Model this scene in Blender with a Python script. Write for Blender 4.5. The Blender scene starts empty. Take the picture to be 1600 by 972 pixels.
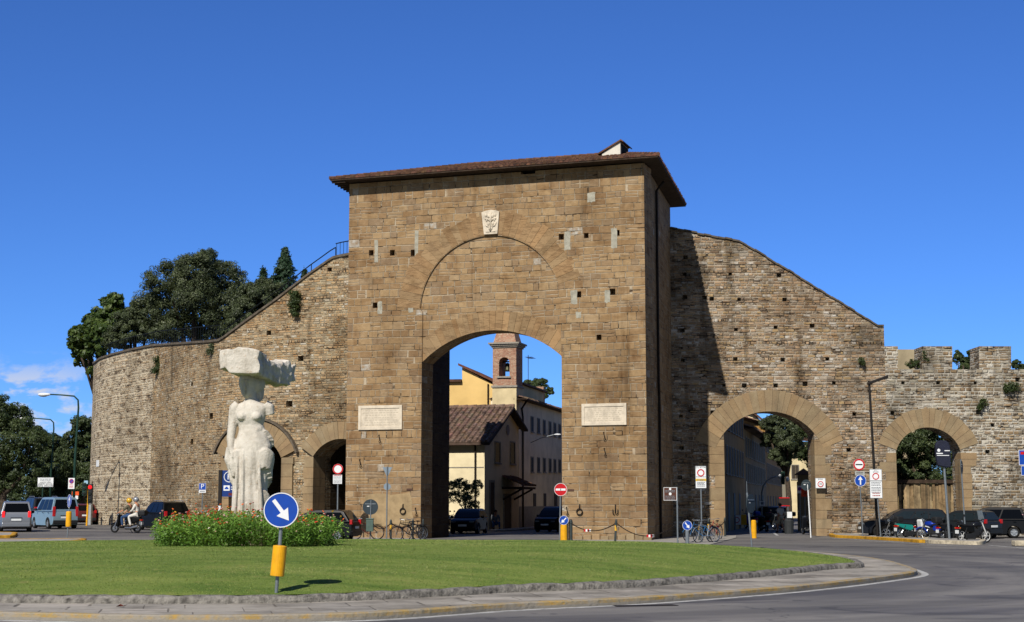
import bpy, bmesh, math, random
import numpy as np
from mathutils import Vector, Matrix, noise as mnoise
RN = random.Random(11)
NR = np.random.default_rng(5)
PI = math.pi
scene = bpy.context.scene
COL = scene.collection
# ------------------------------------------------------------------ camera model
F, CX, CY, CZ = 2425.0, 800.0, 486.0, 1.75
TH = math.atan(300 / F)
CT, ST = math.cos(TH), math.sin(TH)
def ray(px, py):
    a = (px - CX) / F; b = (CY - py) / F
    return Vector((a, CT - b * ST, ST + b * CT))
def at(px, py, Y):
    r = ray(px, py); t = Y / r.y
    return Vector((r.x * t, Y, CZ + r.z * t))
def xat(px, Y, z=1.75):
    return at(px, 786, Y).x
def sstep(a, b, x):
    t = max(0.0, min(1.0, (x - a) / (b - a))); return t * t * (3 - 2 * t)
def gz(x, y):
    return 0.30 * sstep(58, 92, y) * sstep(4, 24, -x)
def gnd(px, py, z=0.0):
    r = ray(px, py)
    for _ in range(6):
        t = (z - CZ) / r.z
        g = gz(r.x * t, r.y * t)
        t = (z + g - CZ) / r.z
        z2 = z + g
        t = (z2 - CZ) / r.z
    return Vector((r.x * t, r.y * t, z2))
def onplane(px, py, P0, n):
    r = ray(px, py); o = Vector((0, 0, CZ))
    return o + r * ((Vector(P0) - o).dot(n) / r.dot(n))
cam = bpy.data.cameras.new('camera'); cam_o = bpy.data.objects.new('camera', cam); COL.objects.link(cam_o)
cam.sensor_width = 36; cam.lens = 36 * F / 1600; cam.clip_start = 0.5; cam.clip_end = 6000
cam_o.location = (0, 0, CZ); cam_o.rotation_euler = (PI / 2 + TH, 0, 0)
scene.camera = cam_o
# ------------------------------------------------------------------ light
SUN_EL, SUN_AZ = math.radians(40.2), math.radians(22.0)      # sun behind the camera, to its left
world = bpy.data.worlds.new('World'); scene.world = world; world.use_nodes = True
SUND = Vector((-math.sin(SUN_AZ) * math.cos(SUN_EL), -math.cos(SUN_AZ) * math.cos(SUN_EL), math.sin(SUN_EL)))
sun = bpy.data.lights.new('sun', 'SUN'); sun.energy = 4.9; sun.angle = math.radians(0.5); sun.color = (1.0, 0.945, 0.86)
sun_o = bpy.data.objects.new('sun', sun); COL.objects.link(sun_o)
sun_o.rotation_euler = (-SUND).to_track_quat('-Z', 'Y').to_euler(); sun_o.location = (-20, -30, 40)
vs = scene.view_settings
scene.display_settings.display_device = 'sRGB'
vs.view_transform = 'Standard'; vs.look = 'None'; vs.exposure = 0.22; vs.gamma = 1.0; vs.use_curve_mapping = False
scene.cycles.max_bounces = 6; scene.cycles.diffuse_bounces = 4; scene.cycles.glossy_bounces = 3
scene.cycles.transparent_max_bounces = 6; scene.cycles.use_denoising = True
# ------------------------------------------------------------------ node helper
def lin(c):
    c = c.lstrip('#'); o = []
    for i in (0, 2, 4):
        v = int(c[i:i + 2], 16) / 255
        o.append(v / 12.92 if v <= 0.04045 else ((v + 0.055) / 1.055) ** 2.4)
    return (*o, 1.0)
class NT:
    def __init__(s, tree):
        s.t = tree; tree.nodes.clear()
    def n(s, typ, **kw):
        nd = s.t.nodes.new(typ)
        for k, v in kw.items(): setattr(nd, k, v)
        return nd
    def put(s, sock, v):
        if isinstance(v, bpy.types.NodeSocket): s.t.links.new(v, sock)
        elif v is not None: sock.default_value = v
    def m(s, op, a, b=None, c=None, clamp=False):
        nd = s.n('ShaderNodeMath', operation=op, use_clamp=clamp)
        s.put(nd.inputs[0], a)
        if b is not None: s.put(nd.inputs[1], b)
        if c is not None: s.put(nd.inputs[2], c)
        return nd.outputs[0]
    def xyz(s, v):
        nd = s.n('ShaderNodeSeparateXYZ'); s.put(nd.inputs[0], v); return nd.outputs
    def vec(s, x=0.0, y=0.0, z=0.0):
        nd = s.n('ShaderNodeCombineXYZ')
        for i, q in enumerate((x, y, z)): s.put(nd.inputs[i], q)
        return nd.outputs[0]
    def noise(s, vec, scale, detail=2.0, rough=0.5, dist=0.0):
        nd = s.n('ShaderNodeTexNoise'); s.put(nd.inputs['Vector'], vec)
        nd.inputs['Scale'].default_value = scale; nd.inputs['Detail'].default_value = detail
        nd.inputs['Roughness'].default_value = rough; nd.inputs['Distortion'].default_value = dist
        return nd.outputs['Fac']
    def white(s, vec):
        nd = s.n('ShaderNodeTexWhiteNoise', noise_dimensions='3D'); s.put(nd.inputs['Vector'], vec)
        return nd.outputs['Value'], nd.outputs['Color']
    def mr(s, v, a, b, c=0.0, d=1.0):
        nd = s.n('ShaderNodeMapRange', clamp=True); s.put(nd.inputs[0], v)
        for i, q in enumerate((a, b, c, d)): s.put(nd.inputs[i + 1], q)
        return nd.outputs[0]
    def mix(s, f, a, b, mode='MIX'):
        nd = s.n('ShaderNodeMix', data_type='RGBA', blend_type=mode, clamp_factor=True)
        s.put(nd.inputs[0], f); s.put(nd.inputs[6], a); s.put(nd.inputs[7], b)
        return nd.outputs[2]
    def ramp(s, f, stops, interp='LINEAR'):
        nd = s.n('ShaderNodeValToRGB'); s.put(nd.inputs[0], f); cr = nd.color_ramp; cr.interpolation = interp
        while len(cr.elements) > 1: cr.elements.remove(cr.elements[-1])
        for i, (p, c) in enumerate(stops):
            e = cr.elements[0] if i == 0 else cr.elements.new(p)
            e.position = p; e.color = c
        return nd.outputs[0]
    def bump(s, h, dist=0.02, strength=1.0):
        nd = s.n('ShaderNodeBump'); nd.inputs['Strength'].default_value = strength
        nd.inputs['Distance'].default_value = dist; s.put(nd.inputs['Height'], h); return nd.outputs[0]
    def out(s, col, rough=0.8, metal=0.0, normal=None, spec=0.3, coat=0.0, emit=None, estr=0.0):
        p = s.n('ShaderNodeBsdfPrincipled'); s.put(p.inputs['Base Color'], col); s.put(p.inputs['Roughness'], rough)
        p.inputs['Metallic'].default_value = metal; p.inputs['Specular IOR Level'].default_value = spec
        p.inputs['Coat Weight'].default_value = coat; p.inputs['Coat Roughness'].default_value = 0.05
        if normal is not None: s.put(p.inputs['Normal'], normal)
        if emit is not None: s.put(p.inputs['Emission Color'], emit); p.inputs['Emission Strength'].default_value = estr
        o = s.n('ShaderNodeOutputMaterial'); s.t.links.new(p.outputs[0], o.inputs[0]); return p
def newmat(name):
    m = bpy.data.materials.new(name); m.use_nodes = True
    return m, NT(m.node_tree)
MATS = {}
def plain(name, col, rough=0.6, metal=0.0, var=0.12, scale=6.0, bump=0.0, spec=0.3, coat=0.0, tint=False, emit=0.0, bscale=None):
    """a plain surface with a little wear: colour mottling and, if asked, fine relief"""
    if name in MATS: return MATS[name]
    m, n = newmat(name)
    c = lin(col) if isinstance(col, str) else col
    tc = n.n('ShaderNodeTexCoord').outputs['Object']
    f = n.noise(tc, scale, 4.0, 0.6)
    d = tuple(x * (1 - var * 2) for x in c[:3]) + (1,); l = tuple(min(1, x * (1 + var * 1.2)) for x in c[:3]) + (1,)
    colr = n.ramp(f, [(0.25, d), (0.55, c), (0.8, l)])
    if tint:
        a = n.n('ShaderNodeAttribute', attribute_name='tint'); colr = n.mix(1.0, colr, a.outputs['Color'], 'MULTIPLY')
    nm = n.bump(n.noise(tc, bscale or scale * 6, 4.0, 0.65), bump, 1.0) if bump else None
    n.out(colr, n.mr(f, 0.3, 0.8, min(1, rough * 1.1), rough * 0.9), metal, nm, spec, coat, c if emit else None, emit)
    MATS[name] = m; return m
def masonry(name, rh, bw, mw, cols, mort, gap, wob=0.02, var=0.6, stain=None, bd=0.03, patch=None, patch_amt=0.04, dark=None, uneven=1.0, gapamt=0.4, pocket=None, tone=1.0, hue=(1.0, 1.0, 1.0)):
    """coursed stone from UV in metres: rows of uneven height, stones of random width, own tone each, mortar or open joints"""
    m, n = newmat(name)
    lin_ = lin; L = lambda q: tuple(x * tone * w for x, w in zip(lin_(q)[:3], hue)) + (1,)
    uv = n.n('ShaderNodeUVMap', uv_map='UVMap').outputs[0]
    u, v, _ = n.xyz(uv)
    big = n.noise(uv, 0.35, 2.0); fine = n.noise(uv, 3.0 / (rh / 0.3), 3.0, 0.6); fine2 = n.noise(n.vec(v, u, 3.3), 3.5 / (rh / 0.3), 3.0, 0.6)
    v1 = n.m('ADD', v, n.m('MULTIPLY', n.m('SUBTRACT', big, 0.5), 0.5 * rh))
    v1 = n.m('ADD', v1, n.m('MULTIPLY', n.m('SUBTRACT', fine, 0.5), wob * 2))
    wv_ = n.noise(n.vec(0.0, v1, 7.7), 1.1 / rh * 0.35, 1.0)
    v2 = n.m('ADD', v1, n.m('MULTIPLY', n.m('SUBTRACT', wv_, 0.5), rh * 1.3 * uneven))
    row = n.m('FLOOR', n.m('DIVIDE', v2, rh)); fv = n.m('FRACT', n.m('DIVIDE', v2, rh))
    rr, rc = n.white(n.vec(row, 3.7, 1.1)); r1, r2, r3 = n.xyz(rc)
    wid = n.m('MULTIPLY', n.m('ADD', n.m('MULTIPLY', r1, var), 1 - var * 0.5), bw)
    u1 = n.m('ADD', u, n.m('MULTIPLY', n.m('SUBTRACT', fine2, 0.5), wob * 2.5))
    wu = n.noise(n.vec(u1, n.m('MULTIPLY', row, 5.31), 0.0), 0.75 / bw, 1.0)
    u2 = n.m('ADD', n.m('ADD', u1, n.m('MULTIPLY', r2, 13.0)), n.m('MULTIPLY', n.m('SUBTRACT', wu, 0.5), bw * 1.6))
    bu = n.m('DIVIDE', u2, wid); b = n.m('FLOOR', bu); fu = n.m('FRACT', bu)
    iv, ic = n.white(n.vec(b, row, 0.5)); i1, i2, i3 = n.xyz(ic)
    # every sixth stone or so is split into two thin ones
    split = n.m('LESS_THAN', i2, 0.16)
    fvs = n.m('FRACT', n.m('MULTIPLY', fv, 2.0)); fv = n.m('ADD', n.m('MULTIPLY', fv, n.m('SUBTRACT', 1.0, split)), n.m('MULTIPLY', fvs, split))
    hgt = n.m('MULTIPLY', n.m('SUBTRACT', 1.0, n.m('MULTIPLY', split, 0.5)), rh)
    du = n.m('MULTIPLY', n.m('MINIMUM', fu, n.m('SUBTRACT', 1.0, fu)), wid)
    dv = n.m('MULTIPLY', n.m('MINIMUM', fv, n.m('SUBTRACT', 1.0, fv)), hgt)
    e = n.m('MINIMUM', du, dv)
    mott = n.noise(uv, 5.0, 5.0, 0.65)
    jv = n.m('MULTIPLY', n.m('ADD', n.m('MULTIPLY', n.noise(uv, 1.7, 3.0, 0.6), 2.4), -0.45), mw)
    stone = n.mr(n.m('SUBTRACT', e, jv), -0.3 * mw, 0.9 * mw)
    cs = [L(c) for c in cols]
    colr = n.ramp(i1, [(i / (len(cs) - 1), c) for i, c in enumerate(cs)])
    colr = n.mix(1.0, colr, n.ramp(mott, [(0.2, (0.78, 0.78, 0.78, 1)), (0.5, (1, 1, 1, 1)), (0.8, (1.16, 1.15, 1.12, 1))]), 'MULTIPLY')
    if patch is not None:
        colr = n.mix(n.m('LESS_THAN', i3, patch_amt), colr, n.mix(n.mr(mott, 0.4, 0.65), L(patch), colr))
    gm = n.mr(n.noise(n.vec(n.m('MULTIPLY', u, 0.8), n.m('MULTIPLY', v, 2.2), 5.0), 1.2, 4.0, 0.7), 0.62 - gapamt * 0.35, 0.70 - gapamt * 0.25)
    jc = n.mix(gm, L(mort), L(gap))
    colr = n.mix(stone, jc, colr)
    if pocket:      # plaster or lime smears left on the stones, of their own outline
        pm = n.mr(n.noise(uv, pocket[1], 5.0, 0.7, 0.6), pocket[2], pocket[2] + 0.05)
        colr = n.mix(n.m('MULTIPLY', pm, pocket[3]), colr, L(pocket[0]))
    # lime or soot specks and rain streaks
    sp = n.noise(uv, 2.6, 6.0, 0.75); colr = n.mix(n.m('MULTIPLY', n.mr(sp, 0.585, 0.65), 0.55), colr, n.mix(0.6, colr, L(mort)))
    colr = n.mix(n.m('MULTIPLY', n.mr(sp, 0.40, 0.32), 0.5), colr, n.mix(1.0, colr, (0.55, 0.53, 0.5, 1), 'MULTIPLY'))
    for (c, sx, sz, lo, hi, amt) in (stain or []):
        sm = n.mr(n.noise(n.vec(n.m('MULTIPLY', u, sx), n.m('MULTIPLY', v, sz), 1.0 + sx), 1.0, 5.0, 0.65), lo, hi)
        colr = n.mix(n.m('MULTIPLY', sm, amt), colr, n.mix(1.0, colr, lin(c), 'MULTIPLY'))
    h = n.m('ADD', n.m('MULTIPLY', stone, n.m('ADD', 0.55, n.m('MULTIPLY', i2, 0.6))), n.m('MULTIPLY', mott, 0.8))
    h = n.m('SUBTRACT', h, n.m('MULTIPLY', n.m('SUBTRACT', 1.0, stone), n.m('MULTIPLY', gm, 0.8)))
    n.out(colr, 0.92, 0.0, n.bump(h, bd, 1.0), 0.15)
    MATS[name] = m; return m
# ------------------------------------------------------------------ mesh helper
def boxuv(co, no):
    ax, ay, az = abs(no.x), abs(no.y), abs(no.z)
    if az > 0.8: return (co.x, co.y)
    return (co.x, co.z) if ay >= ax else (co.y + 31.3, co.z)
class MB:
    def __init__(s): s.v = []; s.f = []; s.mi = []; s.tint = []; s.T = Matrix.Identity(4); s.k = 0; s.tc = None
    def add(s, vs_, fs_):
        o = len(s.v)
        s.v += [tuple(s.T @ Vector(p)) for p in vs_]
        for f in fs_: s.f.append(tuple(i + o for i in f)); s.mi.append(s.k); s.tint.append(s.tc or (1, 1, 1))
        return s
    def box(s, x0, x1, y0, y1, z0, z1):
        return s.add([(x0, y0, z0), (x1, y0, z0), (x1, y1, z0), (x0, y1, z0), (x0, y0, z1), (x1, y0, z1), (x1, y1, z1), (x0, y1, z1)],
                     [(0, 3, 2, 1), (4, 5, 6, 7), (0, 1, 5, 4), (1, 2, 6, 5), (2, 3, 7, 6), (3, 0, 4, 7)])
    def cbox(s, c, d): return s.box(c[0] - d[0] / 2, c[0] + d[0] / 2, c[1] - d[1] / 2, c[1] + d[1] / 2, c[2] - d[2] / 2, c[2] + d[2] / 2)
    def prism(s, poly, y0, y1, flip=False):
        """outline in x,z pushed from y0 to y1"""
        n = len(poly)
        vs_ = [(p[0], y0, p[1]) for p in poly] + [(p[0], y1, p[1]) for p in poly]
        return s.add(vs_, [tuple(range(n)), tuple(range(2 * n - 1, n - 1, -1))] + [(i, i + n, (i + 1) % n + n, (i + 1) % n) for i in range(n)])
    def slab(s, poly, z0, z1):
        n = len(poly)
        vs_ = [(p[0], p[1], z0) for p in poly] + [(p[0], p[1], z1) for p in poly]
        return s.add(vs_, [tuple(range(n - 1, -1, -1)), tuple(range(n, 2 * n))] + [(i, (i + 1) % n, (i + 1) % n + n, i + n) for i in range(n)])
    def path(s, pts, r, n=8, caps=True):
        pts = [Vector(p) for p in pts]; rs = r if isinstance(r, (list, tuple)) else [r] * len(pts)
        rings = []; up = None
        for i, p in enumerate(pts):
            d = (pts[min(i + 1, len(pts) - 1)] - pts[max(i - 1, 0)]).normalized()
            if up is None: up = Vector((0, 0, 1)) if abs(d.z) < 0.9 else Vector((0, 1, 0))
            a = d.cross(up).normalized(); b_ = a.cross(d).normalized(); up = b_
            rings.append([p + (a * math.cos(2 * PI * k / n) + b_ * math.sin(2 * PI * k / n)) * rs[i] for k in range(n)])
        vs_ = [q for rg in rings for q in rg]; fs_ = []
        for i in range(len(pts) - 1):
            for k in range(n): fs_.append((i * n + k, i * n + (k + 1) % n, (i + 1) * n + (k + 1) % n, (i + 1) * n + k))
        if caps: fs_ += [tuple(range(n - 1, -1, -1)), tuple((len(pts) - 1) * n + k for k in range(n))]
        return s.add(vs_, fs_)
    def tube(s, a, b, r, r2=None, n=8): return s.path([a, b], [r, r if r2 is None else r2], n)
    def lathe(s, prof, n=16, c=(0, 0, 0), axis='z', cap=True):
        vs_ = []; fs_ = []
        for (r, h) in prof:
            for k in range(n):
                a = 2 * PI * k / n; x, y = r * math.cos(a), r * math.sin(a)
                q = (x, y, h) if axis == 'z' else ((x, h, y) if axis == 'y' else (h, x, y))
                vs_.append((q[0] + c[0], q[1] + c[1], q[2] + c[2]))
        for i in range(len(prof) - 1):
            for k in range(n): fs_.append((i * n + k, i * n + (k + 1) % n, (i + 1) * n + (k + 1) % n, (i + 1) * n + k))
        if cap: fs_ += [tuple(range(n - 1, -1, -1)), tuple((len(prof) - 1) * n + k for k in range(n))]
        return s.add(vs_, fs_)
    def ell(s, c, r, nu=12, nv=8):
        vs_ = [(c[0], c[1], c[2] - r[2])]; fs_ = []
        for j in range(1, nv):
            t = -PI / 2 + PI * j / nv
            for i in range(nu):
                a = 2 * PI * i / nu
                vs_.append((c[0] + r[0] * math.cos(t) * math.cos(a), c[1] + r[1] * math.cos(t) * math.sin(a), c[2] + r[2] * math.sin(t)))
        vs_.append((c[0], c[1], c[2] + r[2])); last = len(vs_) - 1
        for i in range(nu): fs_.append((0, 1 + (i + 1) % nu, 1 + i)); fs_.append((last, last - nu + i, last - nu + (i + 1) % nu))
        for j in range(nv - 2):
            for i in range(nu):
                a = 1 + j * nu; fs_.append((a + i, a + (i + 1) % nu, a + nu + (i + 1) % nu, a + nu + i))
        return s.add(vs_, fs_)
    def torus(s, c, R_, r, n=24, k=6, axis='y', a0=0, a1=2 * PI):
        pts = []
        full = abs(a1 - a0 - 2 * PI) < 1e-6
        for i in range(n + 1):
            a = a0 + (a1 - a0) * i / n; x, y = R_ * math.cos(a), R_ * math.sin(a)
            q = (x, 0, y) if axis == 'y' else ((0, x, y) if axis == 'x' else (x, y, 0))
            pts.append(Vector(c) + Vector(q))
        return s.path(pts, r, k, caps=not full)
    def build(s, name, mats, parent=None, loc=(0, 0, 0), rotz=0.0, smooth=False, bevel=0.0, uv=boxuv, recalc=True, bseg=2):
        me = bpy.data.meshes.new(name); me.from_pydata(s.v, [], s.f)
        if not isinstance(mats, (list, tuple)): mats = [mats]
        for m in mats: me.materials.append(m)
        me.polygons.foreach_set('material_index', [min(i, len(mats) - 1) for i in s.mi])
        at_ = me.attributes.new('tint', 'FLOAT_COLOR', 'FACE')
        at_.data.foreach_set('color', [q for t in s.tint for q in (*t, 1.0)])
        if recalc:
            bm = bmesh.new(); bm.from_mesh(me); bmesh.ops.recalc_face_normals(bm, faces=bm.faces); bm.to_mesh(me); bm.free()
        if smooth: me.polygons.foreach_set('use_smooth', [True] * len(me.polygons))
        if uv:
            ul = me.uv_layers.new(name='UVMap'); me.update()
            for p in me.polygons:
                no = p.normal
                for li in p.loop_indices: ul.data[li].uv = uv(me.vertices[me.loops[li].vertex_index].co, no)
        me.update()
        o = bpy.data.objects.new(name, me); COL.objects.link(o)
        o.location = loc; o.rotation_euler = (0, 0, rotz)
        if parent: o.parent = parent
        if bevel:
            b = o.modifiers.new('bevel', 'BEVEL'); b.width = bevel; b.segments = bseg; b.limit_method = 'ANGLE'; b.angle_limit = math.radians(35)
            b.harden_normals = False
        if smooth == 'auto' or (smooth and bevel): 
            pass
        return o
def bake(o):
    """apply the modifiers so that copies share one finished mesh"""
    dg = bpy.context.evaluated_depsgraph_get(); dg.update()
    me = bpy.data.meshes.new_from_object(o.evaluated_get(dg), preserve_all_data_layers=True, depsgraph=dg)
    old = o.data; o.modifiers.clear(); o.data = me; me.name = old.name; bpy.data.meshes.remove(old); return o
def cut(o, mb):
    c = mb.build('cutter', o.data.materials[0]); c.matrix_world = o.matrix_world.copy()
    c.location, c.rotation_euler = o.location, o.rotation_euler
    if o.parent:
        c.parent = o.parent
    bpy.context.view_layer.update()
    md = o.modifiers.new('cut', 'BOOLEAN'); md.operation = 'DIFFERENCE'; md.solver = 'EXACT'; md.object = c
    bake(o); me = c.data; bpy.data.objects.remove(c); bpy.data.meshes.remove(me); return o
def thing(name, label, cat, loc=(0, 0, 0), rotz=0.0, group=None):
    o = bpy.data.objects.new(name, None); COL.objects.link(o); o.empty_display_size = 0.2
    o.location = loc; o.rotation_euler = (0, 0, rotz); return tag(o, label, cat, group)
def tag(o, label, cat, group=None):
    o['label'] = label; o['category'] = cat
    if group: o['group'] = group
    return o
def struct(o, kind='structure'):
    o['kind'] = kind; return o
def kids(o): return [c for c in bpy.data.objects if c.parent == o]
def copy_tree(o, loc=None, rotz=None, label=None, parent=None, scale=None):
    c = o.copy(); COL.objects.link(c); c.parent = parent
    if loc is not None: c.location = loc
    if rotz is not None: c.rotation_euler = (0, 0, rotz)
    if scale is not None: c.scale = (scale,) * 3
    if label: c['label'] = label
    for k in kids(o): copy_tree(k, parent=c)
    return c
def arc(cx, cz, r, a0, a1, n=20):
    return [(cx + r * math.cos(a0 + (a1 - a0) * i / n), cz + r * math.sin(a0 + (a1 - a0) * i / n)) for i in range(n + 1)]
def spline(pts, n=8, closed=True):
    out = []; k = len(pts)
    for i in range(k if closed else k - 1):
        p = [Vector(pts[(i + j) % k] if closed else pts[max(0, min(k - 1, i + j))]) for j in (-1, 0, 1, 2)]
        for q in range(n):
            t = q / n
            out.append(tuple(0.5 * ((2 * p[1]) + (p[2] - p[0]) * t + (2 * p[0] - 5 * p[1] + 4 * p[2] - p[3]) * t * t + (3 * p[1] - 3 * p[2] + p[3] - p[0]) * t ** 3)))
    if not closed: out.append(tuple(pts[-1]))
    return out
def text(body, size, mat, parent, loc, name='lettering', ext=0.002, align='CENTER', sx=1.0, rotz=0.0):
    """flat lettering facing -y"""
    cu = bpy.data.curves.new(name, 'FONT'); cu.body = body; cu.size = size; cu.extrude = ext; cu.align_x = align; cu.align_y = 'CENTER'
    cu.resolution_u = 3
    t = bpy.data.objects.new(name, cu); COL.objects.link(t); bpy.context.view_layer.update()
    dg = bpy.context.evaluated_depsgraph_get()
    me = bpy.data.meshes.new_from_object(t.evaluated_get(dg), depsgraph=dg); bpy.data.objects.remove(t)
    me.materials.clear(); me.materials.append(mat)
    o = bpy.data.objects.new(name, me); COL.objects.link(o); o.parent = parent
    o.location = loc; o.rotation_euler = (PI / 2, 0, rotz); o.scale = (sx, 1, 1); return o
# ------------------------------------------------------------------ sky
n = NT(world.node_tree)
sky = n.n('ShaderNodeTexSky', sky_type='NISHITA'); sky.sun_disc = False; sky.sun_elevation = SUN_EL
sky.sun_rotation = PI + SUN_AZ; sky.altitude = 50; sky.air_density = 0.72; sky.dust_density = 0.1; sky.ozone_density = 4.5
tc = n.n('ShaderNodeTexCoord').outputs['Generated']
dx, dy, dz = n.xyz(tc)
# a few small fair-weather clouds low over the trees on the left
az = n.m('DIVIDE', dx, n.m('MAXIMUM', dy, 0.05)); el = n.m('DIVIDE', dz, n.m('MAXIMUM', dy, 0.05))
cl = n.noise(n.vec(n.m('MULTIPLY', az, 30.0), n.m('MULTIPLY', el, 62.0), 3.1), 1.0, 8.0, 0.58, 0.2)
zone = n.m('MULTIPLY', n.mr(az, -0.235, -0.30), n.m('MULTIPLY', n.mr(el, 0.03, 0.05), n.mr(el, 0.098, 0.072)))
zone = n.m('MULTIPLY', zone, n.m('GREATER_THAN', dy, 0.1))
cm = n.m('MULTIPLY', n.mr(cl, 0.46, 0.57), n.m('MULTIPLY', zone, 0.9))
hs = n.n('ShaderNodeHueSaturation'); hs.inputs['Saturation'].default_value = 1.0; n.put(hs.inputs['Color'], sky.outputs[0])
skyc = n.mix(cm, n.mix(1.0, hs.outputs[0], n.mix(n.mr(dy, 0.45, -0.15), (0.62, 1.06, 1.78, 1), (1.05, 1.02, 1.05, 1)), 'MULTIPLY'), (9.5, 9.6, 10.4, 1))
bg = n.n('ShaderNodeBackground'); n.put(bg.inputs['Color'], skyc); bg.inputs['Strength'].default_value = 0.062
wo = n.n('ShaderNodeOutputWorld'); n.t.links.new(bg.outputs[0], wo.inputs[0])
# ------------------------------------------------------------------ ground materials
m, n = newmat('asphalt'); tc = n.n('ShaderNodeTexCoord').outputs['Object']
gx, gy, _ = n.xyz(tc)
big = n.noise(tc, 0.12, 4.0, 0.6); mid = n.noise(n.vec(n.m('MULTIPLY', gx, 0.25), n.m('MULTIPLY', gy, 0.9), 0.0), 0.5, 4.0, 0.6); gr = n.noise(tc, 60.0, 3.0, 0.7); pat = n.noise(tc, 0.5, 2.0, 0.4, 1.2)
c = n.ramp(big, [(0.3, lin('#676562')), (0.7, lin('#7b7772'))])
rad = n.m('SQRT', n.m('ADD', n.m('POWER', n.m('ADD', gx, 6.0), 2.0), n.m('POWER', n.m('SUBTRACT', gy, 43.0), 2.0)))
trk = n.noise(n.vec(n.m('MULTIPLY', rad, 0.55), n.m('MULTIPLY', n.m('ARCTAN2', n.m('SUBTRACT', gy, 43.0), n.m('ADD', gx, 6.0)), 1.3), 0.0), 1.0, 4.0, 0.6)      # lanes polished by tyres round the island
c = n.mix(n.mr(trk, 0.42, 0.66), n.mix(1.0, c, (0.70, 0.70, 0.72, 1), 'MULTIPLY'), n.mix(1.0, c, (1.22, 1.21, 1.19, 1), 'MULTIPLY'))
c = n.mix(n.m('MULTIPLY', n.mr(n.noise(tc, 1.3, 3.0, 0.6), 0.66, 0.74), 0.5), c, lin('#39383a'))
c = n.mix(n.mr(mid, 0.45, 0.6), c, n.mix(1.0, c, (0.76, 0.76, 0.79, 1), 'MULTIPLY'))
c = n.mix(n.mr(pat, 0.63, 0.645), c, n.mix(1.0, c, (0.72, 0.72, 0.74, 1), 'MULTIPLY'))
c = n.mix(1.0, c, n.ramp(gr, [(0.25, (0.62, 0.62, 0.62, 1)), (0.6, (1.05, 1.05, 1.05, 1)), (0.8, (1.5, 1.48, 1.45, 1))]), 'MULTIPLY')
vor = n.n('ShaderNodeTexVoronoi', feature='DISTANCE_TO_EDGE'); n.put(vor.inputs['Vector'], n.vec(n.m('ADD', gx, n.m('MULTIPLY', mid, 3.0)), n.m('ADD', gy, n.m('MULTIPLY', big, 5.0)), 0.0)); vor.inputs['Scale'].default_value = 0.16
c = n.mix(n.mr(vor.outputs['Distance'], 0.004, 0.0, 0.0, 0.75), c, lin('#303034'))
n.out(c, n.mr(mid, 0.3, 0.7, 0.85, 0.7), 0.0, n.bump(gr, 0.006, 0.8), 0.3); MATS['asphalt'] = m; ASPH = m
PAVE = masonry('pavement_slabs', 0.9, 1.1, 0.014, ['#8d8880', '#999389', '#a39c92'], '#7c766c', '#56514a', wob=0.01, var=0.2, bd=0.006, uneven=0.1, stain=[('#8a8680', 0.7, 0.7, 0.45, 0.65, 0.6)])
CURB = plain('rough_kerb_stone', '#7d7972', 0.95, var=0.45, scale=7.0, bump=0.06, bscale=16.0)
YELK = None
m, n = newmat('worn_yellow_kerb'); tc = n.n('ShaderNodeTexCoord').outputs['Object']
f = n.noise(tc, 2.2, 5.0, 0.7); f2 = n.noise(tc, 9.0, 4.0, 0.7); _, _, kz = n.xyz(tc)
c = n.mix(n.mr(f, 0.42, 0.58), lin('#8b8478'), n.mix(n.mr(f2, 0.35, 0.6), lin('#a5833f'), lin('#8b8064')))
c = n.mix(n.mr(f2, 0.6, 0.75), c, lin('#6b665c'))
c = n.mix(n.mr(n.m('ADD', kz, n.m('MULTIPLY', f2, 0.05)), 0.06, 0.075), lin('#837e75'), c)
n.out(c, 0.9, 0, n.bump(f2, 0.02), 0.2); YELK = m
YELB = plain('yellow_painted_kerb', '#b98a22', 0.8, var=0.3, scale=3.0, bump=0.015)
PALEK = plain('pale_kerb_stone', '#b5aa93', 0.9, var=0.3, scale=5.0, bump=0.02)
LINE = plain('white_road_paint', '#a9a8a4', 0.8, var=0.3, scale=4.0)
m, n = newmat('lawn'); tc = n.n('ShaderNodeTexCoord').outputs['Object']; gx, gy, _ = n.xyz(tc)
a = n.noise(n.vec(n.m('MULTIPLY', gx, 0.35), n.m('MULTIPLY', gy, 1.1), 0.0), 1.0, 5.0, 0.7); b = n.noise(tc, 3.0, 4.0, 0.7); g = n.noise(tc, 40.0, 3.0, 0.7)
GC = [lin('#556c31'), lin('#6f803f'), lin('#899150')]
c = n.ramp(a, [(0.3, GC[0]), (0.5, GC[1]), (0.72, GC[2])])
c = n.mix(n.mr(b, 0.55, 0.75), c, lin('#85834f')); c = n.mix(1.0, c, n.ramp(g, [(0.25, (0.55, 0.6, 0.5, 1)), (0.7, (1.2, 1.2, 1.1, 1))]), 'MULTIPLY')
n.out(c, 0.9, 0, n.bump(g, 0.03), 0.1); LAWN = m
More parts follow.
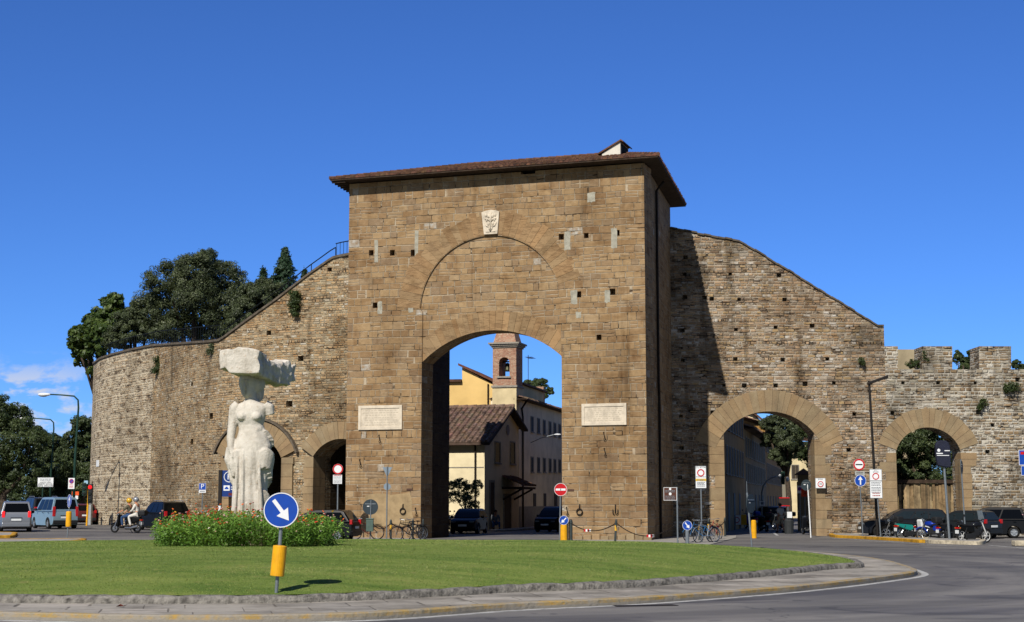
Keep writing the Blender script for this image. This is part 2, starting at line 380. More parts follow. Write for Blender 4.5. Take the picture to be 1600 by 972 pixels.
def leafmat(name, cols, trans=0.25, rough=0.55):
    m, n = newmat(name)
    a = n.n('ShaderNodeAttribute', attribute_name='tint')
    ax, ay, az_ = n.xyz(a.outputs['Vector'])
    c = n.ramp(ax, [(i / (len(cols) - 1), lin(q)) for i, q in enumerate(cols)])
    p = n.n('ShaderNodeBsdfPrincipled'); n.put(p.inputs['Base Color'], c); p.inputs['Roughness'].default_value = rough; p.inputs['Specular IOR Level'].default_value = 0.25
    tr = n.n('ShaderNodeBsdfTranslucent'); n.put(tr.inputs['Color'], n.mix(0.5, c, lin('#a8b840')))
    mx = n.n('ShaderNodeMixShader'); mx.inputs[0].default_value = trans
    n.t.links.new(p.outputs[0], mx.inputs[1]); n.t.links.new(tr.outputs[0], mx.inputs[2])
    o = n.n('ShaderNodeOutputMaterial'); n.t.links.new(mx.outputs[0], o.inputs[0]); MATS[name] = m; return m
def leafmesh(name, P, N_, size, aspect, mat, parent=None, tint=None, fold=0.25, loc=(0, 0, 0), rotz=0.0):
    """one quad leaf (or twig of leaves) per point, facing roughly along N_"""
    k = len(P); N_ = N_ / (np.linalg.norm(N_, axis=1, keepdims=True) + 1e-9)
    T = NR.normal(size=(k, 3)); T -= (T * N_).sum(1, keepdims=True) * N_; T /= np.linalg.norm(T, axis=1, keepdims=True) + 1e-9
    B = np.cross(N_, T); sz = (size * NR.uniform(0.6, 1.35, k))[:, None] if np.isscalar(size) else (size * NR.uniform(0.7, 1.3, k))[:, None]
    w = sz * aspect
    V = np.empty((k, 4, 3)); V[:, 0] = P - T * sz * 0.5; V[:, 1] = P + B * w * 0.5 - N_ * sz * fold * 0.4; V[:, 2] = P + T * sz * 0.5 - N_ * sz * fold; V[:, 3] = P - B * w * 0.5 - N_ * sz * fold * 0.4
    me = bpy.data.meshes.new(name); me.vertices.add(k * 4); me.loops.add(k * 4); me.polygons.add(k)
    me.vertices.foreach_set('co', V.reshape(-1).astype(np.float32)); me.loops.foreach_set('vertex_index', np.arange(k * 4, dtype=np.int32))
    me.polygons.foreach_set('loop_start', np.arange(0, k * 4, 4, dtype=np.int32)); me.polygons.foreach_set('loop_total', np.full(k, 4, np.int32))
    me.materials.append(mat); a = me.attributes.new('tint', 'FLOAT_COLOR', 'FACE')
    t = NR.uniform(0, 1, k) if tint is None else tint
    a.data.foreach_set('color', np.stack([t, t, t, np.ones(k)], 1).reshape(-1).astype(np.float32))
    me.update(calc_edges=True); me.validate()
    o = bpy.data.objects.new(name, me); COL.objects.link(o); o.location = loc; o.rotation_euler = (0, 0, rotz)
    if parent: o.parent = parent
    return o
# ------------------------------------------------------------------ ground sheet
def sheet(name, mat, xs, ys, dz=0.0, hole=None):
    mb = MB(); nx, ny = len(xs), len(ys)
    mb.v = [(x, y, gz(x, y) + dz) for y in ys for x in xs]
    mb.f = [(j * nx + i, j * nx + i + 1, (j + 1) * nx + i + 1, (j + 1) * nx + i) for j in range(ny - 1) for i in range(nx - 1)]
    mb.mi = [0] * len(mb.f); mb.tint = [(1, 1, 1)] * len(mb.f)
    return mb.build(name, mat, uv=boxuv, recalc=False)
EARTH = plain('dry_earth', '#6d6450', 0.95, var=0.2, scale=0.3)
g_xs = [-2500, -400, -120, -60] + [i for i in range(-48, 49, 3)] + [60, 120, 400, 2500]
g_ys = [-200, -60, -10, 5] + [i for i in range(14, 130, 3)] + [150, 200, 400, 1000, 4000]
struct(sheet('road', ASPH, g_xs, g_ys))
def band(name, mat, inner, outer, z, h, rnd=0.0, kind='structure', dzout=None, uvf=boxuv):
    """closed strip between two outlines, with its outer face down to the ground"""
    mb = MB(); k = len(inner)
    Z = lambda p, d: gz(p[0], p[1]) + d
    rows = []
    rows.append([(p[0], p[1], Z(p, z)) for p in outer])
    if rnd:
        rows.append([(p[0], p[1], Z(p, z + h - rnd)) for p in outer])
        rows.append([(o_[0] + (i_[0] - o_[0]) * 0.12, o_[1] + (i_[1] - o_[1]) * 0.12, Z(o_, z + h - rnd * 0.3)) for o_, i_ in zip(outer, inner)])
        rows.append([(o_[0] + (i_[0] - o_[0]) * 0.35, o_[1] + (i_[1] - o_[1]) * 0.35, Z(o_, z + h)) for o_, i_ in zip(outer, inner)])
    else: rows.append([(p[0], p[1], Z(p, z + h)) for p in outer])
    rows.append([(p[0], p[1], Z(p, z + h)) for p in inner])
    rows.append([(p[0], p[1], Z(p, z)) for p in inner])
    for r_ in rows: mb.v += r_
    for j in range(len(rows) - 1):
        for i in range(k): mb.f.append((j * k + i, j * k + (i + 1) % k, (j + 1) * k + (i + 1) % k, (j + 1) * k + i))
    mb.mi = [0] * len(mb.f); mb.tint = [(1, 1, 1)] * len(mb.f)
    return struct(mb.build(name, mat, uv=uvf), kind)
def offset(poly, d):
    k = len(poly); out = []
    for i in range(k):
        a = Vector(poly[i - 1]); b = Vector(poly[(i + 1) % k]); t = (b - a).normalized(); nrm = Vector((t.y, -t.x))
        out.append((poly[i][0] + nrm.x * d, poly[i][1] + nrm.y * d))
    return out
# traffic island: outer kerb and inner kerb read off the photograph as ground points
C0 = [tuple(gnd(x, y)[:2]) for x, y in ((0, 968), (200, 972.5), (400, 973), (600, 967), (800, 953), (1000, 948 - 5), (1200, 928), (1300, 918), (1380, 908))]
C0 = C0 + [(9.85, 38.3), (10.45, 41.5), (10.9, 46.0), (10.7, 50.5), (9.6, 55), (6.5, 59.5), (1.0, 62.5), (-6, 64), (-14, 62.5), (-20, 57.5), (-23.5, 49), (-22.5, 38), (-18, 29.5), (-13, 25.2)]
C1 = [tuple(gnd(x, y, 0.11)[:2]) for x, y in ((0, 942), (200, 943.5), (400, 943), (525, 940), (700, 932), (800, 926), (1000, 917.5), (1200, 901), (1300, 890))]
C1 = C1 + [(8.9, 40.0), (9.35, 42.2), (9.5, 45.0), (9.2, 49.0), (7.9, 53), (5.4, 56.6), (0.5, 59.6), (-6, 61.0), (-13, 59.8), (-18.5, 55), (-21.6, 48), (-20.7, 38.5), (-16.5, 31), (-12.4, 27)]
C0 = spline(C0, 10); C1 = spline(C1, 10)
# even out spacing
def resample(poly, k):
    P = np.array(list(poly) + [poly[0]]); L = np.r_[0, np.cumsum(np.hypot(*np.diff(P, axis=0).T))]
    s_ = np.linspace(0, L[-1], k, endpoint=False); return [(float(np.interp(q, L, P[:, 0])), float(np.interp(q, L, P[:, 1]))) for q in s_]
C0 = resample(C0, 420); C1 = resample(C1, 420)
def wobble(poly, amp, sc):
    o_ = offset(poly, 1.0)
    return [(p[0] + (q[0] - p[0]) * amp * mnoise.noise((p[0] * sc, p[1] * sc, 2.0)), p[1] + (q[1] - p[1]) * amp * mnoise.noise((p[0] * sc, p[1] * sc, 2.0))) for p, q in zip(poly, o_)]
if sum(C0[i - 1][0] * C0[i][1] - C0[i][0] * C0[i - 1][1] for i in range(len(C0))) < 0: C0.reverse()
if sum(C1[i - 1][0] * C1[i][1] - C1[i][0] * C1[i - 1][1] for i in range(len(C1))) < 0: C1.reverse()
band('road_edge_line', LINE, offset(C0, 0.10), offset(C0, 0.27), -0.02, 0.025)
C0w = wobble(C0, 0.03, 1.3)
band('island_kerb', YELK, offset(C0w, -0.16), C0w, 0.0, 0.115, 0.02)
# pavement ring between the kerbs, triangulated as a polygon with a hole
def ring_fill(name, mat, outer, inner, z):
    bm = bmesh.new()
    for L_ in (outer, inner):
        vs_ = [bm.verts.new((p[0], p[1], z)) for p in L_]
        for i in range(len(vs_)): bm.edges.new((vs_[i - 1], vs_[i]))
    bmesh.ops.triangle_fill(bm, use_beauty=True, edges=bm.edges[:])
    for f_ in bm.faces:
        if f_.normal.z < 0: f_.normal_flip()
    me = bpy.data.meshes.new(name); bm.to_mesh(me); bm.free(); me.materials.append(mat)
    ul = me.uv_layers.new(name='UVMap')
    for l in me.loops: 
        co = me.vertices[l.vertex_index].co; a_ = math.radians(-12)
        ul.data[l.index].uv = (co.x * math.cos(a_) - co.y * math.sin(a_), co.x * math.sin(a_) + co.y * math.cos(a_))
    o = bpy.data.objects.new(name, me); COL.objects.link(o); return struct(o)
ring_fill('island_pavement', PAVE, offset(C0, -0.15), offset(C1, -0.10), 0.112)
# rough stone kerb round the lawn, built of separate blocks run together with uneven tops
mb = MB(); k = len(C1); o1 = wobble(C1, 0.025, 1.7); i1 = offset(C1, -0.27)
segl = 0; blk = 0
secs = []
for i in range(k):
    p, q = o1[i], i1[i]; hh = 0.135 + 0.014 * mnoise.noise((p[0] * 0.9, p[1] * 0.9, 9.0)) + 0.012 * mnoise.noise((p[0] * 6, p[1] * 6, 1.0))
    L_ = lambda t: (p[0] + (q[0] - p[0]) * t, p[1] + (q[1] - p[1]) * t)
    notch = 0.03 if i % 4 == 0 else 0.0
    secs.append([(*L_(0.0 + notch), 0.10), (*L_(0.03 + notch), 0.11 + hh * 0.55), (*L_(0.16 + notch), 0.11 + hh * 0.86), (*L_(0.38), 0.11 + hh - notch * 0.6), (*L_(0.8), 0.11 + hh - notch * 0.6), (*L_(1.0), 0.10 + hh * 0.8), (*L_(1.0), 0.10)])
ns = len(secs[0]); mb.v = [v for s_ in secs for v in s_]
for i in range(k):
    for j in range(ns - 1): mb.f.append((i * ns + j, ((i + 1) % k) * ns + j, ((i + 1) % k) * ns + j + 1, i * ns + j + 1))
mb.mi = [0] * len(mb.f); mb.tint = [(1, 1, 1)] * len(mb.f)
struct(mb.build('lawn_kerb', CURB, smooth=True))
# lawn: a low mound
ctr = np.mean(np.array(C1), axis=0)
def lawn_z(t, y=40.0): return 0.235 + (0.50 - 0.24 * sstep(38, 58, y)) * (1 - t ** 5)          # t 0 centre, 1 edge; a mound lower at the back
mb = MB(); edge = offset(C1, -0.24); nr = 26
mb.v = [(float(ctr[0]), float(ctr[1]), lawn_z(0))]
for j in range(1, nr + 1):
    t = j / nr
    for p in edge:
        x, y = ctr[0] + (p[0] - ctr[0]) * t, ctr[1] + (p[1] - ctr[1]) * t
        mb.v.append((x, y, lawn_z(t, y) + 0.03 * mnoise.noise((x * 0.35, y * 0.35, 0)) * (1 - t ** 4)))
kk = len(edge)
for i in range(kk): mb.f.append((0, 1 + i, 1 + (i + 1) % kk))
for j in range(nr - 1):
    for i in range(kk):
        a, b = 1 + j * kk, 1 + (j + 1) * kk; mb.f.append((a + i, b + i, b + (i + 1) % kk, a + (i + 1) % kk))
mb.mi = [0] * len(mb.f); mb.tint = [(1, 1, 1)] * len(mb.f)
struct(mb.build('lawn', LAWN, smooth=True))
EDGE = np.array(edge)
def lawn_h(x, y):
    d = np.array([x, y]) - ctr; a = math.atan2(d[1], d[0]); A = np.arctan2(EDGE[:, 1] - ctr[1], EDGE[:, 0] - ctr[0])
    i = int(np.argmin(np.abs(np.angle(np.exp(1j * (A - a)))))); r = np.hypot(*(EDGE[i] - ctr)); return lawn_z(min(1, np.hypot(*d) / r), y)
# grass blades
NB = 300000
A = np.arctan2(EDGE[:, 1] - ctr[1], EDGE[:, 0] - ctr[0]); RR = np.hypot(EDGE[:, 0] - ctr[0], EDGE[:, 1] - ctr[1]); od = np.argsort(A)
P = np.column_stack([NR.uniform(-14, 9.6, NB * 3), 24 + 37 * NR.uniform(0, 1, NB * 3) ** 1.55])
keep = np.abs(P[:, 0]) < 0.36 * P[:, 1]; P = P[keep]
D = P - ctr; a = np.arctan2(D[:, 1], D[:, 0]); rr = np.interp(a, A[od], RR[od], period=2 * PI); t = np.hypot(D[:, 0], D[:, 1]) / rr
P = P[t < 1.0]; t = t[t < 1.0]; P = P[:NB]; t = t[:NB]
qy = np.clip((P[:, 1] - 38) / 20, 0, 1); qy = qy * qy * (3 - 2 * qy); z = 0.235 + (0.50 - 0.24 * qy) * (1 - t ** 5) - 0.014 + np.array([0.03 * mnoise.noise((x * 0.35, y * 0.35, 0)) for x, y in P]) * (1 - t ** 4)
k = len(P); hgt = NR.uniform(0.010, 0.032, k); wd = NR.uniform(0.005, 0.011, k) * (1 + P[:, 1] / 60); an = NR.uniform(0, 2 * PI, k); le = NR.normal(0, 0.025, (k, 2))
V = np.empty((k, 3, 3)); V[:, 0] = np.column_stack([P[:, 0] - np.cos(an) * wd, P[:, 1] - np.sin(an) * wd, z]); V[:, 1] = np.column_stack([P[:, 0] + np.cos(an) * wd, P[:, 1] + np.sin(an) * wd, z])
V[:, 2] = np.column_stack([P + le, z + hgt])
me = bpy.data.meshes.new('grass'); me.vertices.add(k * 3); me.loops.add(k * 3); me.polygons.add(k)
me.vertices.foreach_set('co', V.reshape(-1).astype(np.float32)); me.loops.foreach_set('vertex_index', np.arange(k * 3, dtype=np.int32))
me.polygons.foreach_set('loop_start', np.arange(0, k * 3, 3, dtype=np.int32)); me.polygons.foreach_set('loop_total', np.full(k, 3, np.int32))
GRASSM = leafmat('grass_blades', ['#4f682e', '#687d3b', '#839049', '#9f9c68'], 0.17, 0.75); me.materials.append(GRASSM)
at_ = me.attributes.new('tint', 'FLOAT_COLOR', 'FACE')
pn = np.array([mnoise.noise((x * 0.22, y * 0.5, 4.0)) for x, y in P]) * 0.6 + np.array([mnoise.noise((x * 0.9, y * 2.4, 4.0)) for x, y in P]) * 0.42
tt = np.clip(0.45 + pn + 0.10 * np.sign(np.sin(P[:, 1] * 2.6 + P[:, 0] * 0.25)) * 0.6 + NR.uniform(-0.28, 0.28, k), 0, 1)
at_.data.foreach_set('color', np.column_stack([tt, tt, tt, np.ones(k)]).reshape(-1).astype(np.float32)); me.update(calc_edges=True)
o = bpy.data.objects.new('grass', me); COL.objects.link(o); struct(o, 'stuff')
# ------------------------------------------------------------------ stone
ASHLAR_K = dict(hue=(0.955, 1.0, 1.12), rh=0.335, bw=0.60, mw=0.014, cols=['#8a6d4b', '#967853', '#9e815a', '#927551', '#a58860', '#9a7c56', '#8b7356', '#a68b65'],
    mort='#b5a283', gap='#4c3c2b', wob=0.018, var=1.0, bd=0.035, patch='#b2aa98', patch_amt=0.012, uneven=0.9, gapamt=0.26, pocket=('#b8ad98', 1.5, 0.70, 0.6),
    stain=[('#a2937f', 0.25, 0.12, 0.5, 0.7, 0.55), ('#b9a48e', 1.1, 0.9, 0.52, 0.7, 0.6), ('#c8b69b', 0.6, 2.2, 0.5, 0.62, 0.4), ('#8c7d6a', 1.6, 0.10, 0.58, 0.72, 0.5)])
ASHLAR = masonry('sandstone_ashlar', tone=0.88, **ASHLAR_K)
ASHLAR_SHADE = masonry('shade_darkened_ashlar', tone=0.16, **ASHLAR_K)  # same ashlar much darker: the passage shade is painted into its tone
RUBBLE_R = masonry('coursed_rubble', 0.15, 0.30, 0.018, ['#6f5c48', '#94795a', '#7e705e', '#a1875f', '#6b5c4c', '#ab9070', '#8a6f50', '#9b9282'],
    '#aa9d87', '#33291f', wob=0.034, var=1.0, bd=0.05, patch='#b9b2a4', patch_amt=0.07, uneven=1.2, gapamt=0.34, pocket=('#b3a998', 0.8, 0.64, 0.5), tone=1.02, hue=(0.98, 1.0, 1.06),
    stain=[('#5f5a52', 0.2, 0.22, 0.48, 0.66, 0.75), ('#b39c80', 0.5, 0.3, 0.5, 0.7, 0.5), ('#7a7368', 1.4, 0.16, 0.52, 0.68, 0.6)])
RUBBLE_L = masonry('warm_rubble', 0.135, 0.25, 0.017, ['#7d6448', '#a6875f', '#8b785f', '#ad9068', '#79664d', '#b59c78', '#97764f', '#a69b84'],
    '#a89a7c', '#3d3127', wob=0.036, var=1.0, bd=0.05, patch='#bbb3a1', patch_amt=0.06, uneven=1.2, gapamt=0.32, pocket=('#bdb096', 0.7, 0.62, 0.5), tone=1.0, hue=(0.98, 1.0, 1.06),
    stain=[('#7a7062', 0.16, 0.2, 0.48, 0.66, 0.65), ('#c4aa88', 0.45, 0.3, 0.5, 0.7, 0.5), ('#7a7468', 1.2, 0.14, 0.56, 0.7, 0.6)])
RUBBLE_P = masonry('pale_limewashed_rubble', 0.145, 0.20, 0.03, ['#86705a', '#a78c6a', '#7a6a58', '#ab9470', '#9a7f5e', '#b3a284'],
    '#bdaf93', '#4b3d30', wob=0.075, var=1.1, bd=0.05, patch='#bdb39e', patch_amt=0.08, uneven=1.5, gapamt=0.30, pocket=('#bcaf95', 0.9, 0.56, 0.6), tone=1.02, hue=(0.98, 1.0, 1.06),
    stain=[('#857a6a', 0.16, 0.2, 0.48, 0.66, 0.6), ('#9a8c76', 0.8, 0.2, 0.5, 0.68, 0.5)])
RUBBLE_B = masonry('grey_white_rubble', 0.165, 0.34, 0.024, ['#75664f', '#9a7f5d', '#8f826d', '#766957', '#a78f6c', '#aaa28c', '#846b4e', '#bab3a0'],
    '#c4bba8', '#3a2f26', wob=0.034, var=1.0, bd=0.05, patch='#c0baab', patch_amt=0.12, uneven=1.2, gapamt=0.30, pocket=('#bdb6a5', 0.7, 0.6, 0.6), tone=0.85, hue=(0.98, 1.0, 1.05),
    stain=[('#5f5a52', 0.25, 0.3, 0.5, 0.66, 0.7), ('#7a7368', 1.2, 0.2, 0.53, 0.68, 0.6)])
m, n = newmat('dressed_sandstone'); tc = n.n('ShaderNodeTexCoord').outputs['Object']; X_, Y_, Z_ = n.xyz(tc)
f = n.noise(tc, 1.6, 5.0, 0.6); f2 = n.noise(tc, 14.0, 4.0, 0.7); st = n.noise(n.vec(n.m('MULTIPLY', X_, 1.3), n.m('MULTIPLY', Y_, 1.3), n.m('MULTIPLY', Z_, 0.25)), 1.0, 4.0, 0.6)
c = n.ramp(f, [(0.3, lin('#7d6a52')), (0.55, lin('#89765a')), (0.75, lin('#958368'))])
c = n.mix(n.m('MULTIPLY', n.mr(st, 0.56, 0.72), 0.6), c, lin('#5f5443'))
a_ = n.n('ShaderNodeAttribute', attribute_name='tint'); c = n.mix(1.0, c, a_.outputs['Color'], 'MULTIPLY')
n.out(c, 0.92, 0, n.bump(f2, 0.02), 0.15); DRESSED = m
MARBLE = plain('pale_marble', '#c2b6a2', 0.6, var=0.16, scale=3.0, bump=0.008)
PATCHM = plain('grey_mortar', '#9a9687', 0.95, var=0.2, scale=4.0, bump=0.02)
IRON = plain('rusty_iron', '#2e2824', 0.7, 0.6, var=0.3, scale=12.0)
DARKWOOD = plain('old_dark_wood', '#3a2d22', 0.85, var=0.3, scale=5.0)
TILE = plain('clay_roof_tile', '#5e4334', 0.9, var=0.3, scale=3.0, bump=0.02, tint=True)
TILE_D = plain('weathered_roof_tile', '#6f5a4d', 0.9, var=0.35, scale=2.5, bump=0.02, tint=True)
def tint(v=0.12, warm=0.05):
    b = 1 + RN.uniform(-v, v); w = RN.uniform(-warm, warm); return (b * (1 + w), b, b * (1 - w))
def voussoirs(mb, cx, cz, r0, r1, a0, a1, n, y0, y1, gap=0.012, v=0.12, jitter=0.0):
    ws = [RN.uniform(0.75, 1.3) for _ in range(n)]; s_ = sum(ws); a = a0
    for w in ws:
        b = a + (a1 - a0) * w / s_; mb.tc = tint(v); g = gap / r0 * (1 if a1 > a0 else -1); ro = r1 + RN.uniform(-jitter, jitter)
        inn = arc(cx, cz, r0, a + g * 0.5, b - g * 0.5, 2); out_ = arc(cx, cz, ro, b - g * 0.4, a + g * 0.4, 2); a = b
        mb.prism(inn + out_, y0 + RN.uniform(-0.008, 0.008), y1)
    mb.tc = None
def tile_slope(mb, A, B, Cc, D_, cols, rows, r=0.095, v=0.3):
    """barrel tiles on the slope A-B (eave) up to D-C (top); each tile its own tone"""
    A, B, Cc, D_ = map(Vector, (A, B, Cc, D_)); nrm = (B - A).cross(D_ - A).normalized()
    if nrm.z < 0: nrm = -nrm
    mb.tc = (0.75, 0.75, 0.75); mb.add([A, B, Cc, D_], [(0, 1, 2, 3)])
    for i in range(cols):
        t = (i + 0.5) / cols; lo = A.lerp(B, t); hi = D_.lerp(Cc, t); side = (B - A).normalized() * ((B - A).length / cols * 0.34)
        for j in range(rows):
            p = lo.lerp(hi, j / rows); q = lo.lerp(hi, (j + 1.12) / rows); b = 1 + RN.uniform(-v, v); mb.tc = (b * RN.uniform(0.9, 1.12), b * RN.uniform(0.9, 1.1), b * RN.uniform(0.85, 1.15))
            jt = RN.uniform(-0.015, 0.02); l0, l1 = 0.03 + jt, 0.0 + jt
            mb.add([p - side, p - side * 0.55 + nrm * (r * 0.85 + l0), p + side * 0.55 + nrm * (r * 0.85 + l0), p + side, q - side * 0.8, q - side * 0.45 + nrm * (r * 0.7 + l1), q + side * 0.45 + nrm * (r * 0.7 + l1), q + side * 0.8],
                   [(0, 1, 5, 4), (1, 2, 6, 5), (2, 3, 7, 6), (0, 3, 2, 1)])
    mb.tc = None
# ------------------------------------------------------------------ gate tower
TA, TW, TD, TZ = 0.32743, 15.532, 11.06, 18.02
SKEW = math.tan(0.11299)      # the flanks are not quite square to the front
TR = Vector((6.353, 73.396, 0)); TE = Vector((math.cos(TA), -math.sin(TA), 0)); TB = Vector((math.sin(TA), math.cos(TA), 0)); TL = TR - TW * TE
def tf(px, py, dep=0.0):
    P = onplane(px, py, TL + TB * dep, TB); return (P - TL).dot(TE), P.z
tower = thing('gate_tower', 'tall sandstone gate tower with a tiled roof and one great open archway', 'gate tower', TL, -TA)
def skew(mb):
    mb.v = [(x - y * SKEW, y, z) for (x, y, z) in mb.v]; return mb
def circ(p, q, r):
    (x1, y1), (x2, y2), (x3, y3) = p, q, r; A_ = np.array([[x2 - x1, y2 - y1], [x3 - x1, y3 - y1]]) * 2.0; B_ = np.array([x2 * x2 - x1 * x1 + y2 * y2 - y1 * y1, x3 * x3 - x1 * x1 + y3 * y3 - y1 * y1])
    s_ = np.linalg.solve(A_, B_); return float(s_[0]), float(s_[1]), math.hypot(x1 - s_[0], y1 - s_[1])
AX0, AX1 = tf(658, 700)[0], tf(878, 700)[0]; ACX, ACZ, AR = circ((AX0, tf(658, 566)[1]), tf(768, 516), (AX1, tf(878, 557)[1]))
ang_l, ang_r = math.acos((AX0 - ACX) / AR), math.acos((AX1 - ACX) / AR); SZL, SZR = ACZ + AR * math.sin(ang_l), ACZ + AR * math.sin(ang_r)
front = [(0, -0.3), (AX0, -0.3), (AX0, SZL)] + arc(ACX, ACZ, AR, ang_l, ang_r, 28)[1:-1] + [(AX1, SZR), (AX1, -0.3), (TW, -0.3), (TW, TZ), (0, TZ)]
fac = MB().prism(front, 0, 1.5).build('facade', ASHLAR, tower)
cb = MB()
RCX, RCZ, RR_ = circ(tf(661, 452), tf(768, 367), tf(874, 448))
rl, rr2 = max(AX0 + 0.02, RCX - RR_ + 0.03), min(AX1 - 0.02, RCX + RR_ - 0.03)
cb.prism([(rl, SZL + 0.03), (rr2, SZR + 0.03), (rr2, RCZ)] + arc(RCX, RCZ, RR_ - 0.03, 0.06, PI - 0.06, 30) + [(rl, RCZ)], -0.3, 0.085)
holes = [(580, 395), (613, 395), (646, 395), (586, 477), (633, 474), (877, 370), (916, 368), (964, 364), (904, 460), (957, 456), (672, 525), (936, 527)]
for (hx, hy) in holes:
    x, z = tf(hx, hy); s_ = RN.uniform(0.11, 0.15); cb.box(x - s_, x + s_, -0.4, 0.5, z - s_ * 1.1, z + s_ * 1.1)
x, z = tf(825, 267); cb.box(x - 0.38, x + 0.38, -0.4, 0.7, z - 0.16, z + 0.18)
cut(fac, cb)
core = MB()
core.box(AX1, TW, 1.5, TD, -0.3, 13); core.box(0, TW, 1.5, TD, 13, TZ)
skew(core).build('tower_walls', ASHLAR, tower)
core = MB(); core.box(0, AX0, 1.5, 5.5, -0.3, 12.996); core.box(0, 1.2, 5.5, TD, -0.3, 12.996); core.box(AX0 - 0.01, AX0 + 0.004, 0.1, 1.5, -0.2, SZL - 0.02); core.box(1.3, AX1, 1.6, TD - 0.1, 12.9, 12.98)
skew(core).build('passage_walls', ASHLAR_SHADE, tower)  # inner walls and thin linings coloured dark to stand in for shade
# dressed rings
mb = MB(); voussoirs(mb, ACX, ACZ, AR + 0.004, AR + 0.92, ang_l + 0.10, ang_r - 0.10, 31, 0.062, 0.6, v=0.11, jitter=0.07)
TOWER_RING = masonry('ring_sandstone', 3.0, 3.0, 0.0, ASHLAR_K['cols'], '#9a7c56', '#8a6d4b', bd=0.02, tone=0.88, patch=None, hue=(0.955, 1.0, 1.12), pocket=('#b8ad98', 1.5, 0.70, 0.5), stain=[('#a2937f', 0.8, 0.8, 0.5, 0.7, 0.6)])
RINGM = TOWER_RING; nt_ = RINGM.node_tree; bs_ = next(q for q in nt_.nodes if q.type == 'BSDF_PRINCIPLED'); lk = bs_.inputs['Base Color'].links[0]; src_ = lk.from_socket; nn_ = NT.__new__(NT); nn_.t = nt_; at2 = nt_.nodes.new('ShaderNodeAttribute'); at2.attribute_name = 'tint'; nt_.links.new(nn_.mix(1.0, src_, at2.outputs['Color'], 'MULTIPLY'), bs_.inputs['Base Color'])
mb.build('arch_ring', RINGM, tower)
mb = MB(); voussoirs(mb, RCX, RCZ, RR_ + 0.004, RR_ + 1.08, PI - 0.06, 0.30, 34, -0.012, 0.3, v=0.12, jitter=0.16)
mb.build('relieving_arch', RINGM, tower)
# stone patches beside the putlog holes
patches = [((585, 375), (591, 410), ), ((648, 360), (654, 408)), ((590, 471), (597, 491)), ((638, 467), (646, 488)), ((882, 362), (891, 391)), ((955, 356), (964, 388)), ((892, 453), (902, 475)), ((945, 453), (953, 473)), ((900, 487), (908, 497)), ((918, 300), (930, 316))]
for (a, b) in patches:
    x0, z0 = tf(a[0], b[1]); x1, z1 = tf(b[0], a[1]); mb = MB(); k = 9
    pts = []
    for (ax_, az_), (bx_, bz_) in (((x0, z0), (x1, z0)), ((x1, z0), (x1, z1)), ((x1, z1), (x0, z1)), ((x0, z1), (x0, z0))):
        for i in range(4): pts.append((ax_ + (bx_ - ax_) * i / 4 + RN.uniform(-0.02, 0.02), az_ + (bz_ - az_) * i / 4 + RN.uniform(-0.03, 0.03)))
    mb.prism(pts, -0.006, 0.05); mb.build('mortar_patch', PATCHM, tower)
def panel(name, a, b, mat, parent, fr=True):
    x0, z0 = tf(a[0], b[1]); x1, z1 = tf(b[0], a[1])
    o = MB().box(x0, x1, -0.05, 0.02, z0, z1).build(name, mat, parent, bevel=0.012)
    if fr:
        w = 0.13; f_ = MB()
        for q in ((x0 - 0.02, x0 + w, z0 - 0.02, z1 + 0.02), (x1 - w, x1 + 0.02, z0 - 0.02, z1 + 0.02), (x0 + w, x1 - w, z0 - 0.02, z0 + w), (x0 + w, x1 - w, z1 - w, z1 + 0.02)): f_.box(q[0], q[1], -0.085, 0.021, q[2], q[3])
        f_.build('plaque_frame', MARBLE, o, bevel=0.01)
    return o
ENGR = plain('engraved_lines', '#b3a793', 0.8)
for (a, b) in (((561, 633.5), (628.5, 671.5)), ((910, 630.5), (978.5, 664.5))):
    pl = panel('marble_plaque', a, b, MARBLE, tower); x0, z0 = tf(a[0], b[1]); x1, z1 = tf(b[0], a[1])
    ln = MB()
    for r_ in range(7):
        zz = z1 - 0.22 - r_ * (z1 - z0 - 0.4) / 6.4; x = x0 + 0.2 + RN.uniform(0, 0.15)
        while x < x1 - 0.3:
            w = RN.uniform(0.06, 0.2); ln.box(x, min(x + w, x1 - 0.2), -0.053, -0.04, zz - 0.03, zz + 0.018); x += w + 0.05
    ln.build('inscription', ENGR, pl)
# coat of arms on the keystone
x0, zb = tf(757, 367); x1, _ = tf(778, 367); xt0, zt = tf(753, 331); xt1, _ = tf(781, 331)
xm = (x0 + x1) / 2
arms = MB().prism([(x0, zb), (x1, zb), (xt1, zt - 0.05), (xt1 - 0.2, zt + 0.02), (xm, zt + 0.06), (xt0 + 0.2, zt + 0.02), (xt0, zt - 0.05)], -0.10, 0.02).build('coat_of_arms', MARBLE, tower, bevel=0.015)
mb = MB(); H_ = zt - zb
for sx_ in (-1, 1):
    for (u, w, q) in ((0.10, 0.16, 0.78), (0.2, 0.1, 0.62), (0.12, 0.12, 0.45), (0.24, 0.12, 0.82), (0.06, 0.1, 0.25)):
        mb.ell((xm + sx_ * u, -0.10, zb + q * H_), (w * 0.55, 0.05, 0.10), 8, 6)
    mb.path([(xm + sx_ * 0.05, -0.11, zb + 0.3 * H_), (xm + sx_ * 0.22, -0.12, zb + 0.36 * H_), (xm + sx_ * 0.3, -0.11, zb + 0.5 * H_)], 0.03, 6)
    mb.path([(xm + sx_ * 0.02, -0.11, zb + 0.55 * H_), (xm + sx_ * 0.16, -0.12, zb + 0.66 * H_), (xm + sx_ * 0.3, -0.11, zb + 0.66 * H_)], 0.035, 6)
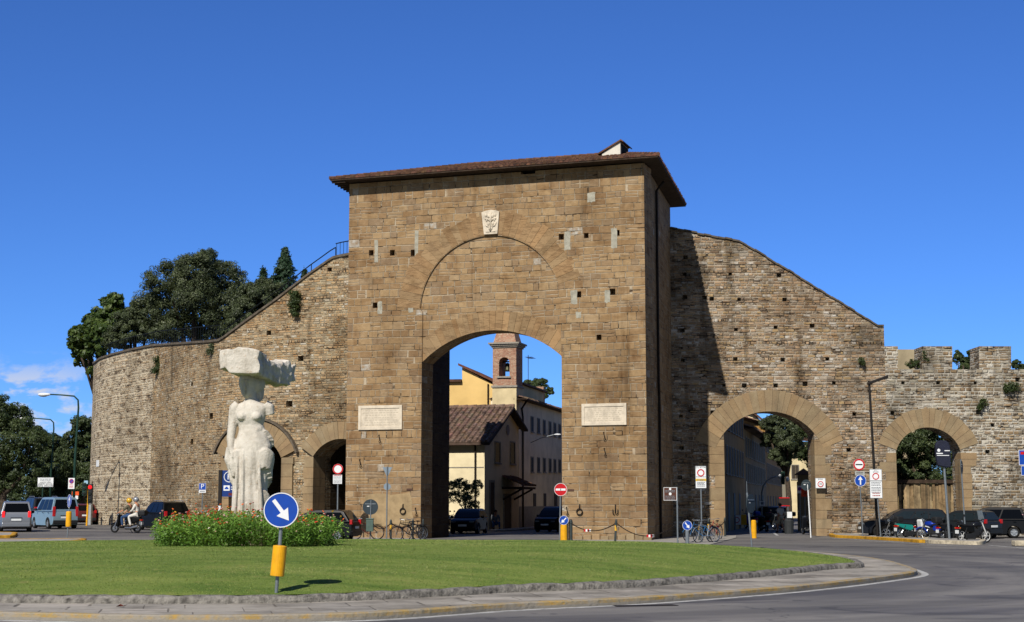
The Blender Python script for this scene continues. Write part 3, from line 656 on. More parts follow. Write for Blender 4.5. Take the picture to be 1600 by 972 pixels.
mb.path([(xm, -0.11, zb + 0.12 * H_), (xm, -0.13, zb + 0.5 * H_), (xm, -0.11, zb + 0.92 * H_)], [0.05, 0.035, 0.05], 6); mb.box(x0 + 0.1, x1 - 0.1, -0.115, -0.09, zb + 0.1, zb + 0.16)
mb.build('carving', MARBLE, arms, smooth=True)
# roof
ov = 0.80; ex0, ex1, ey0, ey1 = -ov, TW + ov, -ov, TD + ov; ze = 18.08; rx0, rx1, rz = 5.4, 13.0, 19.85; ry = TD / 2
skew(MB().slab([(ex0, ey0), (ex1, ey0), (ex1, ey1), (ex0, ey1)], ze, ze + 0.07)).build('eaves', DARKWOOD, tower)
mb = MB()
for i in range(28):
    y = ey0 + 0.15 + i * (ey1 - ey0 - 0.3) / 27; mb.box(ex0 + 0.05, 0, y - 0.05, y + 0.05, ze - 0.103, ze - 0.004)
skew(mb).build('rafter_ends', DARKWOOD, tower)
mb = MB(); zt_ = ze + 0.074; e_ = 0.03
c1, c2, c3, c4 = (ex0 - e_, ey0 - e_, zt_), (ex1 + e_, ey0 - e_, zt_), (ex1 + e_, ey1 + e_, zt_), (ex0 - e_, ey1 + e_, zt_); r1_, r2_ = (rx0, ry, rz), (rx1, ry, rz)
tile_slope(mb, c1, c2, r2_, r1_, 62, 16, 0.075, v=0.42); tile_slope(mb, c2, c3, r2_, r2_, 40, 12, 0.075, v=0.42); tile_slope(mb, c3, c4, r1_, r2_, 30, 8, 0.10); tile_slope(mb, c4, c1, r1_, r1_, 30, 10, 0.10)
for a, b in ((r1_, r2_), (c1, r1_), (c2, r2_)):
    a, b = Vector(a), Vector(b); k = int((b - a).length / 0.4)
    for i in range(k): mb.tc = tint(0.25, 0.1); mb.path([a.lerp(b, i / k) + Vector((0, 0, 0.07)), a.lerp(b, (i + 1.1) / k) + Vector((0, 0, 0.05))], [0.10, 0.09], 7)
mb.tc = None; skew(mb).build('roof_tiles', TILE, tower)
# small lean-to dormer on the roof
def tfp(px, py, dep):
    P = onplane(px, py, TL + TB * dep, TB); return (P - TL).dot(TE), P.z
da, dz0 = tfp(950, 236, 3.2); db, _ = tfp(974, 236, 3.2); _, dz1 = tfp(974, 224.5, 3.2)
zr_ = 18.15 + (rz - 18.15) / (ry + ov) * (3.2 + ov); da -= 0.15; dz0 = zr_
dm = MB().prism([(da, dz0 - 0.5), (db, dz0 - 0.5), (db, dz1), (da, dz0 + 0.02)], 2.6, 4.2).build('dormer', plain('white_plaster', '#c9c3b6', 0.9, var=0.1, scale=2.0), tower)
mb = MB(); mb.prism([(da - 0.2, dz0 - 0.03), (db + 0.05, dz1 + 0.0), (db + 0.18, dz1 - 0.08), (db + 0.18, dz1 - 0.02), (db + 0.05, dz1 + 0.08), (da - 0.2, dz0 + 0.05)], 2.5, 4.3); mb.tc = (0.6, 0.6, 0.6)
mb.build('dormer_roof', TILE, dm); MB().box(db + 0.004, db + 0.03, 2.75, 4.05, dz0 - 0.4, dz1 - 0.1).build('dormer_opening', plain('black_void', '#0c0b0a', 0.9), dm)
# drainpipe on the shaded flank, rings, hooks and little plates on the front
skew(MB().path([(TW + 0.1, 4.3, 0.0), (TW + 0.1, 4.3, 7.0), (TW + 0.1, 4.1, 7.6), (TW + 0.1, 4.1, ze - 0.6), (TW + 0.5, 4.1, ze - 0.15)], 0.07, 8)).build('drainpipe', IRON, tower)
for (px_, py_) in ((630, 797), (906, 798)):
    x, z = tf(px_, py_); mb = MB(); mb.torus((x, -0.07, z - 0.05), 0.14, 0.028, 18, 6); mb.path([(x, 0.03, z + 0.3), (x, -0.05, z + 0.26), (x, -0.07, z + 0.08)], 0.03, 6); mb.build('iron_ring', IRON, tower, smooth=True)
x, z = tf(962, 798); mb = MB(); mb.tube((x, -0.06, z + 0.3), (x, -0.06, z - 0.12), 0.025)
for q in (-0.12, 0.12): mb.path([(x + q, -0.06, z + 0.06), (x + q, -0.08, z - 0.12), (x + q * 0.4, -0.06, z - 0.18)], 0.022, 6)
mb.build('iron_hook', IRON, tower, smooth=True)
for (px_, py_) in ((650, 798), (886, 797), (944, 680), (593, 684), (945, 705), (563, 722)):
    x, z = tf(px_, py_); mb = MB(); mb.path([(x, 0.03, z + 0.14), (x - 0.02, -0.09, z + 0.13), (x + 0.04, -0.10, z - 0.05), (x + 0.05, -0.06, z - 0.16)], 0.02, 6); mb.torus((x + 0.05, -0.08, z - 0.2), 0.05, 0.015, 10, 5); mb.build('iron_hook', IRON, tower, smooth=True)
for (px_, py_) in ((640, 765), (892, 766)):
    x, z = tf(px_, py_); MB().box(x - 0.16, x + 0.16, -0.02, 0.01, z - 0.055, z + 0.055).build('name_plate', plain('brown_plate', '#4a3326', 0.5), tower, bevel=0.01)
pts = []
for (u, v) in ((572, 774), (590, 771), (612, 773), (640, 770), (645, 783), (643, 800), (646, 815), (630, 822), (612, 818), (596, 824), (580, 819), (575, 800), (569, 788)):
    x, z = tf(u, v); pts.append((x + RN.uniform(-0.04, 0.04), z))
MB().prism(pts, -0.008, 0.05).build('render_patch', plain('worn_tan_render', '#95805f', 0.95, var=0.22, scale=1.6, bump=0.015), tower)
# rough plinth stones at the foot of the right pier
mb = MB()
for i in range(9):
    x = 12.0 + i * 0.42; mb.tc = tint(0.2); mb.box(x, x + 0.38, -0.06 - RN.uniform(0, 0.05), 0.2, -0.1, 0.18 + RN.uniform(0, 0.15))
mb.tc = None; mb.build('plinth_stones', DRESSED, tower, bevel=0.03)
# ------------------------------------------------------------------ right city wall (stair-topped) and battlemented wall
WY = 84.0
def wr(px, py): P = at(px, py, WY); return P.x - WX0, P.z
WX0 = at(1030, 600, WY).x
rw = thing('city_wall', 'high rubble city wall with a sloping top and a road arch right of the tower', 'city wall', (WX0, WY, 0))
topline = [(1030, 355), (1048, 358), (1100, 367.5), (1155, 378), (1180, 392), (1215, 413.5), (1250, 435), (1300, 465.5), (1345, 493.5), (1372, 510.5), (1381, 510.5)]
tp = [wr(*q) for q in topline]; xe = tp[-1][0]
rwo = MB().prism([(0, -0.3), (xe, -0.3)] + tp[::-1], 0, 1.9).build('rubble_face', RUBBLE_R, rw)
def segarch(l, r, apex, fn):
    """springing points and apex in the picture -> circle in wall coordinates"""
    (xl, zl), (xr, zr), (xa, za) = fn(*l), fn(*r), fn(*apex); h = (xr - xl) / 2; cx = (xl + xr) / 2; zs = (zl + zr) / 2; rise = za - zs; R_ = (h * h + rise * rise) / (2 * rise)
    return xl, xr, zs, cx, za - R_, R_, math.acos(min(1, h / R_))
def archpoly(A, z0=-0.6, grow=0.0):
    xl, xr, zs, cx, cz, R_, ang = A
    return [(xl, z0), (xr, z0), (xr, zs)] + arc(cx, cz, R_, ang, PI - ang, 24)[1:-1] + [(xl, zs)]
A1 = segarch((1131, 677), (1272, 677), (1203, 643), wr)
cb = MB(); cb.prism(archpoly(A1), -1, 3)
for (hx, hy) in [(1071, 402), (1070, 428), (1101, 465), (1070, 464), (1066, 516), (1067, 563), (1141, 428), (1217, 430), (1112, 467), (1155, 468), (1226, 468), (1150, 515), (1212, 511), (1269, 509), (1149, 561), (1223, 562), (1293, 561), (1131, 602), (1163, 602), (1212, 602), (1258, 600), (1303, 598), (1114, 645), (1283, 646), (1335, 647), (1360, 598), (1326, 703), (1064, 650), (1065, 700), (1062, 746)]:
    x, z = wr(hx, hy); s_ = RN.uniform(0.075, 0.12); cb.box(x - s_ * 1.2, x + s_ * 1.2, -0.4, 0.45, z - s_, z + s_)
cut(rwo, cb)
mb = MB(); voussoirs(mb, A1[3], A1[4], A1[5] + 0.004, A1[5] + 1.16, PI - A1[6] + 0.30, A1[6] - 0.30, 25, -0.03, 1.4, v=0.10, jitter=0.02); mb.build('arch_ring', DRESSED, rw)
def jambs(mb, xl, xr, ztop, w0=0.55, w1=0.85):
    for x, sgn in ((xl, -1), (xr, 1)):
        z = -0.1
        while z < ztop:
            h = RN.uniform(0.35, 0.75); w = RN.choice((w0, w1)) + RN.uniform(-0.06, 0.06); mb.tc = tint(0.1); h = min(h, ztop + 0.02 - z)
            a, b = sorted((x - sgn * 0.004, x + sgn * w)); mb.box(a, b, -0.022 + RN.uniform(-0.006, 0.006), 1.2, z, z + h - 0.012); z += h
    mb.tc = None
mb = MB(); jambs(mb, A1[0], A1[1], A1[2] - 0.35); mb.build('arch_jamb', DRESSED, rw, bevel=0.012)
mb = MB()
for i in range(len(tp) - 1):
    (xa, za), (xb, zb_) = tp[i], tp[i + 1]; k = max(1, int(math.hypot(xb - xa, zb_ - za) / 0.35))
    for j in range(k):
        p0, p1 = (xa + (xb - xa) * j / k, za + (zb_ - za) * j / k), (xa + (xb - xa) * (j + 0.97) / k, za + (zb_ - za) * (j + 0.97) / k); o_ = RN.uniform(-0.05, 0.03)
        mb.prism([(p0[0], p0[1] + o_ + 0.003), (p1[0], p1[1] + o_ + 0.003), (p1[0], p1[1] + 0.10 + o_), (p0[0], p0[1] + 0.10 + o_)], -0.09, 2.0)
mb.build('coping', plain('dark_coping_stone', '#5b5246', 0.9, var=0.3, scale=4.0, bump=0.02), rw)
# battlemented wall
bw_ = thing('battlement_wall', 'lower battlemented rubble wall with a small arch on the far right', 'city wall', (WX0, WY, 0))
prof = [(1382, 541), (1403, 541), (1403, 577), (1441, 577), (1441, 541), (1488, 541), (1488, 577), (1530, 577), (1530, 541), (1580, 541), (1580, 577), (1625, 577), (1625, 541), (1675, 541), (1675, 577), (1720, 577), (1720, 541), (1790, 541)]
pp = [wr(*q) for q in prof]; pp[0] = (xe + 0.004, pp[0][1])
bo = MB().prism([(pp[0][0], -0.3), (pp[-1][0], -0.3)] + pp[::-1], 0.004, 1.7).build('rubble_face', RUBBLE_B, bw_)
A2 = segarch((1400, 706), (1501, 704), (1450, 668), wr)
cb = MB(); cb.prism(archpoly(A2), -1, 3)
for (hx, hy) in [(1411, 598), (1466, 598), (1524, 598), (1395, 645), (1529, 644), (1551, 664), (1543, 706), (1590, 593)]:
    x, z = wr(hx, hy); s_ = RN.uniform(0.075, 0.12); cb.box(x - s_ * 1.2, x + s_ * 1.2, -0.4, 0.45, z - s_, z + s_)
cut(bo, cb)
mb = MB(); voussoirs(mb, A2[3], A2[4], A2[5] + 0.004, A2[5] + 1.04, PI - A2[6] - 0.04, A2[6] + 0.04, 17, -0.03, 1.2, v=0.10, jitter=0.02); mb.build('arch_ring', DRESSED, bw_)
mb = MB(); jambs(mb, A2[0], A2[1], A2[2] - 0.1); mb.build('arch_jamb', DRESSED, bw_, bevel=0.012)
rp0, rp1 = at(1396, 546, WY + 18), at(1448, 546, WY + 18)
tag(MB().box(0, rp1.x - rp0.x, 0, 0.5, 0, rp0.z).build('rear_wall', plain('cream_render', '#9f9175', 0.9, var=0.2, scale=0.6), loc=(rp0.x, WY + 18, 0)), 'plain cream wall seen through the first gap of the battlements', 'wall')
# ------------------------------------------------------------------ left city wall: a curved strip
def pt(px, Y): return Vector((xat(px, Y), Y, 0))
lw_ctrl = [(600, 80.3), (541, 82.5), (490, 83.3), (440, 84.1), (395, 85.0), (345, 86.6), (300, 90.0), (268, 93.6), (240, 97.2), (200, 100.8), (170, 103.8), (150, 106.8), (141, 110.5), (139, 116)]
cv = spline([tuple(pt(a, b)[:2]) for a, b in lw_ctrl], 6, closed=False)
top_px = [(139, 572), (150, 567.5), (158, 561.5), (175, 555.5), (200, 549), (240, 541), (290, 537.5), (330, 535), (345, 533), (380, 506), (430, 470), (480, 431), (517, 405), (524, 403), (545, 399), (600, 397)]
def lw_top(p):
    pxx = CX + F * p[0] / (p[1] * 1.005)
    py_ = np.interp(pxx, [q[0] for q in top_px], [q[1] for q in top_px]); return at(pxx, py_, p[1]).z
lwt = thing('curved_city_wall', 'curving rubble city wall rising to the left side of the tower', 'city wall')
def lwall(name, cvs, mat, parent, thick):
    mb = MB(); us = [0.0]
    for i in range(1, len(cvs)): us.append(us[-1] + math.dist(cvs[i - 1], cvs[i]))
    k = len(cvs); fr_ = []; bk = []
    for i, p in enumerate(cvs):
        a = Vector(cvs[max(0, i - 1)]); b = Vector(cvs[min(k - 1, i + 1)]); t = (b - a).normalized(); nn = Vector((t.y, -t.x))       # points away from the viewer
        if nn.y < 0: nn = -nn
        q = Vector(p) + nn * thick(p); fr_.append((p[0], p[1])); bk.append((q.x, q.y))
    for i in range(k):
        z0 = -0.4; zt = lw_top(fr_[i]); mb.v += [(*fr_[i], z0), (*fr_[i], zt), (*bk[i], zt), (*bk[i], z0)]
    for i in range(k - 1):
        for j in range(4): mb.f.append((i * 4 + j, (i + 1) * 4 + j, (i + 1) * 4 + (j + 1) % 4, i * 4 + (j + 1) % 4))
    mb.f += [(0, 1, 2, 3), tuple((k - 1) * 4 + j for j in (3, 2, 1, 0))]
    mb.mi = [0] * len(mb.f); mb.tint = [(1, 1, 1)] * len(mb.f); P = np.array(fr_)
    def uvf(co, no):
        i = int(np.argmin((P[:, 0] - co.x) ** 2 + (P[:, 1] - co.y) ** 2)); return (us[i] + (0 if abs(no.z) < 0.8 else co.y), co.z)
    return mb.build(name, mat, parent, uv=uvf), fr_
isp = min(range(len(cv)), key=lambda i: abs(CX + F * cv[i][0] / (cv[i][1] * 1.005) - 240))
th_ = lambda p: 1.6
lwa, lf = lwall('rubble_face', cv[:isp + 1], RUBBLE_L, lwt, th_)
lwb, lf2 = lwall('pale_rubble_face', cv[isp:], RUBBLE_P, lwt, th_)
lwb['label'] = 'paler limewashed stretch at the far left end of the wall'
# the two side arches, in the straight stretch next to the tower
q0, q1 = Vector((*pt(541, 82.5)[:2], 0)), Vector((*pt(395, 85.0)[:2], 0)); LE = (q0 - q1).normalized(); LB = Vector((-LE.y, LE.x, 0)); LO = q1 - LB * 0.0; LANG = math.atan2(LE.y, LE.x)
def wl(px, py):
    P = onplane(px, py, LO, LB); return (P - LO).dot(LE), P.z
MT = Matrix.Translation(LO) @ Matrix.Rotation(LANG, 4, 'Z')
B1 = segarch((362, 716), (443, 716), (402, 684), wl); B2 = segarch((493, 713), (579, 713), (537, 686), wl)
cb = MB(); cb.T = MT
for B_ in (B1, B2): cb.prism(archpoly(B_), -1.5, 7.2)
for (hx, hy) in [(247, 560), (515, 421), (470, 560), (300, 600), (420, 520), (452, 631), (300, 690), (330, 650)]:
    P = None
    for i in range(len(lf) - 1):
        a, b = Vector((*lf[i], 0)), Vector((*lf[i + 1], 0)); r = ray(hx, hy); t_ = (b - a).normalized(); nn = Vector((-t_.y, t_.x, 0)); Q = onplane(hx, hy, a, nn); s_ = (Q - a).dot(t_)
        if 0 <= s_ <= (b - a).length: P = Q
    if P is not None:
        w = RN.uniform(0.1, 0.17); sv = cb.T; cb.T = Matrix.Translation(P) @ Matrix.Rotation(LANG, 4, 'Z'); cb.box(-w * 1.2, w * 1.2, -0.5, 0.45, -w, w); cb.T = sv
cut(lwa, cb)
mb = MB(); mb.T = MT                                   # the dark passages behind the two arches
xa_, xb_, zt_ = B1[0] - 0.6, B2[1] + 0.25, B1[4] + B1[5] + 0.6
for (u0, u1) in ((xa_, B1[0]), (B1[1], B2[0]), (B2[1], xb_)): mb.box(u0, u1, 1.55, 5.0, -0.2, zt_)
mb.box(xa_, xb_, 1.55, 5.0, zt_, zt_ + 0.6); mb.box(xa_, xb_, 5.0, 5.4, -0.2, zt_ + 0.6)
mb.build('passage_walls', ASHLAR_SHADE, lwt)  # shade of the side passages put into the stone colour
for B_, k in ((B1, 15), (B2, 15)):
    MT2 = MT @ Matrix.Translation((0, -0.2, 0)); mb = MB(); mb.T = MT2; voussoirs(mb, B_[3], B_[4], B_[5] + 0.004, B_[5] + 0.92, PI - B_[6] + 0.0, B_[6], k, -0.05, 0.9, v=0.08, jitter=0.02); mb.build('arch_ring', DRESSED, lwt)
mb = MB(); mb.T = MT2; jambs(mb, B1[0], B1[1], B1[2], 0.6, 0.75); jambs(mb, B2[0], B2[1], B2[2], 0.6, 0.75); mb.build('arch_jamb', DRESSED, lwt, bevel=0.012)
mb = MB(); mb.T = MT2                                   # thin dark hood mould over the first arch
mb.prism(arc(B1[3], B1[4], B1[5] + 0.98, 0.35, PI - 0.35, 20) + arc(B1[3], B1[4], B1[5] + 1.08, PI - 0.35, 0.35, 20), -0.16, 0.2); mb.build('hood_mould', MATS['dark_coping_stone'], lwt)
mb = MB()
for i in range(len(cv) - 1):
    a, b = cv[i], cv[i + 1]; za, zb_ = lw_top(a) + 0.003, lw_top(b) + 0.003; t = (Vector(b) - Vector(a)).normalized(); nn = Vector((t.y, -t.x)); nn = nn if nn.y > 0 else -nn
    f0 = (a[0] - nn.x * .09, a[1] - nn.y * .09); f1 = (b[0] - nn.x * .09, b[1] - nn.y * .09); g0 = (a[0] + nn.x * .6, a[1] + nn.y * .6); g1 = (b[0] + nn.x * .6, b[1] + nn.y * .6)
    mb.add([(*f0, za), (*f1, zb_), (*g1, zb_), (*g0, za), (*f0, za + .13), (*f1, zb_ + .13), (*g1, zb_ + .13), (*g0, za + .13)], [(0, 3, 2, 1), (4, 5, 6, 7), (0, 1, 5, 4), (1, 2, 6, 5), (2, 3, 7, 6), (3, 0, 4, 7)])
mb.build('coping', MATS['dark_coping_stone'], lwt)
# railings along the wall top
def rail_at(i, inset=0.3):
    a = Vector(cv[max(0, i - 1)]); b = Vector(cv[min(len(cv) - 1, i + 1)]); t = (b - a).normalized(); nn = Vector((t.y, -t.x)); nn = nn if nn.y > 0 else -nn
    q = Vector(cv[i]) + nn * inset; return Vector((q.x, q.y, lw_top(cv[i]) + 0.13))
pxs = [CX + F * c_[0] / (c_[1] * 1.005) for c_ in cv]
RAIL = plain('dark_green_railing', '#15191a', 0.6, 0.0, spec=0.1)
def railing(name, label, i0, i1, hh, step):
    t = thing(name, label, 'railing'); pts = [rail_at(i) for i in range(i0, i1 + 1)]
    MB().path([p + Vector((0, 0, hh)) for p in pts], 0.03, 6).build('top_rail', RAIL, t)
    MB().path([p + Vector((0, 0, hh * 0.12)) for p in pts], 0.02, 6).build('bottom_rail', RAIL, t)
    L_ = [0]
    for a, b in zip(pts, pts[1:]): L_.append(L_[-1] + (b - a).length)
    s_ = 0; mb = MB()
    while s_ < L_[-1]:
        if step > 0.5: mb = MB()
        j = max(0, min(len(pts) - 2, int(np.searchsorted(L_, s_) - 1))); p = pts[j].lerp(pts[j + 1], (s_ - L_[j]) / (L_[j + 1] - L_[j])); mb.tube(p, p + Vector((0, 0, hh)), 0.014 if step < 0.5 else 0.025, n=5); s_ += step
        if step > 0.5: mb.build('post', RAIL, t)
    if step < 0.5: mb.build('bars', RAIL, t)
ia = min(range(len(cv)), key=lambda i: abs(pxs[i] - 545)); ib = min(range(len(cv)), key=lambda i: abs(pxs[i] - 515)); ic = min(range(len(cv)), key=lambda i: abs(pxs[i] - 333)); idd = min(range(len(cv)), key=lambda i: abs(pxs[i] - 160))
railing('landing_railing', 'barred railing on the top landing where the wall meets the tower', ia, ib, 0.75, 0.22)
railing('stair_railing', 'thin handrail running down the sloping top of the left wall', ib, ic, 0.55, 1.7)
railing('wall_railing', 'dark barred railing along the level wall top under the oaks', ic, idd, 0.85, 0.42)
# ------------------------------------------------------------------ houses and church behind the gate
CREAM = plain('cream_plaster', '#c9b890', 0.9, var=0.14, scale=0.8, bump=0.01)
YELLOW = plain('yellow_plaster', '#d3b272', 0.9, var=0.10, scale=0.5, bump=0.01)
TAUPE = plain('grey_beige_plaster', '#dccdb0', 0.9, var=0.14, scale=0.6, bump=0.01)
OCHRE = plain('ochre_plaster', '#94703c', 0.9, var=0.16, scale=0.5, bump=0.01)
GREYP = plain('grey_plaster', '#806c4c', 0.9, var=0.16, scale=0.5, bump=0.01)
BRICK = masonry('bell_tower_brick', 0.085, 0.24, 0.012, ['#8f6250', '#9c6d58', '#835a4a', '#a57c66'], '#a8957f', '#6d5343', wob=0.004, var=0.1, bd=0.01, uneven=0.1, gapamt=0.1)
GLASSD = plain('dark_window_glass', '#10141a', 0.08, 0.0, var=0.05, spec=0.6)
SHUT = plain('brown_shutter', '#3d342b', 0.7, var=0.15, scale=8.0)
SHUTG = plain('grey_green_shutter', '#3a3f3c', 0.7, var=0.15, scale=8.0)
STONEF = plain('grey_stone_frame', '#8b857a', 0.85, var=0.15, scale=5.0)
def frame_of(Pt, ang):
    """plane through Pt whose in-plane direction is ang; returns a picture -> (along, z) function"""
    t = Vector((math.cos(ang), math.sin(ang), 0)); nn = Vector((-t.y, t.x, 0))
    def f(px, py):
        Q = onplane(px, py, Pt, nn); return (Q - Pt).dot(t), Q.z
    return f
def window(parent, x0, x1, z0, z1, y=0.0, shut=None, mat=None, arch=False, sill=True, open_=False):
    """a framed opening set on the wall plane y, glass as its sub-part"""
    w = MB(); t = 0.07
    for q in ((x0 - t, x0, z0 - t, z1 + t), (x1, x1 + t, z0 - t, z1 + t), (x0, x1, z1, z1 + t), (x0, x1, z0 - t, z0)): w.box(q[0], q[1], y - 0.05, y + 0.02, q[2], q[3])
    if sill: w.box(x0 - 0.14, x1 + 0.14, y - 0.12, y - 0.051, z0 - t - 0.05, z0 - t + 0.02)
    o = w.build('window', STONEF, parent)
    if shut:
        sh = MB(); m_ = (x0 + x1) / 2
        for (a, b) in ((x0, m_ - 0.01), (m_ + 0.01, x1)):
            sh.box(a, b, y - 0.035, y - 0.006, z0, z1); k = int((z1 - z0) / 0.12)
            for i in range(k): sh.box(a + 0.04, b - 0.04, y - 0.05, y - 0.036, z0 + 0.05 + i * 0.12, z0 + 0.11 + i * 0.12)
        sh.build('shutter', shut, o)
    else: MB().box(x0, x1, y - 0.012, y - 0.004, z0, z1).build('pane', mat or GLASSD, o)
    return o
# church with its gable turned to the street
BETA = math.radians(74.6)
chA = at(757, 786, 100); chA.z = 0
ch = thing('church', 'small cream church with a long tiled roof and a shaded gable front behind the gate', 'church', chA, BETA)
cf = frame_of(chA, BETA); sf_ = frame_of(chA, BETA + PI / 2)
MB().prism([(0, -0.2), (8.3, -0.2), (8.3, 6.95), (5.4, 8.0), (0, 5.75)], 0, 15).build('nave_walls', plain('church_plaster', '#d8caa6', 0.9, var=0.12, scale=0.7, bump=0.01), ch)
mb = MB(); tile_slope(mb, (-0.55, 15, 5.62), (-0.55, -0.45, 5.62), (5.4, -0.45, 8.22), (5.4, 15, 8.22), 40, 14, 0.12, v=0.28); tile_slope(mb, (9.0, -0.45, 6.85), (9.0, 15, 6.85), (5.4, 15, 8.22), (5.4, -0.45, 8.22), 30, 8, 0.12)
for i in range(24): mb.tc = tint(0.3, 0.08); mb.tube((5.4, -0.5 + i * 0.66, 8.27), (5.4, 0.2 + i * 0.66, 8.25), 0.15, 0.13, 7)
mb.tc = (0.5, 0.5, 0.5); mb.box(-0.58, -0.40, -0.45, 15, 5.44, 5.60); mb.tc = None
mb.build('nave_roof', TILE_D, ch)
mb = MB(); mb.prism([(-0.6, 5.42), (5.4, 8.05), (9.05, 6.7), (9.05, 6.86), (5.4, 8.2), (-0.6, 5.58)], -0.5, -0.05); mb.build('verge_board', DARKWOOD, ch)
for (a, b) in (((773, 692), (781, 722)), ((797, 692), (804, 724))):
    x0, z0 = cf(a[0], b[1]); x1, z1 = cf(b[0], a[1]); window(ch, min(x0, x1), max(x0, x1), z0, z1)
x0, z0 = cf(793, 672); mb = MB(); mb.lathe([(0.28, -0.05), (0.36, -0.05), (0.36, 0.02), (0.28, 0.02)], 18, (x0, 0, z0), 'y'); oc = mb.build('oval_window', STONEF, ch); MB().lathe([(0.28, -0.03), (0.28, 0.0)], 18, (x0, 0, z0), 'y').build('pane', GLASSD, oc)
for (a, b) in (((765, 754), (771, 826)), ((787, 775), (797, 827))):
    x0, z0 = cf(a[0], b[1]); x1, z1 = cf(b[0], a[1]); o = MB().box(x0, x1, -0.03, 0.02, 0, z1).build('church_door', SHUT, ch)
    MB().box(x0 - 0.15, x0 - 0.004, -0.06, 0.02, 0, z1 + 0.15).box(x1 + 0.004, x1 + 0.15, -0.06, 0.02, 0, z1 + 0.15).box(x0 - 0.004, x1 + 0.004, -0.06, 0.02, z1 + 0.004, z1 + 0.15).build('door_frame', STONEF, o)
x0, z0 = cf(786, 757); x1, _ = cf(802, 757)
mb = MB(); tile_slope(mb, (x0 - 0.3, -1.5, z0 - 0.1), (x1 + 0.5, -1.5, z0 - 0.1), (x1 + 0.5, 0.0, z0 + 0.55), (x0 - 0.3, 0.0, z0 + 0.55), 9, 5, 0.1); mb.tc = (0.3, 0.3, 0.3)
mb.prism([(x0 - 0.3, z0 - 0.3), (x1 + 0.5, z0 - 0.3), (x1 + 0.5, z0 - 0.16), (x0 - 0.3, z0 - 0.16)], -1.45, 0.0); mb.tc = None; mb.build('porch_roof', TILE, ch)
for q in (x0, x1 + 0.2): MB().path([(q, 0, z0 - 1.0), (q, -1.3, z0 - 0.3)], 0.07, 6).build('porch_bracket', DARKWOOD, ch)
MB().box(-0.03, 0.01, 0.05, 12, 4.0, 4.06).build('string_course', STONEF, ch); MB().tube((-0.08, 0.6, 0), (-0.08, 0.6, 5.5), 0.06).build('downpipe', IRON, ch)
# bell tower
btP = at(769, 786, 112); btP.z = 0; BA = -math.radians(15.4); bt = thing('bell_tower', 'slim brick bell tower with a pyramid top behind the church roof', 'bell tower', btP, BA)
bf = frame_of(btP, BA); _, zb0 = bf(785, 605); _, zc = bf(785, 543); wb = 1.80
MB().box(0, wb, 0, wb, 0, zb0 - 0.02).build('tower_base', CREAM, bt)
br = MB().box(0.02, wb - 0.02, 0.02, wb - 0.02, zb0 + 0.12, zc).build('belfry', BRICK, bt)
x0, z0 = bf(779.5, 588); x1, z1 = bf(796, 558); r_ = (x1 - x0) / 2
cb = MB().prism([(x0, z0), (x1, z0), (x1, z1 - r_)] + arc(x0 + r_, z1 - r_, r_, 0, PI, 12)[1:-1] + [(x0, z1 - r_)], -1, 4); cut(br, cb)
MB().box(-0.08, wb + 0.08, -0.08, wb + 0.08, zb0 - 0.02, zb0 + 0.12).build('string_course', STONEF, bt)
MB().box(x0 - 0.12, x1 + 0.12, -0.1, 0.3, z0 - 0.12, z0 - 0.003).build('opening_sill', STONEF, bt)
mb = MB()
for i, g in enumerate((0.06, 0.16, 0.26)): mb.box(-g, wb + g, -g, wb + g, zc + i * 0.12, zc + (i + 1) * 0.12 - 0.003 * (i < 2))
mb.build('cornice', STONEF, bt)
zt = zc + 0.36; mb = MB(); mb.add([(0.05, 0.05, zt), (wb - 0.05, 0.05, zt), (wb - 0.05, wb - 0.05, zt), (0.05, wb - 0.05, zt), (wb / 2 - 0.2, wb / 2 - 0.2, zt + 2.6), (wb / 2 + 0.2, wb / 2 - 0.2, zt + 2.6), (wb / 2 + 0.2, wb / 2 + 0.2, zt + 2.6), (wb / 2 - 0.2, wb / 2 + 0.2, zt + 2.6)], [(0, 1, 5, 4), (1, 2, 6, 5), (2, 3, 7, 6), (3, 0, 4, 7), (4, 5, 6, 7), (3, 2, 1, 0)]); mb.build('spire', BRICK, bt)
bc = ((x0 + x1) / 2, wb / 2); mb = MB(); mb.lathe([(0.05, 0.62), (0.14, 0.58), (0.17, 0.35), (0.2, 0.15), (0.28, 0.0), (0.26, 0.0)], 14, (bc[0], bc[1], z0 + 0.42)); mb.build('bell', plain('bronze', '#4a4a3a', 0.5, 0.8), bt, smooth=True)
MB().tube((x0 - 0.1, bc[1], z0 + 1.12), (x1 + 0.1, bc[1], z0 + 1.12), 0.05).build('bell_beam', DARKWOOD, bt)
# yellow house
yh = at(690, 786, 118); yh.z = 0; YA = -math.radians(10); ho = thing('yellow_house', 'sunlit yellow house with a sloping red roof edge left of the bell tower', 'house', yh, YA); yf = frame_of(yh, YA)
pl = [yf(722, 597), yf(722, 574), yf(770, 600)]; xr = pl[2][0]
MB().prism([(0, 0), (xr, 0), (xr, pl[2][1]), (pl[1][0], pl[1][1]), (pl[0][0], pl[0][1]), (0, pl[0][1])], 0, 9).build('house_walls', YELLOW, ho)
mb = MB(); mb.tc = (1.1, 0.9, 0.85)
mb.prism([(pl[1][0] - 0.25, pl[1][1] + 0.13), (pl[1][0] - 0.25, pl[1][1] + 0.3), (xr + 0.35, pl[2][1] + 0.18), (xr + 0.35, pl[2][1] + 0.01)], -0.3, 9.2); mb.tc = (0.7, 0.7, 0.7); mb.prism([(-1, pl[0][1] + 0.01), (pl[0][0] - 0.02, pl[0][1] + 0.01), (pl[0][0] - 0.02, pl[0][1] + 0.2), (-1, pl[0][1] + 0.2)], -0.3, 9.2); mb.tc = None; mb.build('house_roof', TILE, ho)
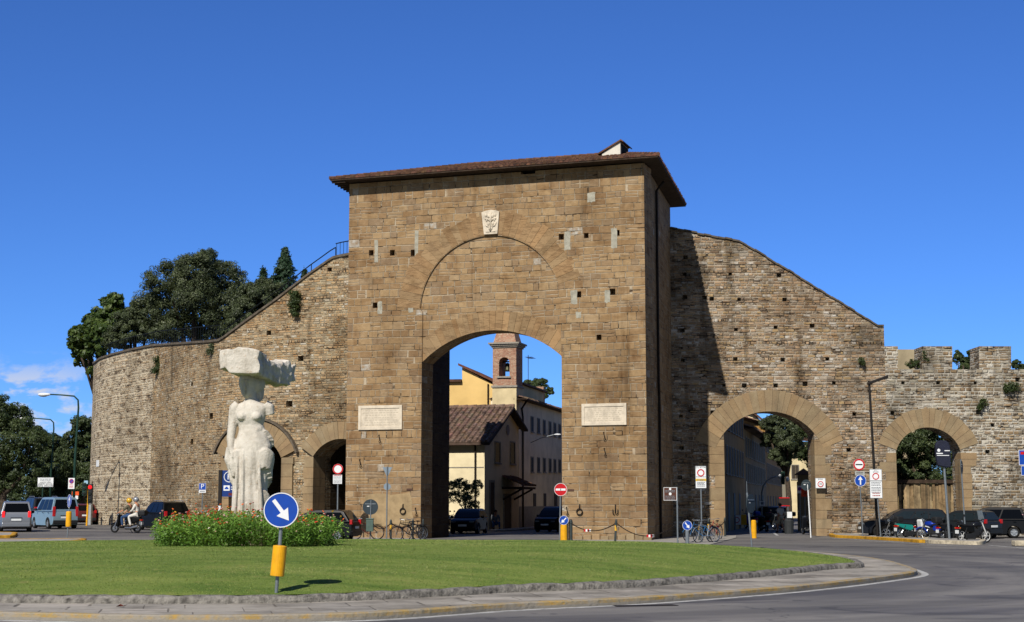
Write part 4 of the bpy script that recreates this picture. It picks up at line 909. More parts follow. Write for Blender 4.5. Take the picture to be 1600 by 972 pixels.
MB().tube((xr - 0.35, -0.08, 0), (xr - 0.35, -0.08, pl[2][1]), 0.06).build('downpipe', IRON, ho)
# long three-storey house along the street
RA = math.radians(77.5); rbP = at(811, 786, 112); rbP.z = 0
rb = thing('street_house', 'long three storey beige house with narrow shuttered windows seen through the great arch', 'house', rbP, RA); rf = frame_of(rbP, RA)
_, zev = rf(815, 626); MB().box(0, 42, 0, 2.1, -0.2, zev).build('house_walls', TAUPE, rb)
MB().box(0, 42, -0.05, 0.0, -0.1, 1.5).build('base_course', STONEF, rb)
mb = MB(); tile_slope(mb, (-0.2, -0.7, zev + 0.06), (42.5, -0.7, zev + 0.06), (42.5, 1.1, zev + 0.55), (-0.2, 1.1, zev + 0.55), 90, 5, 0.08); tile_slope(mb, (-0.2, 2.2, zev + 0.06), (42.5, 2.2, zev + 0.06), (42.5, 1.1, zev + 0.55), (-0.2, 1.1, zev + 0.55), 40, 3, 0.08); mb.tc = (0.4, 0.4, 0.4); mb.box(-0.5, 42.5, -0.7, 0.3, zev + 0.004, zev + 0.055); mb.tc = None; mb.build('house_roof', TILE_D, rb)
for cx_ in (831, 841, 850, 859, 866.5, 874):
    for (yt, yb) in ((652 + (cx_ - 831) * 0.28, 674 + (cx_ - 831) * 0.2), (715 + (cx_ - 831) * 0.1, 737)):
        xc, z1 = rf(cx_, yt); _, z0 = rf(cx_, yb); window(rb, xc - 0.42, xc + 0.42, z0, z1, shut=SHUTG)
for xc in [22 + 2.6 * i for i in range(7)]:
    for (z0, z1) in ((6.6, 7.9), (3.7, 5.1)): window(rb, xc - 0.42, xc + 0.42, z0, z1, shut=SHUTG)
for cx_, w in ((835, 0.5), (851, 0.45), (868, 0.6)):
    xc, z1 = rf(cx_, 771); MB().box(xc - w, xc + w, -0.04, 0.02, 0.0, z1).build('street_door', SHUT, rb)
MB().path([(0.9, -0.1, 0), (0.9, -0.1, zev - 1.2), (0.5, -0.1, zev - 0.6), (0.5, -0.5, zev)], 0.07, 8).build('downpipe', IRON, rb)
at_ = MB().box(2.5, 11, 0.4, 1.9, zev + 0.1, zev + 1.3).build('attic', CREAM, rb)
mb = MB(); mb.tc = (0.9, 0.85, 0.85); mb.box(2.2, 11.3, 0.1, 2.1, zev + 1.304, zev + 1.42); mb.tc = None; mb.build('attic_roof', TILE_D, rb)
MB().box(14, 14.6, 1.0, 1.6, zev + 0.6, zev + 2.0).build('chimney', BRICK, rb)
mb = MB(); xa, za = 8.0, zev + 1.42; mb.tube((xa, 1, za), (xa, 1, za + 2.6), 0.025, n=5)
mb.tube((xa - 0.1, 1, za + 2.45), (xa + 1.6, 1, za + 2.45), 0.018, n=5)
for i in range(5): mb.tube((xa + 0.1 + i * 0.35, 0.7, za + 2.45), (xa + 0.1 + i * 0.35, 1.3, za + 2.45), 0.012, n=4)
mb.build('roof_aerial', IRON, rb)
# bracket lamp on that house
x, z = rf(829, 692); bl = tag(MB().path([(0, 0, 0), (0, -0.8, 0.35), (0, -1.9, 0.62)], 0.035, 6).build('wall_lamp', plain('grey_metal', '#8a8f94', 0.4, 0.5), loc=rbP + Vector((math.cos(RA) * x, math.sin(RA) * x, z)), rotz=RA), 'curved street lamp on a wall bracket seen through the great arch', 'street lamp')
MB().ell((0, -2.05, 0.6), (0.1, 0.28, 0.07), 10, 6).build('lamp_head', plain('lamp_white', '#c8ccd0', 0.3), bl, smooth=True)
# pavements in front of the gate and in the streets
PAVEL = plain('light_paving', '#8f8b84', 0.9, var=0.16, scale=1.2, bump=0.006)
def slab(name, poly, h, mat, kind='structure'):
    mb = MB(); k = len(poly); mb.v = [(p[0], p[1], gz(*p) - 0.05) for p in poly] + [(p[0], p[1], gz(*p) + h) for p in poly]
    mb.f = [tuple(range(k, 2 * k))] + [(i, (i + 1) % k, (i + 1) % k + k, i + k) for i in range(k)]; mb.mi = [0] * len(mb.f); mb.tint = [(1, 1, 1)] * len(mb.f)
    o = mb.build(name, mat); return struct(o, kind) if kind else o
slab('gate_pavement', [tuple(gnd(x, y)[:2]) for x, y in ((886, 848), (960, 850), (1040, 852.5), (1105, 853), (1150, 841))] + [(12.0, 83.9), (9.0, 83.5), (6.45, 73.6), (2.6, 74.9)], 0.03, PAVEL)
slab('gate_pavement', [tuple(gnd(x, y)[:2]) for x, y in ((505, 843), (560, 845), (640, 844.5), (662, 843))] + [(-4.6, 77.2), (-8.3, 78.5), (-9.5, 82.5)], 0.03, PAVEL)
slab('street_pavement', [(-1.6, 97.5), (3.2, 117), (7.3, 150), (8.8, 150), (4.2, 117), (0.2, 98.5), (-1.0, 96.6)], 0.1, PAVEL)
# road through the right arch: row of houses on its left
SA = math.radians(77.5); shP = at(1133, 786, 96); shP.z = 0; sfr = frame_of(shP, SA)
sd = Vector((math.cos(SA), math.sin(SA), 0))
for i, (s0, s1, h, mat, nm, lab, shm) in enumerate(((0, 17.5, 9.6, OCHRE, 'row_house', 'nearest ochre row house in shade just inside the right arch', SHUT), (17.54, 44, 7.1, GREYP, 'row_house', 'grey row house with dark shutters farther down the right street', SHUTG), (44.04, 74, 8.6, OCHRE, 'row_house', 'distant ochre row house at the far bend of the right street', SHUT))):
    hs_ = thing(nm, lab, 'house', shP + sd * s0, SA, 'row houses beyond the right arch'); L_ = s1 - s0
    MB().box(0, L_, 0, 9, -0.2, h).build('house_walls', mat, hs_)
    mb = MB(); tile_slope(mb, (-0.2, -0.8, h + 0.06), (L_ - 0.02, -0.8, h + 0.06), (L_ - 0.02, 4.5, h + 1.6), (-0.2, 4.5, h + 1.6), int(L_ / 0.5), 9, 0.1); mb.tc = (0.35, 0.35, 0.35); mb.box(-0.2, L_ - 0.02, -0.8, 0.2, h + 0.004, h + 0.055); mb.tc = None; mb.build('house_roof', TILE_D, hs_)
    x = 1.2
    while x < L_ - 1.2:
        for z0 in ([3.6, 6.4] if h > 8 else [3.3, 5.2]): window(hs_, x, x + 0.95, z0, z0 + (1.7 if h > 8 else 1.35), shut=shm)
        x += 2.3
    x = 2.0
    while x < L_ - 1.5: MB().box(x, x + 1.2, -0.03, 0.02, 0, 2.4).build('street_door', SHUT, hs_); x += 4.7
crP = at(1160, 786, 150); crP.z = 0; crA = -math.radians(12.5); ct_ = thing('cream_house', 'sunlit cream upper storey rising behind the grey row houses', 'house', crP, crA); cff = frame_of(crP, crA)
_, z1 = cff(1168, 649); x1, z2 = cff(1197, 668); MB().prism([(-4, 0), (x1, 0), (x1, z2), (1, z1 + 0.3), (-4, z1 + 1.6)], 0, 10).build('house_walls', CREAM, ct_)
mb = MB(); mb.tc = (0.8, 0.8, 0.8); mb.prism([(-4.3, z1 + 1.75), (1, z1 + 0.32), (x1 + 0.6, z2 - 0.15), (x1 + 0.6, z2 + 0.08), (1, z1 + 0.55), (-4.3, z1 + 1.98)], -0.6, 10.3); mb.tc = None; mb.build('house_roof', TILE, ct_)
fhP = at(1229, 786, 185); fhP.z = 0; fh = thing('far_house', 'sunlit pale house closing the view at the end of the right street', 'house', fhP, -0.1); fhf = frame_of(fhP, -0.1); x1, z1 = fhf(1262, 690)
MB().box(0, x1 + 3, 0, 9, 0, z1).build('house_walls', CREAM, fh); mb = MB(); tile_slope(mb, (-0.4, -0.6, z1 + 0.05), (x1 + 3.4, -0.6, z1 + 0.05), (x1 + 3.4, 4, z1 + 1.4), (-0.4, 4, z1 + 1.4), 14, 6, 0.1); mb.build('house_roof', TILE, fh)
for q in (0.7, 2.6): window(fh, q, q + 0.8, 4.6, 6.2, shut=SHUT)
# gate pier and garden wall on the right of that street
gp = at(1247, 786, 97); gp.z = 0; g_ = thing('gate_pier', 'rough stone gate pier with a little tiled cap right of the inner street', 'gate pier', gp, -0.2); 
_, zt = frame_of(gp, -0.2)(1252, 742); MB().box(0, 0.75, 0, 0.75, 0, zt).build('pier', DRESSED, g_, bevel=0.02)
mb = MB(); mb.tc = (1, 0.95, 0.9); mb.add([(-0.2, -0.2, zt + 0.004), (0.95, -0.2, zt + 0.004), (0.95, 0.95, zt + 0.004), (-0.2, 0.95, zt + 0.004), (0.37, 0.37, zt + 0.42)], [(0, 3, 2, 1), (0, 1, 4), (1, 2, 4), (2, 3, 4), (3, 0, 4)]); mb.tc = None; mb.build('pier_cap', TILE, g_)
gwP = at(1252, 786, 98.5); gwP.z = 0
tag(MB().box(0, 16, 0, 0.5, 0, 3.1).build('garden_wall', plain('ochre_render', '#b39c6e', 0.9, var=0.2, scale=0.7, bump=0.01), loc=gwP, rotz=math.radians(20)), 'ochre garden wall running right from the stone gate pier', 'wall')
# board fence in the small arch
bfz = wr(1450, 748)[1]; xl, xr_ = wr(1398, 750)[0], wr(1500, 750)[0]
fe = thing('board_fence', 'weathered vertical board fence closing the small right arch', 'fence', (WX0, WY + 2.3, 0)); BOARD = plain('weathered_boards', '#7d6a4e', 0.9, var=0.4, scale=2.0, bump=0.01, tint=True)
mb = MB(); x = xl - 0.3
while x < xr_ + 0.6: w = RN.uniform(0.09, 0.2); mb.tc = tuple(RN.uniform(0.5, 1.5) * q for q in (1, 1, 1)) if 0 else tint(0.55, 0.06); o_ = RN.uniform(0, 0.14); mb.box(x, x + w - 0.01, o_, o_ + 0.04, 0, bfz - 0.25 + RN.uniform(-0.04, 0.03)); x += w
mb.tc = None; mb.build('boards', BOARD, fe); MB().box(xl - 0.3, xr_ + 0.7, -0.06, 0.1, bfz - 0.22, bfz - 0.02).build('top_beam', DARKWOOD, fe)
# ------------------------------------------------------------------ trees and plants
OAK = leafmat('holm_oak_leaves', ['#272f1e', '#373f29', '#4a5337', '#646a4b'], 0.12, 0.5)
PLANE = leafmat('plane_leaves', ['#26361a', '#384a20', '#4b5c2c', '#68743f'], 0.25, 0.5)
CONIF = leafmat('conifer_needles', ['#1a2a1d', '#243826', '#2f452e'], 0.1, 0.6)
DARKT = leafmat('street_tree_leaves', ['#232e1a', '#333f25', '#465231', '#5d6640'], 0.2, 0.5)
OLIVE = leafmat('olive_leaves', ['#3c4732', '#566048', '#727b60'], 0.2, 0.5)
BUSH = leafmat('wall_plant_leaves', ['#27331c', '#374425', '#4d5a33'], 0.2, 0.5)
BARK = plain('bark', '#4a3f34', 0.95, var=0.3, scale=6.0, bump=0.04)
def crown_pts(blobs, n, subs=26, sub_r=(0.16, 0.36), squash=0.75, fill=0.14):
    """leaf points on many small clumps spread over a few large lobes"""
    P = []; N_ = []; Tn = []; wts = np.array([b[1][0] * b[1][1] + b[1][0] * b[1][2] for b in blobs]); wts = wts / wts.sum()
    for (c, r), w in zip(blobs, wts):
        c = np.array(c); r = np.array(r); k = max(6, int(subs * 1.7)); nn = int(n * w)
        d = NR.normal(size=(k, 3)); d /= np.linalg.norm(d, axis=1, keepdims=True); d[:, 2] = np.where(d[:, 2] < -0.55, -d[:, 2], d[:, 2])
        cc = c + d * r * NR.uniform(0.55, 0.95, (k, 1)); rr = r.mean() * NR.uniform(*sub_r, k); tone = NR.normal(0, 0.13, k)
        idx = NR.integers(0, k, nn); q = NR.normal(size=(nn, 3)); q /= np.linalg.norm(q, axis=1, keepdims=True)
        rad = np.clip(1 - np.abs(NR.normal(0, 0.22, nn)), 0.05, 1.12)[:, None]
        p = cc[idx] + q * rr[idx][:, None] * rad * np.array([1, 1, squash])
        P.append(p); N_.append(q + d[idx] * 0.5 + NR.normal(0, 0.45, (nn, 3)) + np.array([0, 0, 0.35])); Tn.append(0.42 + tone[idx] + NR.normal(0, 0.17, nn))
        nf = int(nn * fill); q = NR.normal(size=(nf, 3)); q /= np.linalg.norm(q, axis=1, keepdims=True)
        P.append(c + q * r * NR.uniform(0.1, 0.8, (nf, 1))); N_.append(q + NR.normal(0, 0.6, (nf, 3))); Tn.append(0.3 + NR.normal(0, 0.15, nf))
    return np.concatenate(P), np.concatenate(N_), np.clip(np.concatenate(Tn), 0, 1)
def tree(name, label, base, blobs, n, leaf, mat, trunk_r=0.25, group=None, cat='tree', asp=0.55, trunk=True, **kw):
    """base: world point; blobs in world coordinates"""
    base = Vector(base); t = thing(name, label, cat, base, 0, group)
    bl = [((c[0] - base.x, c[1] - base.y, c[2] - base.z), r) for c, r in blobs]
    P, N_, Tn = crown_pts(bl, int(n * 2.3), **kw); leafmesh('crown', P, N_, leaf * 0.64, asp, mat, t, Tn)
    if trunk:
        cz = min(b[0][2] for b in bl); cm_ = np.mean([b[0] for b in bl], axis=0); mb = MB()
        mb.path([(0, 0, -0.3), (0.05, 0.02, cz * 0.4), (cm_[0] * 0.3, cm_[1] * 0.3, cz * 0.85), (cm_[0] * 0.6, cm_[1] * 0.6, cm_[2])], [trunk_r * 1.25, trunk_r, trunk_r * 0.8, trunk_r * 0.3], 8)
        for c, r in bl[:7]: mb.path([(cm_[0] * 0.25, cm_[1] * 0.25, cz * 0.75), (c[0] * 0.6, c[1] * 0.6, cz * 0.8 + c[2] * 0.2), c], [trunk_r * 0.55, trunk_r * 0.4, trunk_r * 0.1], 6)
        mb.build('trunk', BARK, t, smooth=True)
    return t
def lobes(spec, Y):
    """(px, py, radius_px, squash) in the picture at depth Y -> blobs; each lobe a little nearer or farther"""
    out = []
    for (px, py, rp, sq) in spec:
        y = Y + RN.uniform(-1.2, 1.2); r = rp * y / F; p = at(px, py, y); out.append((tuple(p), (r, r * 0.95, r * sq)))
    return out
def at0(px, Y): p = at(px, 786, Y); return (p.x, Y, gz(p.x, Y))
tree('holm_oak', 'big dark rounded evergreen oak standing behind the curved wall', at0(300, 113), lobes([(305, 430, 42, 1), (262, 442, 38, 1), (345, 440, 42, 1), (300, 478, 55, 0.9), (240, 488, 40, 0.9), (360, 485, 45, 0.9), (322, 408, 24, 0.9), (270, 520, 45, 0.7), (340, 520, 45, 0.7)], 113), 52000, 0.21, OAK, 0.35, subs=34)
tree('holm_oak', 'lower dark oak between the big oak and the sloping stair wall', at0(405, 110), lobes([(400, 470, 34, 0.9), (425, 462, 26, 0.9), (385, 500, 36, 0.9), (440, 475, 22, 0.8), (372, 520, 30, 0.7), (412, 446, 16, 0.8)], 109), 22000, 0.21, OAK, 0.25, subs=30)
tree('holm_oak', 'dark oak at the left end of the wall top beside the lighter tree', at0(210, 115), lobes([(208, 500, 30, 0.9), (232, 520, 30, 0.8), (195, 525, 30, 0.8), (178, 535, 24, 0.8)], 114.5), 16000, 0.21, OAK, 0.25, subs=28)
tree('plane_tree', 'lighter green broad-leaved tree hanging over the left end of the wall', at0(152, 119), lobes([(170, 488, 24, 1), (150, 510, 24, 1), (128, 525, 22, 0.8), (140, 545, 26, 0.9), (165, 525, 30, 1), (180, 470, 14, 1), (118, 540, 14, 0.7), (132, 565, 17, 0.9), (143, 581, 9, 0.9), (190, 500, 22, 1)], 119), 6500, 0.44, PLANE, 0.25, asp=0.8, subs=22, sub_r=(0.2, 0.36))
def conifer(label, px, ytop, ybot, wpx, Y, n, name='conifer'):
    top = at(px, ytop, Y); bot = at(px, ybot, Y); H_ = top.z - bot.z; w = wpx * Y / F / 2; t = thing(name, label, 'tree', at0(px, Y)); z0 = bot.z - at0(px, Y)[2]
    k = 150; u = NR.uniform(0, 1, k) ** 0.8; a = NR.uniform(0, 2 * PI, k); rb_ = w * (1 - u ** 1.25) * NR.uniform(0.65, 1.12, k) + 0.08
    idx = NR.integers(0, k, n); s_ = NR.uniform(0.1, 1.05, n) ** 0.6; r = rb_[idx] * s_
    P = np.column_stack([np.cos(a[idx]) * r, np.sin(a[idx]) * r, z0 + u[idx] * H_ + r * 0.25 + NR.normal(0, 0.12, n)]) + NR.normal(0, 0.09, (n, 3))
    leafmesh('crown', P, np.column_stack([np.cos(a[idx]), np.sin(a[idx]), np.full(n, 0.6)]) + NR.normal(0, 0.5, (n, 3)), 0.26, 0.4, CONIF, t, np.clip(0.35 + s_ * 0.3 + NR.normal(0, 0.15, n), 0, 1))
    MB().tube((0, 0, -0.2), (0, 0, z0 + H_ * 0.95), 0.2, 0.03).build('trunk', BARK, t)
conifer('pointed dark conifer rising behind the sloping stair wall', 438, 393, 475, 62, 122, 9000)
conifer('small spiky conifer tip left of the pointed conifer', 404, 421, 480, 26, 124, 2500)
conifer('tiny conifer top peeping over the stair railing', 470, 425, 460, 18, 124, 1500)
# trees of the avenue on the far left
gA = 'trees of the avenue on the far left'
tree('avenue_tree', 'tall dark avenue tree at the left edge of the picture', at0(5, 128), lobes([(-10, 650, 40, 0.9), (25, 660, 34, 0.9), (-40, 660, 40, 0.9), (10, 695, 50, 0.9), (50, 690, 26, 0.9), (-25, 720, 45, 0.9), (35, 735, 36, 0.8), (0, 755, 40, 0.7), (50, 762, 30, 0.7), (-40, 750, 40, 0.7)], 128), 30000, 0.27, DARKT, 0.3, gA, subs=30)
tree('avenue_tree', 'lower avenue tree behind the tall green lamp post', at0(78, 138), lobes([(75, 700, 28, 0.9), (95, 715, 24, 0.9), (62, 725, 30, 0.9), (88, 745, 32, 0.9), (60, 680, 16, 0.9), (105, 745, 22, 0.9), (75, 768, 30, 0.6), (105, 770, 24, 0.6)], 138), 20000, 0.27, DARKT, 0.3, gA, subs=30)
tree('avenue_tree', 'avenue tree touching the left end of the curved wall', at0(128, 132), lobes([(128, 665, 20, 0.9), (140, 690, 26, 0.9), (115, 690, 20, 0.9), (128, 725, 32, 0.9), (142, 750, 30, 0.8), (110, 740, 24, 0.9), (130, 775, 28, 0.6)], 132), 20000, 0.27, DARKT, 0.3, gA, subs=30)
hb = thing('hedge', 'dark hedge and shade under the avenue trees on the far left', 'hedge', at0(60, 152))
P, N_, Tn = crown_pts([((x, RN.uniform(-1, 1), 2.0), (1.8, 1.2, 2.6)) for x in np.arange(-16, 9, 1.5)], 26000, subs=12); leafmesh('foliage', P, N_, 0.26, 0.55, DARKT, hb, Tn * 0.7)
# right-hand street and small arch
tree('street_tree', 'dark full tree hanging over the street beyond the right arch', at0(1232, 121), lobes([(1218, 665, 22, 1), (1205, 690, 18, 1), (1230, 690, 24, 1), (1198, 665, 14, 1), (1215, 712, 15, 0.9), (1240, 660, 20, 1), (1228, 645, 18, 0.9), (1240, 705, 20, 1), (1225, 722, 14, 0.9), (1250, 680, 18, 1)], 121), 26000, 0.2, OAK, 0.22, subs=28)
tree('street_tree', 'lighter ivy-clad tree beside the right jamb of the arch', at0(1270, 101), lobes([(1262, 675, 15, 1), (1268, 700, 15, 1), (1258, 715, 12, 1), (1272, 725, 13, 1), (1265, 655, 15, 1)], 101), 12000, 0.16, DARKT, 0.15, subs=26)
tree('garden_tree', 'dark garden tree filling the small arch above the board fence', at0(1450, 95), lobes([(1420, 700, 30, 1), (1455, 690, 32, 1), (1480, 715, 30, 1), (1440, 735, 32, 0.9), (1405, 735, 25, 1), (1490, 745, 22, 1), (1420, 765, 30, 0.8), (1470, 768, 34, 0.8), (1510, 720, 22, 1)], 95), 30000, 0.2, DARKT, 0.2, subs=30)
gm_ = 'tree tops showing between the battlements'
tree('garden_tree', 'leafy tree top in the middle gap of the battlements', at0(1510, 99), lobes([(1496, 560, 9, 1.5), (1507, 566, 8, 1.3), (1520, 560, 11, 1.3), (1512, 580, 16, 1), (1500, 590, 14, 1)], 99), 6000, 0.2, DARKT, 0.15, gm_, subs=18)
tree('garden_tree', 'small tree top right of the last merlon', at0(1594, 99), lobes([(1588, 570, 9, 1.1), (1598, 575, 8, 1), (1592, 590, 14, 1)], 99), 3000, 0.2, DARKT, 0.15, gm_, subs=14)
tree('garden_tree', 'rounded tree behind the antenna on the long beige house', at0(836, 162), lobes([(828, 605, 14, 1), (845, 603, 14, 1), (836, 618, 20, 1), (858, 612, 9, 0.9)], 162), 6000, 0.3, DARKT, 0.25, subs=20)
tree('olive_tree', 'grey-green young olive tree in front of the church side wall', at0(728, 95), lobes([(720, 760, 14, 1), (735, 770, 15, 1), (712, 778, 13, 1), (728, 785, 14, 0.9), (745, 760, 11, 1), (740, 790, 11, 0.9), (708, 760, 10, 1)], 95), 5200, 0.15, OLIVE, 0.06, subs=26, asp=0.35, fill=0.05)
# plants rooted in the walls
def wallplant(label, px, py, rx_px, rz_px, Y, n, hang=0.0, mat=None):
    p = at(px, py, Y); s_ = Y / F; t = thing('wall_plant', label, 'plant', p); r = (rx_px * s_, 0.3, rz_px * s_)
    P, N_, Tn = crown_pts([((0, -0.1, 0), r), ((RN.uniform(-0.2, 0.2), -0.1, -r[2] * 0.5), (r[0] * 0.7, 0.25, r[2] * 0.7))], n, subs=16, sub_r=(0.3, 0.5)); leafmesh('foliage', P, N_, 0.11, 0.4, mat or BUSH, t, Tn)
    mb = MB()
    for i in range(5): mb.path([(RN.uniform(-0.1, 0.1), 0.15, -r[2] * 0.6), (RN.uniform(-0.2, 0.2), -0.1, 0), (RN.uniform(-1, 1) * r[0] * 0.6, -0.15, r[2] * RN.uniform(0, 0.8))], 0.012, 5)
    mb.build('stems', BARK, t)
def lw_depth(px): return float(np.interp(px, pxs[::-1] if pxs[0] > pxs[-1] else pxs, [c_[1] for c_ in (cv[::-1] if pxs[0] > pxs[-1] else cv)])) - 0.1
wallplant('dark bush growing out of the curved wall at its upper left', 247, 573, 11, 17, lw_depth(247), 1500)
wallplant('tall dark bush hanging under the sloping stair wall', 461, 474, 12, 24, lw_depth(461), 2600)
wallplant('dry tuft of grass at the foot of the stair slope', 331, 546, 7, 10, lw_depth(331), 500, mat=OLIVE)
wallplant('sprawling green plant on the battlemented wall near the right edge', 1580, 606, 15, 9, WY - 0.1, 900)
wallplant('small drooping plant on the wall above the small arch', 1535, 632, 6, 12, WY - 0.1, 500)
wallplant('little weed on the wall above the leaning lamp', 1345, 565, 5, 7, WY - 0.1, 300)
wallplant('leafy weed in the first gap of the battlements', 1427, 569, 13, 8, WY + 0.7, 700)
wallplant('weed clinging to the side of the middle merlon', 1443, 560, 3, 12, WY + 0.2, 300)
# ------------------------------------------------------------------ statue: generic draped stone woman balancing a rough block
STONE_W = None
m, n = newmat('weathered_white_stone'); tc = n.n('ShaderNodeTexCoord').outputs['Object']; sx_, sy_, sz_ = n.xyz(tc)
f = n.noise(tc, 1.1, 5.0, 0.65); g = n.noise(tc, 7.0, 5.0, 0.7); st = n.noise(n.vec(n.m('MULTIPLY', sx_, 2.6), n.m('MULTIPLY', sy_, 2.6), n.m('MULTIPLY', sz_, 0.35)), 1.0, 5.0, 0.65)
c = n.ramp(f, [(0.3, lin('#9f978a')), (0.48, lin('#bdb6aa')), (0.7, lin('#ccc6bb'))])
c = n.mix(n.m('MULTIPLY', n.mr(st, 0.54, 0.68), 0.75), c, lin('#857e72')); c = n.mix(n.m('MULTIPLY', n.mr(g, 0.56, 0.7), 0.5), c, lin('#a98f72'))
c = n.mix(n.m('MULTIPLY', n.mr(n.m('ADD', sz_, n.m('MULTIPLY', f, 1.2)), 1.7, 0.9), 0.55), c, lin('#b08f70'))
n.out(c, 0.85, 0, n.bump(n.m('ADD', g, n.m('MULTIPLY', n.noise(tc, 25.0, 3.0, 0.7), 0.2)), 0.022), 0.2); STONE_W = m
SD = 57.0; SS = SD / F * 1.0; sb = at(392, 786, SD); sbz = lawn_h(sb.x, sb.y)
st_ = thing('statue', 'weathered white stone statue of a draped woman balancing a rough block on her head', 'statue', (sb.x, SD, sbz), 0)
def sp_(px, py): p = at(px, py, SD); return p.x - sb.x, p.z - sbz
tbl = [(848, 390, 41, 30), (822, 390, 31, 24), (790, 391, 28, 22), (760, 392, 28, 20), (735, 393, 28, 19), (710, 395, 31, 19), (697, 396, 31, 18), (684, 396, 26, 16), (672, 394, 20.5, 13), (664, 392, 19.5, 12.5), (655, 391, 23, 15), (646, 391, 25, 15.5), (637, 393, 27, 13), (632, 394, 24, 11), (628, 393, 12, 9), (623, 392, 9, 8.5), (612, 391, 9, 8.5)]
mb = MB(); K = 48; rows = []
Zt = sorted([(sp_(x, y)[1], sp_(x, y)[0], rx * SS, ry * SS) for (y, x, rx, ry) in tbl])
zs = np.linspace(Zt[0][0], Zt[-1][0], 100)
for z in zs:
    cx_ = np.interp(z, [q[0] for q in Zt], [q[1] for q in Zt]); rx = np.interp(z, [q[0] for q in Zt], [q[2] for q in Zt]); ry = np.interp(z, [q[0] for q in Zt], [q[3] for q in Zt])
    fold = 0.032 * sstep(3.4, 1.0, z)
    for k in range(K):
        a = 2 * PI * k / K; w = 1 + fold * (abs(math.sin(a * 5 + 0.6 * math.sin(z * 0.7))) * 1.6 - 0.8 + 0.4 * math.sin(a * 11 + z * 0.5))
        ca = math.cos(a)
        if ca > 0.25 and z < 4.0:                       # the broken right side, hacked in flat facets
            w += (0.16 if int((z + 0.35 * math.sin(a * 2)) * 1.35) % 2 else -0.10) * sstep(0.25, 0.7, ca)
        mb.v.append((cx_ + rx * w * ca, ry * w * math.sin(a), z))
for j in range(len(zs) - 1):
    for k in range(K): mb.f.append((j * K + k, j * K + (k + 1) % K, (j + 1) * K + (k + 1) % K, (j + 1) * K + k))
mb.f += [tuple(range(K - 1, -1, -1)), tuple((len(zs) - 1) * K + k for k in range(K))]; mb.mi = [0] * len(mb.f); mb.tint = [(1, 1, 1)] * len(mb.f)
def SP(px, py, y=0.0): x, z = sp_(px, py); return (x, y, z)
# bust, head with hair, hanging left arm gathering drapery, broken right shoulder
for (px, py, y, r) in ((380, 651, -0.26, (0.20, 0.17, 0.17)), (402, 651, -0.25, (0.20, 0.17, 0.17)), (388, 598, 0.0, (0.35, 0.40, 0.46)), (398, 598, 0.20, (0.36, 0.38, 0.44)), (404, 612, 0.24, (0.17, 0.2, 0.36)), (387.5, 609, -0.16, (0.24, 0.22, 0.33))): mb.ell(SP(px, py, y), r, 18, 12)
mb.path([SP(373, 632), SP(367, 638, 0.0), SP(365, 652, 0.0), SP(363, 668, -0.03), SP(361, 686, -0.08), SP(362, 700, -0.18), SP(366, 711, -0.26)], [0.20, 0.215, 0.19, 0.165, 0.15, 0.12, 0.10], 14)
for (x0, y0, x1, y1, x2, y2, r, w) in ((359, 700, 357, 718, 361, 736, 0.14, -0.12), (366, 706, 365, 726, 367, 745, 0.13, -0.25), (372, 704, 371, 722, 372, 740, 0.10, -0.32), (360, 735, 364, 750, 369, 764, 0.11, -0.1)): mb.path([SP(x0, y0, w), SP(x1, y1, w), SP(x2, y2, w)], [r * 0.8, r, r * 0.5], 10)
for q in range(4): mb.path([SP(366 + q * 2.6, 709, -0.34), SP(366 + q * 2.6, 717 - abs(q - 1.5), -0.38)], [0.035, 0.028], 6)
mb.path([SP(414, 632), SP(420, 636, 0.02), SP(422, 648, 0.05)], [0.18, 0.20, 0.17], 12)
for (px, wy, bend) in ((374, -0.34, -4), (383, -0.40, -1), (407, -0.37, 5)): mb.path([SP(px, 704, wy), SP(px + bend * 0.3, 745, wy - 0.08), SP(px + bend, 800, wy - 0.16), SP(px + bend * 1.6, 846, wy - 0.28)], [0.035, 0.06, 0.08, 0.10], 8)
mb.path([SP(386.5, 597, -0.39), SP(386, 606, -0.45), SP(386.5, 608, -0.40)], [0.03, 0.05, 0.035], 8); mb.path([SP(378, 596.5, -0.33), SP(387, 596, -0.42), SP(396, 596.5, -0.33)], [0.03, 0.035, 0.03], 8)
fig = mb.build('figure', STONE_W, st_)
tx = bpy.data.textures.new('stone_lumps', 'CLOUDS'); tx.noise_scale = 0.16; tx.noise_depth = 4
r_ = fig.modifiers.new('r', 'REMESH'); r_.mode = 'VOXEL'; r_.voxel_size = 0.028
s_ = fig.modifiers.new('s', 'SMOOTH'); s_.iterations = 2; s_.factor = 0.5
d_ = fig.modifiers.new('d', 'DISPLACE'); d_.texture = tx; d_.strength = 0.014; d_.mid_level = 0.5; d_.texture_coords = 'LOCAL'
bake(fig); fig.data.polygons.foreach_set('use_smooth', [True] * len(fig.data.polygons))
